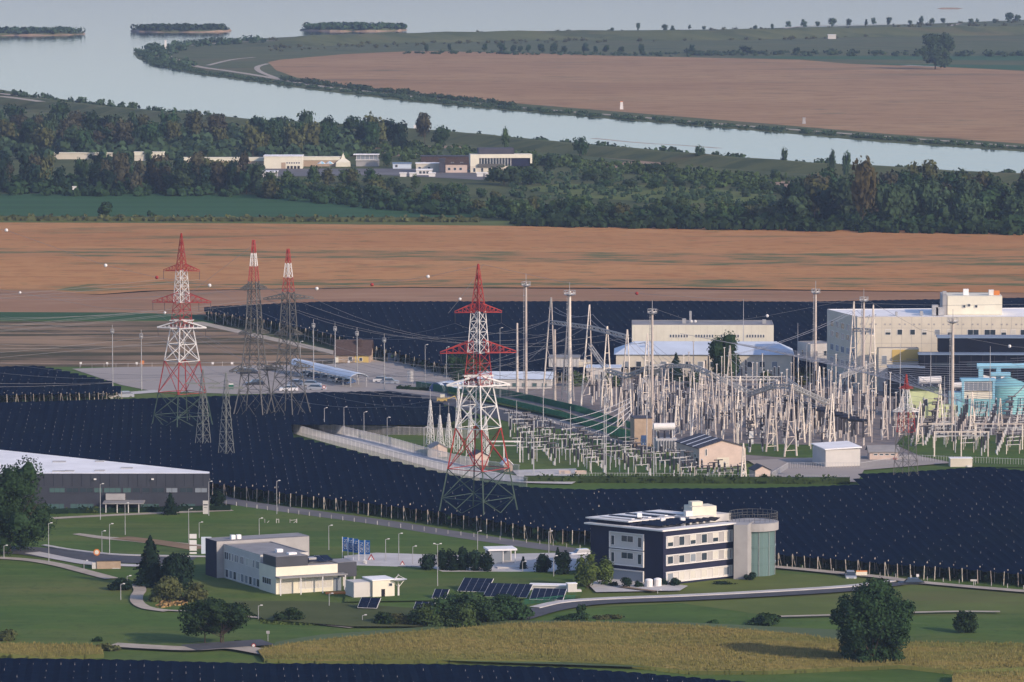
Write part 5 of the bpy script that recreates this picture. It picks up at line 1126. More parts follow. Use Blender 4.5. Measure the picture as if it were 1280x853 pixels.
P = G(429,209); g = empty('pointed_tent', P, 0, 'white pointed tent beside the power station', 'tent'); MB().add([(-3.4,-3,0),(3.4,-3,0),(3.4,3,0),(-3.4,3,0),(-3.2,-3,2.3),(3.2,-3,2.3),(3.2,3,2.3),(-3.2,3,2.3),(-1,-.8,4),(1,-.8,4),(1,.8,4),(-1,.8,4),(0,0,6.6)],[(0,1,5,4),(1,2,6,5),(2,3,7,6),(3,0,4,7),(4,5,9,8),(5,6,10,9),(6,7,11,10),(7,4,8,11),(8,9,12),(9,10,12),(10,11,12),(11,8,12)]).build('canvas','cream_bright',g); MB().bar((0,0,6.4),(0,0,7.6),.12).build('pole','steel',g)
for i, x in enumerate((402,412)):
    g = empty('sunshade', G(x,211), 0, ['left blue and white sunshade before the cream wall','right blue and white sunshade before the cream wall'][i], 'sunshade', 'blue and white sunshades'); mb = MB()
    for k in range(8): a, b = 2*math.pi*k/8, 2*math.pi*(k+1)/8; mb.m = k % 2; mb.add([(math.cos(a)*2.1,math.sin(a)*2.1,2.3),(math.cos(b)*2.1,math.sin(b)*2.1,2.3),(0,0,3.6)],[(0,1,2)])
    mb.build('shade',['sky_blue_paint','white_paint'],g); MB().bar((0,0,0),(0,0,3.5),.1).build('pole','steel',g)
P = G(445,209); w = 29/s2; g = empty('control_tower', P, 0, 'glazed control house with a flat white roof at the power station', 'building'); MB().box(0,0,0,w,6,3.2).build('wall','grey_wall',g); MB().box(0,0,3.22,w-.3,6,5.6).build('glazing','glass_light',g); MB().box(-1.2,-1,5.62,w+.2,6.5,5.9).build('roof','roof_white',g); MB().box(-.2,-.6,3.1,w+.2,-.02,3.5).build('balcony','white_paint',g)
for i in range(6): MB().bar((.2+i*(w-.6)/5,-.08,3.2),(.2+i*(w-.6)/5,-.08,5.6),.15).build('mullion','white_paint',g)
P = G(588,217); w = 77/s2; AF = 5
g = empty('station_office', P, R(AF), 'modern office of the power station with a cream frame and a dark upper box', 'building')
MB().box(0,0,0,w*.62,8,3.2).build('wall','cream_wall',g); MB().box(0,0,3.22,4,8,8.6).build('frame_side','cream_bright',g); MB().box(4.02,.6,3.22,w*.62,8,6.9).build('glazing','glass',g); MB().box(4.02,-.1,6.92,w,8,8.6).build('frame_top','cream_bright',g); MB().box(w-.9,-.1,4.5,w,1,6.9).build('frame_end','cream_bright',g); MB().box(w*.62,.7,3.2,w-1,8,6.9).build('shade_wall','navy_clad',g); MB().box(4,3,8.62,w-8,12,11.2).build('upper_box','roof_dark',g)
for i in range(11): MB().bar((5+i*1.35,.5,3.3),(5+i*1.35,.5,6.9),.22).build('mullion','white_paint',g)
MB().box(3.4,-1,3.0,w*.55,-.02,4.3).build('balcony','steel_dark',g)
for i in range(3): lwin(g, 1.2+i*3.6, 0, .6, 1.2, 1.9, 'dark')
for lab, x0, x1, yb, yt, wl, rf, n in (('low cream house with two windows left of the station office',520,549,216,205,'cream_wall','roof_white',2),('cream house with dark windows directly left of the station office',557,584,217,206,'pinkish_wall','roof_brown',3),('dark brown narrow block between the two low cream houses',549,556,217,200,'roof_dark','roof_dark',0),('blue grey cabin at the left end of the station houses',491,514,212,205,'roof_blue','roof_steelblue',1),('dark upper building behind the low cream houses',526,590,212,196,'roof_brown','roof_dark',5),('small white house in the trees before the station office',521,540,220,213,'white_paint','roof_white',3)):
    g, w, h = far_box('station_house', lab, x0, x1, yb, yt, 6, wl, rf)
    for i in range(n): lwin(g, 1+i*(w-2)/max(1,n), 0, h*.35, 1.3, 1.3, 'dark')
for i, x in enumerate((500,512,536,596,606)):
    far_box('parked_van', ['first','second','third','fourth','fifth'][i]+' parked white van from the left in the row before the power station', x, x+8, 222, 217, 2.2, 'white_paint', 'roof_white', 0, 'van')
for lab, x, y, h, m in (('white marker block on the far river bank',777,137,4.4,'white_paint'),('white marker board at the left of the green crop field',93,243,3.0,'white_paint'),('white beacon on the tip of the peninsula',207,62,7,'white_paint'),('small white post at the river track',519,162,2,'white_paint'),('small white board on the dark river dike',1005,155,3,'grey_wall')):
    g = empty('marker_post', G(x,y), 0, lab, 'marker'); MB().add([(-1,-.8,0),(1,-.8,0),(1,.8,0),(-1,.8,0),(-.7,-.6,h),(.7,-.6,h),(.7,.6,h),(-.7,.6,h)],[(0,1,5,4),(1,2,6,5),(2,3,7,6),(3,0,4,7),(4,5,6,7)]).build('body',m,g); MB().box(-.9,-.8,h+.01,.9,.8,h+.4).build('cap','orange_paint' if x == 777 else m,g)
g, w, h = far_box('field_barn', 'tiny pale barn on the far embankment', 1035, 1045, 49, 44, 5, 'white_wall', 'roof_white')
# ================================================================== PYLONS
def lattice(prof, z0, z1, t, cross=True, yaw=math.pi/4, nseg=None, aspect=1.0):
    """braced square tower section between two heights; prof(z) = half diagonal"""
    mb = MB(); n = nseg or max(1, int(round((z1-z0)/max(.9, prof((z0+z1)/2)*1.25))))
    def ring(z):
        r = prof(z); return [Vector((math.cos(yaw+math.pi/4+k*math.pi/2)*r, math.sin(yaw+math.pi/4+k*math.pi/2)*r*aspect, z)) for k in range(4)]
    for i in range(n):
        za, zb = z0+(z1-z0)*i/n, z0+(z1-z0)*(i+1)/n; A, B_ = ring(za), ring(zb)
        for k in range(4):
            j = (k+1) % 4; mb.bar(A[k], B_[j], t*.62); mb.bar(A[j], B_[k], t*.62)
            if i or z0 > .1: mb.bar(A[k], A[j], t*.6)
    return mb
def legs(prof, z0, z1, t, yaw=math.pi/4, aspect=1.0):
    out = []
    for k in range(4):
        a = yaw+math.pi/4+k*math.pi/2; mb = MB(); r0, r1 = prof(z0), prof(z1); mb.bar((math.cos(a)*r0, math.sin(a)*r0*aspect, z0), (math.cos(a)*r1, math.sin(a)*r1*aspect, z1), t); out.append(mb)
    return out
def interp(tab):
    def f(z):
        for (a, ra), (b, rb) in zip(tab, tab[1:]):
            if z <= b: return ra+(rb-ra)*(z-a)/(b-a)
        return tab[-1][1]
    return f
def cross_arm(z, span, drop, r, t, thick=0.0):
    """two-sided tapering lattice arm"""
    mb = MB()
    for s in (-1, 1):
        tip = Vector((s*span, 0, z-.1)); 
        for y in (-r, r):
            root_u = Vector((s*r*.8, y, z+drop)); root_l = Vector((s*r*.8, y, z)); mb.bar(root_u, tip+Vector((0,0,.25)), t); mb.bar(root_l, tip, t)
            n = 5
            for i in range(n):
                a, b = i/n, (i+1)/n; mb.bar(root_l.lerp(tip, a), root_u.lerp(tip, b), t*.6); mb.bar(root_u.lerp(tip, a), root_l.lerp(tip, a), t*.6)
        n = 5
        for i in range(n):
            a, b = i/n, (i+1)/n; l1 = Vector((s*r*.8,-r,z)); l2 = Vector((s*r*.8,r,z)); mb.bar(l1.lerp(tip,a), l2.lerp(tip,b), t*.5); mb.bar(l2.lerp(tip,a), l1.lerp(tip,b), t*.5)
    return mb
PR = interp([(0,8.4),(11.5,6.1),(19.6,4.5),(27.8,2.9),(34.5,2.1),(42.7,1.45),(52,.12)])
def red_white_pylon(label, group=None):
    g = empty('transmission_pylon', (0,0,0), 0, label, 'pylon', group)
    for z0, z1, m, n in ((0,11.5,'green_steel',2),(11.5,19.6,'red_paint',1),(19.6,28.2,'white_paint',2),(28.2,34.5,'red_paint',3),(34.5,42.7,'white_paint',4),(42.7,52,'red_paint',5)):
        t = .21 if z0 < 28 else .13
        if z0 == 34.5: pass
        for mb in legs(PR, z0, z1, t*1.15): mb.build('leg', m, g)
        lattice(PR, z0, z1, t, nseg=n).build('bracing', m, g)
    for z, sp, dr, m, t in ((42.5,4.7,1.7,'red_paint',.15),(34.5,7.6,2.4,'red_paint',.16)):
        cross_arm(z, sp, dr, PR(z)*.72, t).build('cross_arm', m, g)
    # broad white platform
    mb = MB(); z = 28.0; 
    for s in (-1, 1):
        for y in (-2.3, 2.3):
            mb.bar((0,y,z), (s*6.3,0,z), .26); mb.bar((0,y*.5,z+2.0), (s*6.3,0,z+.1), .24)
        for i in range(6): a = i/6; mb.bar((s*6.3*a,-2.3*(1-a),z), (s*6.3*a,2.3*(1-a),z), .15); mb.bar((s*6.3*a,-2.3*(1-a),z),(s*6.3*a,-1.1*(1-a),z+1.3*(1-a)),.15); mb.bar((s*6.3*a,2.3*(1-a),z),(s*6.3*(a+.16),2.3*(1-a-.16),z),.15)
    mb.bar((-2.6,-2.3,z),(2.6,-2.3,z),.26); mb.bar((-2.6,2.3,z),(2.6,2.3,z),.26); mb.bar((-3.0,-.9,z+1.9),(3.0,-.9,z+1.9),.22); mb.bar((-3.0,.9,z+1.9),(3.0,.9,z+1.9),.22)
    mb.build('cross_arm', 'white_paint', g)
    for z, sp in ((42.4,4.6),(34.4,7.4),(34.4,4.4),(27.9,6.1)):
        for s in (-1, 1): MB().tube((s*sp,0,z-2.1),(s*sp,0,z-.1),.06,.06,6).build('insulator_string','insulator',g)
    return g
pyl = Proto(red_white_pylon('tall red and white lattice pylon in the middle, standing in the dark orchard net'))
PC = G(598,658); SCC = HT(PC, 330)/52; pyl.place(PC, R(8), SCC)
PL = G(228,547); pyl.place(PL, R(-6), 49/52, label='tall red and white lattice pylon at left, its feet in the dark orchard net')
PF = G(1132,612); HF = HT(PF, 468); g = empty('transmission_pylon', PF, R(10), 'short red and white lattice pylon on dark legs beside the white shed', 'pylon')
pf = interp([(0,3.0),(HF*.5,2.1),(HF*.66,1.9),(HF*.72,1.2),(HF*.88,.55),(HF,.08)])
for z0, z1, m, n_ in ((0,.5,'steel_dark',4),(.5,.68,'red_paint',2),(.68,.87,'white_paint',3),(.87,1,'red_paint',3)):
    for mb in legs(pf, HF*z0, HF*z1, .13): mb.build('leg', m, g)
    lattice(pf, HF*z0, HF*z1, .09, nseg=n_).build('bracing', m, g)
cross_arm(HF*.68, 3.0, .8, 1.3, .14).build('cross_arm', 'white_paint', g); cross_arm(HF*.88, 1.6, .5, .4, .09).build('cross_arm', 'red_paint', g)
def grey_pylon(label, H, halfb, arms, ztops):
    g = empty('transmission_pylon', (0,0,0), 0, label, 'pylon', 'grey pylons with red and white heads')
    p = interp([(0,halfb),(H*.19,halfb*.66),(H*.38,halfb*.42),(H*.75,halfb*.25),(H,.3)])
    for z0, z1, m in ((0,H*.19,'steel_dark'),(H*.19,H*.45,'steel_dark'),(H*.45,H*ztops[0],'steel_dark'),(H*ztops[0],H*ztops[1],'red_paint'),(H*ztops[1],H*ztops[2],'white_paint'),(H*ztops[2],H,'red_paint')):
        for mb in legs(p, z0, z1, .22 if z0 < H*.7 else .16): mb.build('leg', m, g)
        lattice(p, z0, z1, .16 if z0 < H*.7 else .09, nseg=1 if z0 == 0 else None if z0 < H*.7 else 2).build('bracing', m, g)
    for zf, sp, dr in arms: cross_arm(H*zf, sp, dr, p(H*zf)*.7, .2).build('cross_arm', 'steel_dark', g)
    return g
P1 = G(318,533); g = grey_pylon('rear grey lattice pylon with a red and white head, left of the pair', HT(P1,300), 6.2, [(.74,3.4,1.2),(.30,6.5,1.6),(.5,4,1.2)], (.78,.86,.93)); g.location = P1; g.rotation_euler = (0,0,R(25)); H1 = HT(P1,300)
P2 = G(361,533); g = grey_pylon('front grey lattice pylon with a red and white head, right of the pair', HT(P2,311), 6.2, [(.72,6.2,1.2),(.33,6.0,1.6),(.52,3.4,1.2)], (.76,.84,.92)); g.location = P2; g.rotation_euler = (0,0,R(12)); H2 = HT(P2,311)
def slim_tower(label, H, b, T_=True, m='steel', spike=False, group=None):
    g = empty('lattice_tower', (0,0,0), 0, label, 'lattice tower', group); p = interp([(0,b),(H*.8,b*.38),(H,.12)])
    for mb in legs(p, 0, H, .12): mb.build('leg', m, g)
    lattice(p, 0, H, .085, nseg=8).build('bracing', m, g)
    if T_: mb = MB(); mb.bar((-4,0,H*.84),(4,0,H*.84),.34); mb.bar((-4,0,H*.84),(0,0,H*.92),.12); mb.bar((4,0,H*.84),(0,0,H*.92),.12); mb.build('cross_arm', m, g)
    return g
Pa = G(254,571); g = slim_tower('left one of two slim grey lattice towers in front of the left pylon', HT(Pa,462), 2.1, m='galvanised'); g.location = Pa; Pb = G(283,584); g = slim_tower('right one of two slim grey lattice towers in front of the left pylon', HT(Pb,466), 2.1, m='galvanised'); g.location = Pb
for i, (x, y, t) in enumerate([(538,561,500),(550,566,519),(561,564,517),(573,570,480),(588,580,508),(607,575,520)]):
    P = G(x,y); g = slim_tower(['leftmost white slim lattice tower left of the central pylon','second white slim lattice tower left of the central pylon','third white slim lattice tower left of the central pylon','white lattice tower just behind the left side of the central pylon','white lattice tower behind the middle of the central pylon','white lattice tower behind the right side of the central pylon'][i], HT(P,t), 1.15, False, 'white_paint', group='white slim lattice towers behind the central pylon'); g.location = P; g.rotation_euler = (0,0,R(12))
    MB().bar((0,0,HT(P,t)-.2),(0,0,HT(P,t)+2.5),.08).build('rod','steel',g)

# ================================================================== SUBSTATION GANTRIES
def a_frame(label, P, top, l, r, spike=0, m='cream_post', group='A-shaped gantry columns of the switchyard', depth=1.2):
    """l, r: photo columns of the two feet; top: photo row of the apex"""
    s = sc(l[1]); g = empty('gantry_column', P, 0, label, 'gantry column', group); H = HT(P, top)
    L_, R_ = G(*l)-P, G(*r)-P; L_.z = R_.z = 0; ap = Vector((0,0,H))
    ja = H*.62 if spike else H
    for q in (L_, R_):
        for dy in (0,): MB().tube(q, Vector((q.x*.05,q.y*.05, H if not spike else H*.96)), .25, .12, 8).build('leg', m, g)
    mb = MB()
    for f in (.12, .3, .5, .68): a = L_.lerp(ap, f); b = R_.lerp(ap, f); mb.bar(a, b, .13)
    a = L_.lerp(ap, .12); b = R_.lerp(ap, .3); mb.bar(a, b, .12); mb.bar(R_.lerp(ap, .3), L_.lerp(ap, .5), .12)
    mb.build('brace', m, g)
    return g, H
GA = [((689,499),372,(678.5,498),(694,499)),((711,506),384,(702,504),(717,505)),((737,508),381,(726,511),(740.5,507)),((759,512),408,(751,513),(765,512)),((784,519),412,(775,519),(789,519)),((809,522),417,(801,523),(814,522)),
      ((834,520),453,(825,521),(838,520)),((846,549),495,(842,551),(850,547)),((865,540),455,(859,541),(872,543)),((889,546),465,(881,545),(895,550)),((912,556),432,(903,556),(918,559)),((966,568),480,(957,569),(972,568)),((990,574),480,(980,575),(996,574)),
      ((1067,492),377,(1059,494),(1070,492)),((1091,500),381,(1084,501),(1095,500)),((868,549),500,(864,552),(872,549)),((742,500),380,(742,500),(744,500)),((929,605),554,(926,607),(933,605)),((1034,552),500,(1028,553),(1037,551)),((905,525),470,(900,527),(909,525)),((940,548),489,(935,550),(945,548)),((1012,545),492,(1007,546),(1016,545)),
      ((758,520),478,(755,522),(762,520)),((1050,520),468,(1046,522),(1053,520)),((980,516),470,(976,518),(984,516))]
LBL = ['leftmost and tallest','second from the left, beside a thick mast,','third tall one from the left','fourth from the left, before the pale sheds,','fifth from the left, before the blue roof,','sixth from the left, behind the tan block,','short one before the dark conifer','low one left of the control house','one behind the roof of the control house','one above the ridge of the control house','tall sharply pointed one right of the egg-shaped tree','left one of the pair on the lawn before the white shed','right one of the pair on the lawn before the white shed','tall left one before the big office block','tall right one before the big office block','small one behind the control house','very narrow one','narrow one right of the control house at the hedge','small one left of the white shed','small one under the egg-shaped tree','middle one between the control house and the lawn pair','small one behind the lawn pair','small one behind the tan block','small one before the small white house','small one before the blue roofed hall']
HG = {}
for i, (b, t, l, r) in enumerate(GA):
    if i == 16: continue
    P = G(*b); g, H = a_frame('cream A-shaped gantry column, '+LBL[i].strip(',')+' in the switchyard', P, t, l, r); HG[i] = (P, H)
EX = [(875,520,462),(897,528,468),(925,530,470),(950,536,474),(973,540,476),(1002,556,484),(1040,562,492),(1062,545,486),(1084,548,488),(1106,552,494),(1128,548,496),(820,536,470),(800,534,468),(776,538,484),(1150,560,502),(1024,520,458),(880,508,452),(1175,540,480),(1215,548,490),(1250,556,498)]
for i, (x, y, t) in enumerate(EX):
    P = G(x, y); d = 4+1.5*(i%3); q = P+Vector((.3,-d,0)); a_frame('slim cream A-shaped column, %s from the left in the inner rows' % ORD[sorted(e[0] for e in EX).index(x)], P, t, (x-4-i%3, y+2), (x+4, y+1), group='slim gantry columns in the inner rows')
def beam(label, A, za, B_, zb, t=.16, w=.9, m='steel'):
    a = Vector((A.x, A.y, za)); b = Vector((B_.x, B_.y, zb)); g = empty('gantry_beam', a, 0, label, 'gantry beam', 'lattice beams between gantry columns'); mb = MB(); d = b-a; n = max(3, int(d.length/1.8)); v = Vector((0,0,w)); q = Vector((-d.y, d.x, 0)).normalized()*w*.5
    for o in (q, -q): mb.bar(o, d+o, t*1.2); mb.bar(o+v, d+o+v, t*1.2)
    mb.build('chord', m, g); mb = MB()
    for i in range(n):
        p0, p1 = d*(i/n), d*((i+1)/n)
        for o in (q, -q): mb.bar(p0+o+v*(i%2), p1+o+v*((i+1)%2), t*.8)
        mb.bar(p0+q, p1-q, t*.7)
    mb.build('bracing', m, g); return g
def at(i, f): P, H = HG[i]; return P, H*f
for i, f, j, k, lab in [(0,.78,2,.80,'upper lattice beam between the leftmost tall gantry columns'),(2,.80,4,.94,'upper lattice beam running towards the blue roof'),(2,.62,3,.50,'middle lattice beam at the third gantry column'),(3,.50,4,.48,'middle lattice beam between the fourth and fifth columns'),(4,.48,5,.62,'middle lattice beam between the fifth and sixth columns'),(5,.62,6,.98,'lattice beam running down to the dark conifer'),
                        (6,.98,8,1,'lattice beam from the conifer to the control house columns'),(8,1,9,1,'lattice beam above the control house'),(9,1,20,1,'lattice beam right of the control house'),(20,1,11,1,'lattice beam left of the lawn pair'),(11,1,12,1,'lattice beam on top of the lawn pair'),(12,1,18,1,'lattice beam from the lawn pair to the white shed'),(13,.72,14,.75,'blue grey beam before the big office block'),(14,.4,23,1,'lattice beam descending from the tall right column'),(24,1,21,1,'low lattice beam behind the lawn pair'),(19,1,24,1,'lattice beam under the egg-shaped tree')]:
    A, za = at(i, f); B_, zb = at(j, k); beam(lab, A, za-1, B_, zb-1, w=.8)
# tall masts with lamp platforms
def mast(label, x, y, top, r=.42, ladder=True, m='cream_post', platform=True, rod=2.2, name='floodlight_mast', cat='mast', group='tall masts with lamp platforms'):
    P = G(x, y); H = HT(P, top); g = empty(name, P, 0, label, cat, group)
    MB().tube((0,0,0),(0,0,H),r,r*.62,10).build('pole', m, g)
    if platform:
        MB().tube((0,0,H-1.2),(0,0,H-.9),r*1.2,r*2.9,10).build('platform','steel',g); mb = MB()
        for k in range(8): a = k*math.pi/4; mb.bar((math.cos(a)*r*2.7,math.sin(a)*r*2.7,H-.9),(math.cos(a)*r*2.7,math.sin(a)*r*2.7,H+.1),.09); b = a+math.pi/4; mb.bar((math.cos(a)*r*2.7,math.sin(a)*r*2.7,H+.1),(math.cos(b)*r*2.7,math.sin(b)*r*2.7,H+.1),.08)
        mb.build('railing','steel',g)
        for k in range(4): a = k*math.pi/2+.4; MB().box(math.cos(a)*r*2.2-r*.5,math.sin(a)*r*2.2-r*.35,H-.7,math.cos(a)*r*2.2+r*.5,math.sin(a)*r*2.2+r*.35,H-.4).build('lamp','white_paint',g)
        MB().bar((0,0,H),(0,0,H+rod),.12).build('rod','steel',g)
    if ladder:
        mb = MB(); mb.bar((-r-.25,-.2,1),(-r*.7-.25,-.2,H-1),.1); mb.bar((-r-.25,.2,1),(-r*.7-.25,.2,H-1),.1)
        for k in range(int(H/1.4)): mb.bar((-r-.35,-.25,1.2+k*1.4),(-r*.7,.25,1.2+k*1.4),.09)
        mb.build('ladder','steel',g)
    return g
for lab, x, y, t, rr in [('tall lamp mast right of the central pylon, nearest to it',657.5,497,353,.42),('thick tall lamp mast among the tallest gantry columns',712,510,364,.55),('tall lamp mast before the cream hall',815,540,387,.42),('tall lamp mast left of the small white house',1019,492,362,.42),('tall lamp mast before the big office block',1079,506,372,.42),('thick tall lamp mast before the black hall',1190,548,398,.5)]: mast(lab, x, y, t, rr)
for lab, x, y, t, rr in [('thick plain concrete pole beside the mast nearest the central pylon',646.5,498,404,.38),('thick plain concrete pole between the two left tall gantry columns',693.5,510,412,.42)]: mast(lab, x, y, t, rr, False, platform=False, name='concrete_pole', cat='pole', group=None)
for i, (x, y, t) in enumerate([(141,497,412),(177,490,418),(392,481,405),(419,480,409),(446.5,478,415),(480.5,491,423)]):
    mast(['leftmost tall grey mast on the left of the parking place','second tall grey mast left of the red and white pylon','tall grey mast at the left end of the canopy','tall grey mast before the farmhouse','tall grey mast at the right corner of the farmhouse','tall grey mast beside the parked cars'][i], x, y, t, .16, False, 'steel', rod=1.2, group='grey masts around the parking place')
# thin poles in the yard and lightning rods
TP = [(645.7,533,500),(667,595,522),(679,541,478),(713,550,508),(755,602,484),(757.5,602,478),(782,580,528),(808.5,568,470),(817,603,538),(842,600,580),(929,470,374),(997,480,404),(1125,505,430),(863,575,492),(877,560,478),(1163,520,437),(1237,545,433),(1194,570,495),(1180,560,470),(920,520,440),(1012,560,450),(830,545,480),(1022,530,440)]
for i, (x, y, t) in enumerate(TP):
    P = G(x, y); g = empty('thin_pole', P, 0, 'thin grey pole, %s from the left among the switchyard equipment' % ORD[sorted(t[0] for t in TP).index(x)], 'pole', 'thin poles of the switchyard'); H = HT(P, t); MB().tube((0,0,0),(0,0,H*.55),.14,.11,6).build('pole','device_grey',g); MB().tube((0,0,H*.55),(0,0,H),.10,.05,6).build('rod','device_grey',g); MB().box(-.3,-.3,0,.3,.3,.3).build('base','concrete',g)

# ---- switchyard equipment: axes of the yard
UA = math.atan2(-.9, .43)          # rows run towards the camera and right
def item(kind):
    g = empty(kind, (0,0,0), 0, kind.replace('_', ' '), {'bus_support':'busbar support','current_transformer':'transformer','circuit_breaker':'switch','disconnector':'switch','steel_post':'post','insulator_post':'insulator'}[kind])
    if kind == 'bus_support':
        MB().bar((0,0,0),(0,0,4.0),.15).build('post','device_grey',g); MB().bar((-1.4,0,4.05),(1.4,0,4.05),.13).build('crossbar','device_grey',g)
        for x in (-1.2,0,1.2): MB().tube((x,0,4.1),(x,0,4.9),.1,.08,6).build('insulator','insulator',g)
    elif kind == 'current_transformer':
        MB().box(-.12,-.12,0,.12,.12,2.2).build('pedestal','device_grey',g); MB().tube((0,0,2.2),(0,0,4.5),.28,.22,8).build('insulator','insulator',g); MB().sphere((0,0,4.7),.27,8,5).build('head','device_grey',g)
    elif kind == 'circuit_breaker':
        MB().box(-.12,-.12,0,.12,.12,2.4).build('pedestal','device_grey',g); MB().box(-.42,-.25,.9,-.13,.25,1.6).build('drive_box','device_grey',g); MB().tube((0,0,2.4),(0,0,4.6),.24,.2,8).build('insulator','insulator',g); MB().tube((-1.1,0,4.75),(1.1,0,4.75),.17,.17,8).build('insulator','insulator',g)
    elif kind == 'disconnector':
        for x in (-1.7, 1.7): MB().bar((x,0,0),(x,0,2.6),.13).build('post','cream_post',g); 
        MB().bar((-2.0,0,2.7),(2.0,0,2.7),.14).build('crossbar','device_grey',g)
        for x in (-1.7,0,1.7): MB().tube((x,0,2.8),(x,0,4.2),.16,.12,7).build('insulator','insulator',g)
        MB().bar((-1.7,0,4.25),(1.7,.3,4.25),.08).build('switch_arm','device_grey',g)
    elif kind == 'steel_post':
        MB().tube((0,0,0),(0,0,7.5),.15,.11,7).build('post','cream_post',g); MB().box(-.3,-.12,7.5,.3,.12,7.65).build('cap','device_grey',g)
    elif kind == 'insulator_post':
        MB().bar((0,0,0),(0,0,2.4),.17).build('post','cream_post',g); MB().tube((0,0,2.4),(0,0,5.6),.24,.17,8).build('insulator','insulator',g); MB().tube((0,0,5.6),(0,0,5.7),.3,.3,8).build('ring','device_grey',g)
    return g
pro = {k: Proto(item(k)) for k in ('bus_support','current_transformer','circuit_breaker','disconnector','steel_post','insulator_post')}
rng = random.Random(77); cnt = {}
KC = {}
def kl(t, k, i, where):
    q = (k, i, where); KC[q] = KC.get(q, 0)+1
    return '%s, %s from the left, %s row %s' % (t, ORD[min(KC[q]-1, 25)], ORD[min(i, 25)], where)
def grid_fill(px, du, dv, pick, where, jit=.25, keep=.92, sc_r=(.9,1.15)):
    poly = [G(x,y) for x,y in px]; u = Vector((.43,-.9,0)); v = Vector((.9,.43,0)); c = poly[0]
    us = [(p-c).dot(u) for p in poly]; vs = [(p-c).dot(v) for p in poly]
    i = 0; U = min(us)
    while U < max(us):
        V = min(vs); j = 0
        while V < max(vs):
            p = c+u*U+v*V
            if inside(p, poly) and rng.random() < keep:
                k = pick(i, j); cnt[k] = cnt.get(k, 0)+1; s = rng.uniform(*sc_r)
                if cnt[k] < 295: pro[k].place((p.x+rng.uniform(-jit,jit), p.y+rng.uniform(-jit,jit), 0), R(25.5)+rng.uniform(-.04,.04)+(math.pi/2 if k == 'bus_support' and j % 5 == 4 else 0), (1,1,s), label=kl({'bus_support':'T-shaped busbar support','current_transformer':'dark column with round head','circuit_breaker':'T-shaped dark breaker','disconnector':'switch with three dark columns','steel_post':'plain cream post','insulator_post':'tall dark post insulator'}[k], k, i, where), group=k.replace('_',' ')+'s '+where)
            V += dv; j += 1
        U += du; i += 1
grid_fill([(634,534),(660,540),(720,556),(800,574),(862,588),(870,602),(730,596),(728,588),(650,586),(640,560)], 4.6, 3.5, lambda i, j: ['bus_support','bus_support','current_transformer','bus_support','disconnector','circuit_breaker'][(i+2*j) % 6], 'of the low left switchyard')
grid_fill([(735,494),(860,500),(1000,512),(1110,520),(1115,550),(1000,554),(870,552),(800,548),(790,532),(735,512)], 6.0, 3.7, lambda i, j: ['insulator_post','steel_post','current_transformer','steel_post','circuit_breaker','insulator_post'][(i*2+j) % 6], 'of the middle switchyard', sc_r=(.95,1.3))
grid_fill([(1110,515),(1290,512),(1300,575),(1215,575),(1130,560)], 6.5, 4.2, lambda i, j: ['insulator_post','disconnector','current_transformer','circuit_breaker','disconnector'][(i+j) % 5], 'of the right switchyard', sc_r=(1,1.25))
grid_fill([(905,548),(1020,552),(1030,566),(930,572)], 6, 3.2, lambda i, j: ['steel_post','circuit_breaker','current_transformer'][(i+j) % 3], 'of the lawn patch', sc_r=(.8,1))
grid_fill([(850,592),(935,594),(935,600),(850,599)], 3, 3.0, lambda i, j: ['circuit_breaker','current_transformer','disconnector'][(i+j) % 3], 'before the control house', sc_r=(.55,.7))
grid_fill([(850,520),(1110,528),(1180,545),(1110,560),(900,556)], 9, 6.3, lambda i, j: 'steel_post', 'of the inner switchyard', sc_r=(1.3,1.8), keep=.5)
grid_fill([(840,476),(1040,492),(1110,500),(1110,516),(1000,508),(860,496)], 9, 6, lambda i, j: ['steel_post','insulator_post'][(i+j) % 2], 'of the rear switchyard', sc_r=(1.1,1.5))
# low pipes and frames: white portal beside the central pylon
for lab, x0, x1, y, t in (('white portal frame behind the right legs of the central pylon',610,650,582,552),('cream portal frame in the right part of the switchyard',1168,1235,575,540),('cream portal frame beside the right edge',1220,1278,566,530),('small cream portal before the black hall',1148,1190,556,530)):
    P, Q = G(x0,y), G(x1,y); h = HT(P,t); g = empty('portal_frame', P, 0, lab, 'frame'); w = (Q-P).length
    for i in range(3): MB().bar((w*i/2,0,0),(w*i/2,0,h),.28).build('post','white_paint' if x0 == 610 else 'cream_post',g)
    MB().bar((-.2,0,h),(w+.2,0,h),.3).build('crossbar','white_paint' if x0 == 610 else 'cream_post',g); MB().bar((0,.6,h-1),(w,.6,h-1),.2).build('crossbar','device_grey',g)
# black busbar trunking in the middle
for i in range(9):
    a = G(1030+i*0-40+i*10, 535+i*3.2); g = empty('busbar_section', a, R(-38), 'dark chain of switch heads in the middle of the switchyard', 'switch', 'dark switch heads in a row'); mb = MB(); mb.tube((-2.2,0,6.6),(2.2,0,6.6),.32,None,8); mb.tube((-2.2,1.4,6.6),(2.2,1.4,6.6),.32,None,8); mb.build('head','insulator',g)
    for x in (-1.6,1.6): MB().tube((x,.7,2.6),(x,.7,6.4),.25,None,7).build('insulator','insulator',g); MB().bar((x,.7,0),(x,.7,2.6),.35).build('post','cream_post',g)
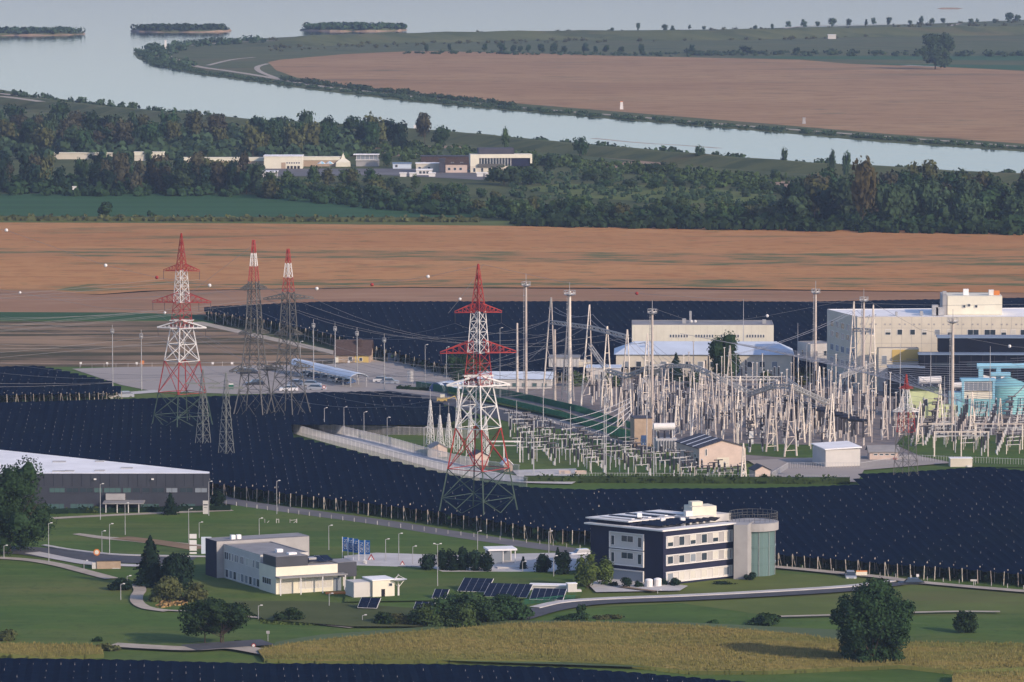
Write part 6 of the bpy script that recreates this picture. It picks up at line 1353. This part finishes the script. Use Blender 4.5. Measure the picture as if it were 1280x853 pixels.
# white sagging hoses / flexible busbars
# ================================================================== CABLES
def sag(name, label, a, b, s, r=.045, m='cable', group=None, balls=(), bcol='white_paint', cat='power line'):
    a, b = Vector(a), Vector(b); n = 14; pts = [a.lerp(b, i/n)-Vector((0,0,4*s*(i/n)*(1-i/n))) for i in range(n+1)]
    g = empty(name, a, 0, label, cat, group) if balls else None; o = MB()
    for p, q in zip(pts, pts[1:]): o.tube(p-a, q-a, r, r, 3, False)
    w = o.build('wire' if g else name, m, g, None if g else a)
    if not g: tag(w, label, cat, group)
    for f in balls:
        q = a.lerp(b, f)-Vector((0,0,4*s*f*(1-f))); MB().sphere(q-a, .42, 10, 7).build('marker_ball', bcol if isinstance(bcol, str) else bcol[balls.index(f) % len(bcol)], g)
    return g or w
def arm_pts(P, rz, scl=1.0):
    out = []
    for z, sp in ((42.4,4.6),(34.4,7.4),(34.4,4.4),(27.9,6.1)):
        for s in (-1, 1): out.append(Vector((P.x+math.cos(rz)*sp*s*scl, P.y+math.sin(rz)*sp*s*scl, (z-2.1)*scl)))
    return out
ac, al = arm_pts(PC, R(8), SCC), arm_pts(PL, R(-6), 49/52)
# from the central pylon to the gantries and onwards to the left towers
tg = [(0,.8),(1,.85),(2,.8),(3,.55),(4,.5),(5,.6),(0,.6),(2,.6)]
for i, p in enumerate(ac):
    j, f = tg[i]; P, H = HG[j]; sag('power_cable', '%s cable from the central red and white pylon to the gantry columns' % ORD[i], p, (P.x, P.y, H*f), 3, .035, group='cables from the central pylon to the gantries')
def gp(P, H, rz, arms):
    o = []
    for zf, sp in arms:
        for s in (-1, 1): o.append(Vector((P.x+math.cos(rz)*sp*s, P.y+math.sin(rz)*sp*s, H*zf)))
    return o
g2 = gp(P2, H2, R(12), ((.72,6),(.33,5.8),(.52,3.3))); g1 = gp(P1, H1, R(25), ((.74,3.4),(.30,6.4),(.5,4)))
for i, p in enumerate(g2+g1):
    P, H = HG[[0,2,0,1,3,2,3,4,5,4,5,3][i]]; sag('power_cable', '%s sagging cable from the %s grey pylon to the gantries' % (ORD[i%6], 'front' if i < 6 else 'rear'), p, (P.x, P.y, H*[.78,.8,.62,.7,.5,.6,.9,.9,.6,.5,.5,.6][i]), 7, .045, group='cables from the grey pylons to the gantries')
for i, p in enumerate(g2+g1):
    q = Vector((-230+i*6, p.y-60+i*14, p.z+6)); sag('power_cable', '%s cable from the %s grey pylon running off to the left' % (ORD[i%6], 'front' if i < 6 else 'rear'), p, q, 6, .035, group='cables running off to the left')
for i, p in enumerate(al):
    q = Vector((p.x-200, p.y-160, p.z+8)); sag('power_cable', '%s cable from the left red and white pylon towards the left edge' % ORD[i], p, q, 5, .03, group='cables running from the left pylon to the left edge')
    sag('power_cable', '%s cable between the left and the central red and white pylon' % ORD[i], p, ac[i], 8, .03, group='cables between the red and white pylons')
ins = MB()
# warning balls hang on the earth wires
def Pz(x, y, D):   # point on the sight line of a pixel at ground distance D
    a = (x-640)/F; b = (426.5-y)/F; dy = cp+b*sp_; dz = -sp_+b*cp; t = D/dy; return Vector((a*t, D, H_CAM+dz*t))
def ball_line(label, pts, D, r=.40, cols='white_paint'):
    """earth wire hung in the air through the given sight points, with its warning balls"""
    a = Pz(*pts[0][:2], D); g = empty('earth_wire', a, 0, label, 'power line'); o = MB(); P_ = [Pz(x, y, D)-a for x, y, *c in pts]
    for p, q in zip(P_, P_[1:]): o.tube(p, q, .04, .04, 3, False)
    o.build('wire', 'cable', g)
    for (x, y, *c), p in zip(pts, P_):
        if c and c[0]: MB().sphere(p, r, 10, 7).build('marker_ball', c[0], g)
Wt, Rd = 'white_paint', 'red_paint'
ball_line('earth wire with three white warning balls and one red over the left fields', [(-60,279),(8,288,Wt),(70,310),(132,332,Wt),(196,347,Rd),(262,357,Wt),(330,362),(396,361,Wt),(465,356,Rd),(535,346,Wt),(604,331)], 1240, .42)
ball_line('low earth wire with two white warning balls behind the left pylon', [(-60,352),(25,366,Wt),(120,384),(206,391,Wt),(322,302)], 1370, .36)
ball_line('earth wire with white and red warning balls right of the central pylon', [(604,331),(575,374,Wt),(560,392)], 1250, .36)
ball_line('thin earth wire with a red warning ball leaving to the right', [(604,331),(700,352),(796,367,Rd),(900,374),(1020,378),(1180,382),(1330,380)], 1240, .40)
ball_line('low earth wire with white warning balls over the cream hall and black hall', [(815,385),(864,402,Wt),(869,402,Wt),(900,404),(959,395,Wt),(1079,372)], 1400, .42)
ball_line('low earth wire with a white warning ball before the black hall', [(1079,372),(1150,412),(1262,433,Wt),(1340,440)], 1330, .42)
# wires inside the switchyard: sagging conductors between beams
rng = random.Random(8)
pairs = [(0,2),(2,4),(3,5),(5,6),(6,8),(8,9),(9,20),(20,11),(11,12),(12,18),(4,6),(5,9),(19,24),(24,21),(21,18),(10,13),(13,14),(14,18),(10,12),(9,24)]
for i, j in pairs:
    for k in range(2):
        A, ha = HG[i]; B_, hb = HG[j]; o = (k-.5)*1.6; sag('yard_conductor', 'sagging conductor strung between gantry columns', (A.x+o, A.y+o, ha*.9), (B_.x+o, B_.y+o, hb*.9), 1.3, .05, 'cable_far', 'conductors inside the switchyard')
for k in range(24):   # long conductors running off right
    A = G(850+k*13, 478+k*2.6); B_ = G(1300, 500+k*3.4); sag('yard_conductor', '%s pale conductor from the back running to the right edge' % ORD[k], (A.x, A.y, 13), (B_.x, B_.y, 11), 3.0, .06, 'cable_far', 'conductors running to the right edge')
rng2 = random.Random(12)
for k in range(26):   # fine wires strung across the rows
    x0 = 740+k*14; y0 = 500+(k%5)*9; ln = rng2.uniform(70, 160); hh = rng2.uniform(6.5, 9.5)
    A = G(x0, y0); B_ = G(x0+ln, y0+ln*.16); sag('yard_conductor', '%s low wire from the left above the middle switchyard rows' % ORD[k], (A.x, A.y, hh), (B_.x, B_.y, hh-.4), .6, .035, 'cable_far', 'low wires above the switchyard rows')
for k in range(5):
    A, B_ = G(700+k*14, 548+k*5), G(790, 538+k*5); sag('flexible_busbar', 'thick pale hose-like conductor draped above the low equipment', (A.x, A.y, 4.2), (B_.x, B_.y, 8.0), .8, .08, 'hose', 'thick pale conductors left of the tan block')
# ================================================================== LAMP POSTS
def lamp(x, y, top, label, arm=.65, r=.09, group='street lamps', sgn=1, double=False):
    P = G(x, y); H = HT(P, top); g = empty('street_lamp', P, 0, label, 'street lamp', group)
    MB().tube((0,0,0),(0,0,H-.1),r,r*.6,7).build('pole','steel',g); mb = MB()
    mb.bar((0,0,H-.1),(sgn*arm,0,H),.09)
    if double: mb.bar((0,0,H-.1),(-sgn*arm,0,H),.09)
    mb.build('arm','steel',g); MB().box(min(sgn*arm*.6,sgn*(arm+.15)),-.12,H-.02,max(sgn*arm*.6,sgn*(arm+.15)),.12,H+.12).build('lamp_head','white_paint',g)
    if double: MB().box(-arm-.15,-.12,H-.02,-arm*.6,.12,H+.12).build('lamp_head','white_paint',g)
    MB().box(-.2,-.2,0,.2,.2,.25).build('base','concrete',g)
for a in [(5,704,682,'short street lamp at the left edge by the path'),(61,709,654,'tall street lamp left of the road before the warehouse'),(105,717,701,'short lamp left of the tan brick hut'),(125.5,655,605,'tall lamp before the warehouse canopy'),(127.5,697,664,'lamp behind the round warning sign'),(137,698,655,'bare pole right of the round warning sign'),(156.5,674,629,'tall lamp on the meadow left of the fir'),
          (236,684,636,'tall lamp behind the firs and the navy wall'),(249,678,653,'short lamp just right of the tall one behind the navy wall'),(261,650,602,'tall lamp at the right corner of the warehouse'),(346,648,601,'tall lamp at the roadside before the orchard posts'),(324,676,648,'lamp above the rear wing of the white office building'),(411,693,657,'lamp right of the white office roof'),(411.5,766,742,'lamp on the lawn before the cream front'),(323,781,757,'small lamp between the two lower bushes'),(151,756,730,'small lamp left of the curved path'),(159,742,720,'small lamp behind the dark round bush'),
          (482,709,674,'lamp just right of the flags'),(498.5,708,667,'second lamp right of the flags'),(516,712,683,'lamp right of the red barrier posts'),(547,740,680,'tall twin lamp before the dark clipped trees'),(597,716,664,'lamp rising behind the dark clipped trees'),(686,700,664,'lamp at the road left of the dark office building'),(692,728,695,'lamp right of the thin fir'),(653,722,702,'short lamp beside the thin fir'),(822,748,738,'tiny lamp on the forecourt of the dark office building'),(453,784,769,'small lamp below the cream garage'),
          (375.5,473,427,'lamp at the left end of the parking canopy'),(531.5,490,431,'lamp left of the tunnel tents'),(592,497,410,'lamp behind the central pylon'),(625,500,410,'second lamp behind the central pylon'),(558,490,434,'lamp behind the left arm of the central pylon'),(1008,520,430,'lamp beside the small white house'),
          (405.5,545,510,'leftmost lamp at the diagonal palisade fence'),(430,550,509,'second lamp from the left at the diagonal palisade fence'),(455,556,515,'third lamp from the left at the diagonal palisade fence'),(484,563,522,'fourth lamp from the left at the diagonal palisade fence'),(530,572,534,'lamp left of the small cream hut')]:
    lamp(*a, double=(a[0] == 547))
# ================================================================== FENCES
def fence(name, label, pxs, h, step, m, wire=None, bars=None, w=.07, rail=True):
    bw = .055 if m == 'green_mesh' else .045 if m == 'white_paint' else .03
    pts = [G(x,y) for x,y in pxs]; g = empty(name, pts[0], 0, label, 'fence'); me = MB().box(-w/2,-w/2,0,w/2,w/2,h).mesh('post', m); n = 0; bm_ = MB(); rl = MB()
    for a, b in zip(pts, pts[1:]):
        L = (b-a).length; k = max(1, int(round(L/step)))
        for i in range(k):
            p = a.lerp(b, i/k)-pts[0]
            if n < 290: link('post', me, g, p); n += 1
            if bars:
                q = a.lerp(b, (i+1)/k)-pts[0]; kk = int((q-p).length/bars)
                for j in range(1, kk): c = p.lerp(q, j/kk); bm_.box(c.x-bw,c.y-bw,.08,c.x+bw,c.y+bw,h*.97)
        p, q = a-pts[0], b-pts[0]
        if rail:
            for z in (h*.15, h*.92): rl.bar(p+Vector((0,0,z)), q+Vector((0,0,z)), .06)
    if bars: tag(bm_.build('bars', wire or m, g), kind='stuff')
    if rail: rl.build('rail', wire or m, g)
fence('palisade_fence', 'outer pale palisade fence along the orchard net', [(367,545),(420,560),(480,577),(540,592),(600,605),(660,613)], 3.0, 2.6, 'white_paint', 'device_grey', .34)
fence('palisade_fence', 'inner tall pale palisade fence beside the fence track', [(367,533),(420,546),(480,560),(540,577),(600,591),(650,597)], 3.0, 2.6, 'white_paint', 'device_grey', .3)
fence('palisade_fence', 'rear palisade fence behind the small lawn', [(400,546),(470,547),(540,549),(600,552)], 2.9, 2.6, 'white_paint', 'device_grey', .3)
fence('mesh_fence', 'long green mesh fence between the access road and the switchyard', [(520,489),(560,495),(620,508),(700,527),(760,545),(800,556)], 2.6, 2.6, 'green_mesh', 'green_mesh', .22)
fence('mesh_fence', 'second green mesh fence behind the first, at the tunnel tents', [(560,488),(640,500),(720,518),(790,540)], 2.4, 2.6, 'green_mesh', 'green_mesh', .22)
fence('mesh_fence', 'grey mesh fence along the shrub row of the substation', [(660,603),(800,603),(940,605),(1062,606)], 2.2, 2.6, 'device_grey', 'device_grey', .6)
fence('mesh_fence', 'pale mesh fence around the service road right of the small hut', [(965,602),(985,590),(1020,590),(1075,590),(1140,580),(1300,586)], 2.2, 2.6, 'device_grey', 'device_grey', .5)
fence('mesh_fence', 'wire fence behind the parking place', [(100,463),(250,461),(390,459),(470,455),(540,457),(640,463)], 1.8, 3.2, 'pale_post', 'steel')
fence('post_fence', 'row of small posts at the edge of the small left net', [(0,500),(60,500),(115,499)], 2.4, 3.4, 'pale_post', rail=False, w=.18)
fence('orchard_fence', 'wire fence with thin stakes in front of the orchard posts', [(270,634),(400,652),(560,673),(742,694)], 1.7, 3.6, 'pale_post', 'steel', rail=False, w=.12)
fence('orchard_fence', 'wire fence with thin stakes along the right orchard net', [(965,714),(1100,726),(1300,744)], 1.6, 3.6, 'pale_post', 'steel', rail=False, w=.12)
fence('mesh_fence', 'green wire fence right of the solar panels', [(655,762),(700,757),(720,756)], 1.9, 1.5, 'green_mesh', 'green_mesh', .25)
# wooden training frame on the meadow
g = empty('timber_frame', G(331,659), 0, 'row of small pale wooden frames on the meadow beside the road', 'timber frame')
for x in (0, 2.4, 2.9, 5.2, 6.6): MB().bar((x,0,0),(x,0,1.7),.12).build('post','pale_post',g)
for a, b in (((2.4,0,1.6),(2.9,0,1.6)),((5.2,0,1.4),(6.6,0,1.5)),((0,0,.3),(.9,0,1.3)),((5.2,0,.2),(6.5,0,1.3))): MB().bar(a,b,.1).build('brace','pale_post',g)
# ================================================================== VEHICLES
def car(label, m, P, rz, van=False, scl=1.0, pick=False):
    g = empty('parked_car', P, rz, label, 'car'); g.scale = (scl*1.12,)*3; L, Wd = 4.4, 1.8; g.scale[2] *= 1.2; mb = MB()
    prof = [(-2.2,.35),(-2.2,.85),(-1.9,.95),(-.9,1.0),(1.5,1.05),(2.15,1.0),(2.2,.35)]
    n = len(prof); vs = [(x,-Wd/2,z) for x,z in prof]+[(x,Wd/2,z) for x,z in prof]; mb.add(vs, [tuple(range(n)), tuple(range(2*n-1,n-1,-1))]+[(i,i+n,(i+1)%n+n,(i+1)%n) for i in range(n)]); mb.build('body', m, g)
    x0, x1, x2, x3 = (-1.15,-.6,1.25,2.0) if not van else (-1.6,-1.2,2.0,2.15)
    mb = MB(); w0, w1 = .82, .66; mb.add([(x0,-w0,1.0),(x3,-w0,1.03),(x3,w0,1.03),(x0,w0,1.0),(x1,-w1,1.45),(x2,-w1,1.45),(x2,w1,1.45),(x1,w1,1.45)],[(0,1,5,4),(1,2,6,5),(2,3,7,6),(3,0,4,7)]); mb.build('windows','glass',g)
    MB().box(x1,-w1,1.45,x2,w1,1.5).build('roof', m, g)
    for sx in (-1.35, 1.35):
        for sy in (-1, 1): o = MB().tube((sx,sy*.72,.33),(sx,sy*.93,.33),.33,None,10).build('wheel','tyre',g); MB().tube((sx,sy*.93,.33),(sx,sy*.945,.33),.18,None,8).build('rim','steel',o)
    for sy in (-.62,.62): MB().box(-2.23,sy-.18,.62,-2.19,sy+.18,.8).build('headlight','headlight',g); MB().box(2.17,sy-.18,.7,2.22,sy+.18,.88).build('taillight','taillight',g)
    return g
for lab, m, x, y, rz in [('white car parked alone in the middle of the parking place',"car_white",303,469,0),('dark car directly beside the white one on the parking place','car_dark',311,470,5),('small dark car left of the round green sign','car_dark',319,484,10),('white car in the front row of the parking place, left end','car_white',361,491,3),('pale car behind the front row','car_silver',372,484,150),('silver car of the front cluster','car_silver',390,485,170),('silver blue car at the right end of the front row','car_silver',396,490,172),
                         ('white car behind the silver one by the tall mast','car_white',478,480,175),('silver estate car beside the tall mast','car_silver',487,482,178),('white car at the end of the small left orchard net','car_white',142,500,80),('dark silver car right of the white one by the small net','car_silver',155,499,20),('dark car with a pale front on the lane beside the orchard','car_dark',1139,736,0),('white car half hidden behind the left trees of the dark office building','car_white',726,699,20),('beige van behind the top of the big foreground tree','car_silver',1063,727,90)]:
    car(lab, m, G(x,y), R(rz))
for i in range(7):
    t = (i+.6)/7.5; car('vehicle parked under the long curved canopy', ['car_white','car_dark','car_blue','car_silver'][i%4], a_.copy() if False else G(376+t*68, 471+t*12.5), R(60), scl=.9)['group'] = 'vehicles under the canopy'
for i, x in enumerate((500,512,536,596,606)): pass
# ================================================================== FLAGS AND SIGNS
STROKES = {'G': [((.9,.8),(.7,1)),((.7,1),(.2,1)),((.2,1),(0,.8)),((0,.8),(0,.2)),((0,.2),(.2,0)),((.2,0),(.8,0)),((.8,0),(.9,.2)),((.9,.2),(.9,.5)),((.9,.5),(.5,.5))],
           'E': [((0,0),(0,1)),((0,1),(.85,1)),((0,.5),(.7,.5)),((0,0),(.85,0))], 'N': [((0,0),(0,1)),((0,1),(.85,0)),((.85,0),(.85,1))]}
def flag(x, y, top, label, logo):
    P = G(x, y); H = HT(P, top); g = empty('flag', P, 0, label, 'flag', 'flags'); MB().tube((0,0,0),(0,0,H),.07,.045,7).build('pole','white_paint',g)
    w, h = 1.02, 2.75; wave = lambda u: .10*math.sin(u*5)
    mb = MB(); n = 6
    for i in range(n):
        a, b = i/n*w, (i+1)/n*w; mb.add([(a,wave(a),H-.1-h),(b,wave(b),H-.1-h),(b,wave(b),H-.1),(a,wave(a),H-.1),(a,wave(a)+.02,H-.1-h),(b,wave(b)+.02,H-.1-h),(b,wave(b)+.02,H-.1),(a,wave(a)+.02,H-.1)],[(0,1,2,3),(7,6,5,4),(0,4,5,1),(3,2,6,7)])
    cl = mb.build('cloth','flag_blue',g); tx = MB(); ls = .52; z0 = H-h+.35
    for k, ch in enumerate('GEN'):
        for (ax, ay), (bx, by) in STROKES[ch]:   # read from bottom to top: turned a quarter turn
            p = lambda u, v: (w*.80-v*ls+.02, wave(w*.80-v*ls)-.06, z0+k*.68+u*ls*1.05)
            tx.bar(p(ax,ay), p(bx,by), .13 if logo else .16, .03)
    tx.build('lettering','flag_white',cl)
for i, (x, y, t) in enumerate([(428,704.5,671),(435,706,672),(441.5,707,673),(448.5,708,675),(456,708,675)]):
    flag(x, y, t, ['leftmost blue flag with white letters GEN','second blue flag with white letters GEN from the left','middle one of the five blue flags with white letters','fourth blue flag from the left, with heavier white letters','rightmost blue flag with heavier white letters'][i], i < 3)
def sign(label, x, y, w, h, z, m, shape='rect', m2=None, txt=None):
    g = empty('sign', G(x,y), 0, label, 'sign'); MB().bar((0,.06,0),(0,.06,z+h*.9),.1).build('post','steel',g)
    if shape == 'rect': MB().box(-w/2,-.04,z,w/2,.0,z+h).build('board',m,g)
    elif shape == 'disc': MB().tube((0,-.05,z+h/2),(0,0,z+h/2),w/2,None,18).build('board',m,g)
    elif shape == 'tri': MB().add([(-w/2,-.04,z),(w/2,-.04,z),(0,-.04,z+h),(-w/2,0,z),(w/2,0,z),(0,0,z+h)],[(0,1,2),(5,4,3),(0,3,4,1),(1,4,5,2),(2,5,3,0)]).build('board',m,g)
    if m2:
        if shape == 'disc': MB().tube((0,-.08,z+h/2),(0,-.055,z+h/2),w*.32,None,18).build('face',m2,g)
        elif shape == 'tri': MB().add([(-w*.3,-.07,z+h*.1),(w*.3,-.07,z+h*.1),(0,-.07,z+h*.72)],[(0,1,2)]).build('face',m2,g)
        else: MB().box(-w/2,-.06,z+h*.8,w/2,-.045,z+h).build('stripe',m2,g)
    return g
g = sign('big round orange red road sign left of the tan brick hut', 121, 701, 1.3, 1.3, 1.0, 'orange_paint', 'disc', 'cream_bright')
sign('warning triangle with a red rim right of the flags', 464, 707, 1.5, 1.3, 1.0, 'red_paint', 'tri', 'white_paint'); sign('small warning triangle at the plaza entrance', 503, 713, 1.3, 1.1, .8, 'red_paint', 'tri', 'white_paint'); sign('red and white round sign at the road fork below the maize', 317, 817, .75, .75, 1.0, 'red_paint', 'disc', 'white_paint')
sign('red and white stop sign at the front of the parking place', 405, 492, .9, .9, 1.2, 'red_paint', 'disc', 'white_paint'); sign('small grey sign by the lower road', 335, 808, .6, .5, 2.2, 'steel')
sign('green sign board at the front of the parking place', 289, 491, 1.3, 1.5, .9, 'green_mesh', 'rect', 'white_paint'); sign('orange yellow box on a post behind the parking place', 178, 461, 1.0, 1.0, 1.2, 'orange_paint')
for i, x in enumerate((101,134,171,266,290,436,526)): sign(['first','second','third','fourth','fifth','sixth','last'][i]+' small white plate from the left on the fence behind the parking place', x, 461 if x < 430 else 459, .6, .6, 1.2, 'white_paint')['group'] = 'white plates on the parking fence'
g = sign('white advertising board with an orange top above the big foreground tree', 1077, 727, 2.1, 1.2, .9, 'cream_bright', 'rect', 'orange_paint')
g = sign('tall narrow white sign totem at the right end of the warehouse hedge', 257, 648, 1.1, 2.8, .9, 'white_wall'); MB().box(-.45,-.07,2.7,.45,-.045,2.95).build('print','charcoal',g); MB().box(-.35,-.07,2.2,.35,-.045,2.3).build('print','charcoal',g)
g = empty('notice_board', G(509,485), 0, 'large white notice board on two posts at the parking place', 'sign'); MB().box(0,0,1.5,1.7,.08,4.6).build('board','white_wall',g)
for x in (.15,1.45): MB().bar((x,.15,0),(x,.15,4.5),.12).build('post','steel',g)
sign('white vertical board on a post behind the control house', 939, 566, 1.0, 3.0, 2.0, 'white_paint'); sign('blue square sign on the lane by the orchard', 1147, 733, .5, .5, 1.8, 'white_paint'); sign('small wooden notice on posts in front of the right orchard', 1217, 738, 1.2, .35, 1.7, 'pale_post')
g = empty('info_panels', G(237,698), 0, 'two white louvred panels behind the firs left of the navy wall', 'panel'); 
for k in range(4): MB().box(0,0,.3+k*1.2,1.4,.1,1.2+k*1.2).build('slat','white_paint',g)
MB().box(2.3,.2,0,4.3,.35,4.2).build('banner','roof_blue',g)
# satellite dish
g = empty('satellite_dish', G(498,752), 0, 'white upturned satellite dish on a tripod mast beside the solar panels', 'satellite dish'); Hd = HT(G(498,752), 727); mb = MB(); n = 22
for j in range(4):
    r0, r1 = 1.65*j/4, 1.65*(j+1)/4; z0, z1 = Hd+.42*(j/4)**2, Hd+.42*((j+1)/4)**2
    for i in range(n): a, b = 2*math.pi*i/n, 2*math.pi*(i+1)/n; mb.add([(r0*math.cos(a),r0*math.sin(a),z0),(r1*math.cos(a),r1*math.sin(a),z1),(r1*math.cos(b),r1*math.sin(b),z1),(r0*math.cos(b),r0*math.sin(b),z0)],[(3,2,1,0)])
mb.build('dish','white_paint',g); MB().tube((0,0,0),(0,0,Hd-.4),.2,.16,8).build('mast','white_paint',g); mb = MB()
for a in (0,2.1,4.2): mb.bar((math.cos(a)*1.5,math.sin(a)*1.5,Hd+.4),(0,0,Hd+1.15),.06)
mb.build('feed_arm','white_paint',g); MB().box(-.12,-.12,Hd+1.1,.12,.12,Hd+1.35).build('feed','steel',g); mb = MB()
for a in (.5,2.6,4.7): mb.bar((math.cos(a)*1.1,math.sin(a)*1.1,Hd+.05),(0,0,Hd-1.1),.1)
mb.build('strut','white_paint',g)
# solar arrays
def solar(label, px, py, w, h, cols, rows, z, rz=12, tilt=33, roll=0):
    g = empty('solar_array', G(px,py), R(rz), label, 'solar array'); c, s = math.cos(R(tilt)), math.sin(R(tilt)); pw, ph = w/cols, h/rows; pm = MB().box(.03,.03,0,pw-.03,ph-.03,.05).mesh('solar_panel','solar')
    fr = empty('frame', (0,0,0)); bpy.data.objects.remove(fr); rl = MB()
    for i in range(cols+1): rl.bar((i*pw,0,z+.0),(i*pw,h*c,z+h*s),.10)
    for j in range(rows+1): rl.bar((0,j*ph*c,z+j*ph*s),(w,j*ph*c,z+j*ph*s),.07)
    f = rl.build('frame','white_paint',g)
    for i in range(cols):
        for j in range(rows): o = link('solar_panel', pm, g, (i*pw, j*ph*c-.03, z+j*ph*s+.02)); o.rotation_euler = (R(tilt),0,0)
    for x in (w*.2,w*.8): MB().tube((x,h*c*.5,0),(x,h*c*.5,z+h*s*.5),.12,None,7).build('stand','steel',g)
solar('upper left solar array behind the thicket', 572, 747, 5.6, 5.5, 4, 4, 1.2, -14, 19)
solar('middle solar array behind the thicket with five columns of panels', 604, 753, 8.2, 5.5, 6, 4, 1.1, -14, 19)
solar('right solar array next to the white utility cabinet', 662, 757, 6.2, 4.6, 5, 3, 1.1, -10, 19)
solar('small low solar array left of the thicket', 516, 770, 3.6, 3, 3, 2, 1.0, -12, 24)
solar('small solar array left of the upper one, behind the thicket', 540, 756, 2.6, 3.2, 2, 2, 1.2, -12, 24)
solar('dark tilted solar array before the small cream house', 447, 770, 3.6, 3.2, 2, 2, 1.5, -14, 28)
# barrier posts, benches on plaza
g = empty('bike_rack', G(497,716), R(8), 'dark bicycle rack on the plaza', 'rack')
for i in range(6): MB().bar((i*.9,0,0),(i*.9,0,1.2),.12).build('post','steel_dark',g)
MB().bar((0,0,1.2),(4.5,0,1.2),.1).build('rail','steel_dark',g)
for lab, x, y in (('small cone shaped post in the plaza by the flags',455,711),('pale bollard at the foot of the flags',457,712)):
    g = empty('bollard', G(x,y), 0, lab, 'bollard'); MB().tube((0,0,0),(0,0,1.6),.28,.2,8).build('post','white_wall',g); MB().tube((0,0,1.6),(0,0,1.75),.3,.1,8).build('cap','white_paint',g)
# floodlit spotlight heads of the access road: yellow machine
g = empty('small_excavator', G(546,505), 0, 'small yellow machine on the access road', 'excavator'); MB().box(0,0,.5,2.6,1.4,1.5).build('body','yellow_paint',g); MB().box(.9,.1,1.5,2.0,1.3,2.4).build('cab','cream_bright',g); MB().bar((2.5,.7,1.2),(4.6,.7,1.9),.25).build('boom','yellow_paint',g); MB().bar((4.6,.7,1.9),(5.2,.7,.5),.2).build('boom','yellow_paint',g)
for x in (.5,2.1): MB().tube((x,-.05,.45),(x,1.45,.45),.45,None,10).build('wheel','tyre',g)

# ================================================================== HAZE
mh = bpy.data.materials.new('haze'); mh.use_nodes = True; n = mh.node_tree.nodes; n.remove(n['Principled BSDF']); v = n.new('ShaderNodeVolumePrincipled')
v.inputs['Color'].default_value = (.56, .72, .95, 1); v.inputs['Density'].default_value = HAZE = .00006; v.inputs['Anisotropy'].default_value = .2
mh.node_tree.links.new(v.outputs[0], n['Material Output'].inputs['Volume']); M['haze'] = mh
hz = MB().box(-9100, -60, -1.5, 9100, 16100, 146).build('haze', 'haze'); tag(hz, kind='stuff')
# tidy: prototypes that were never placed
for p in list(pro.values())+[q for l_ in protos.values() for q in l_]:
    if not p.used:
        for o in list(p.root.children)+[p.root]: bpy.data.objects.remove(o, do_unlink=True)
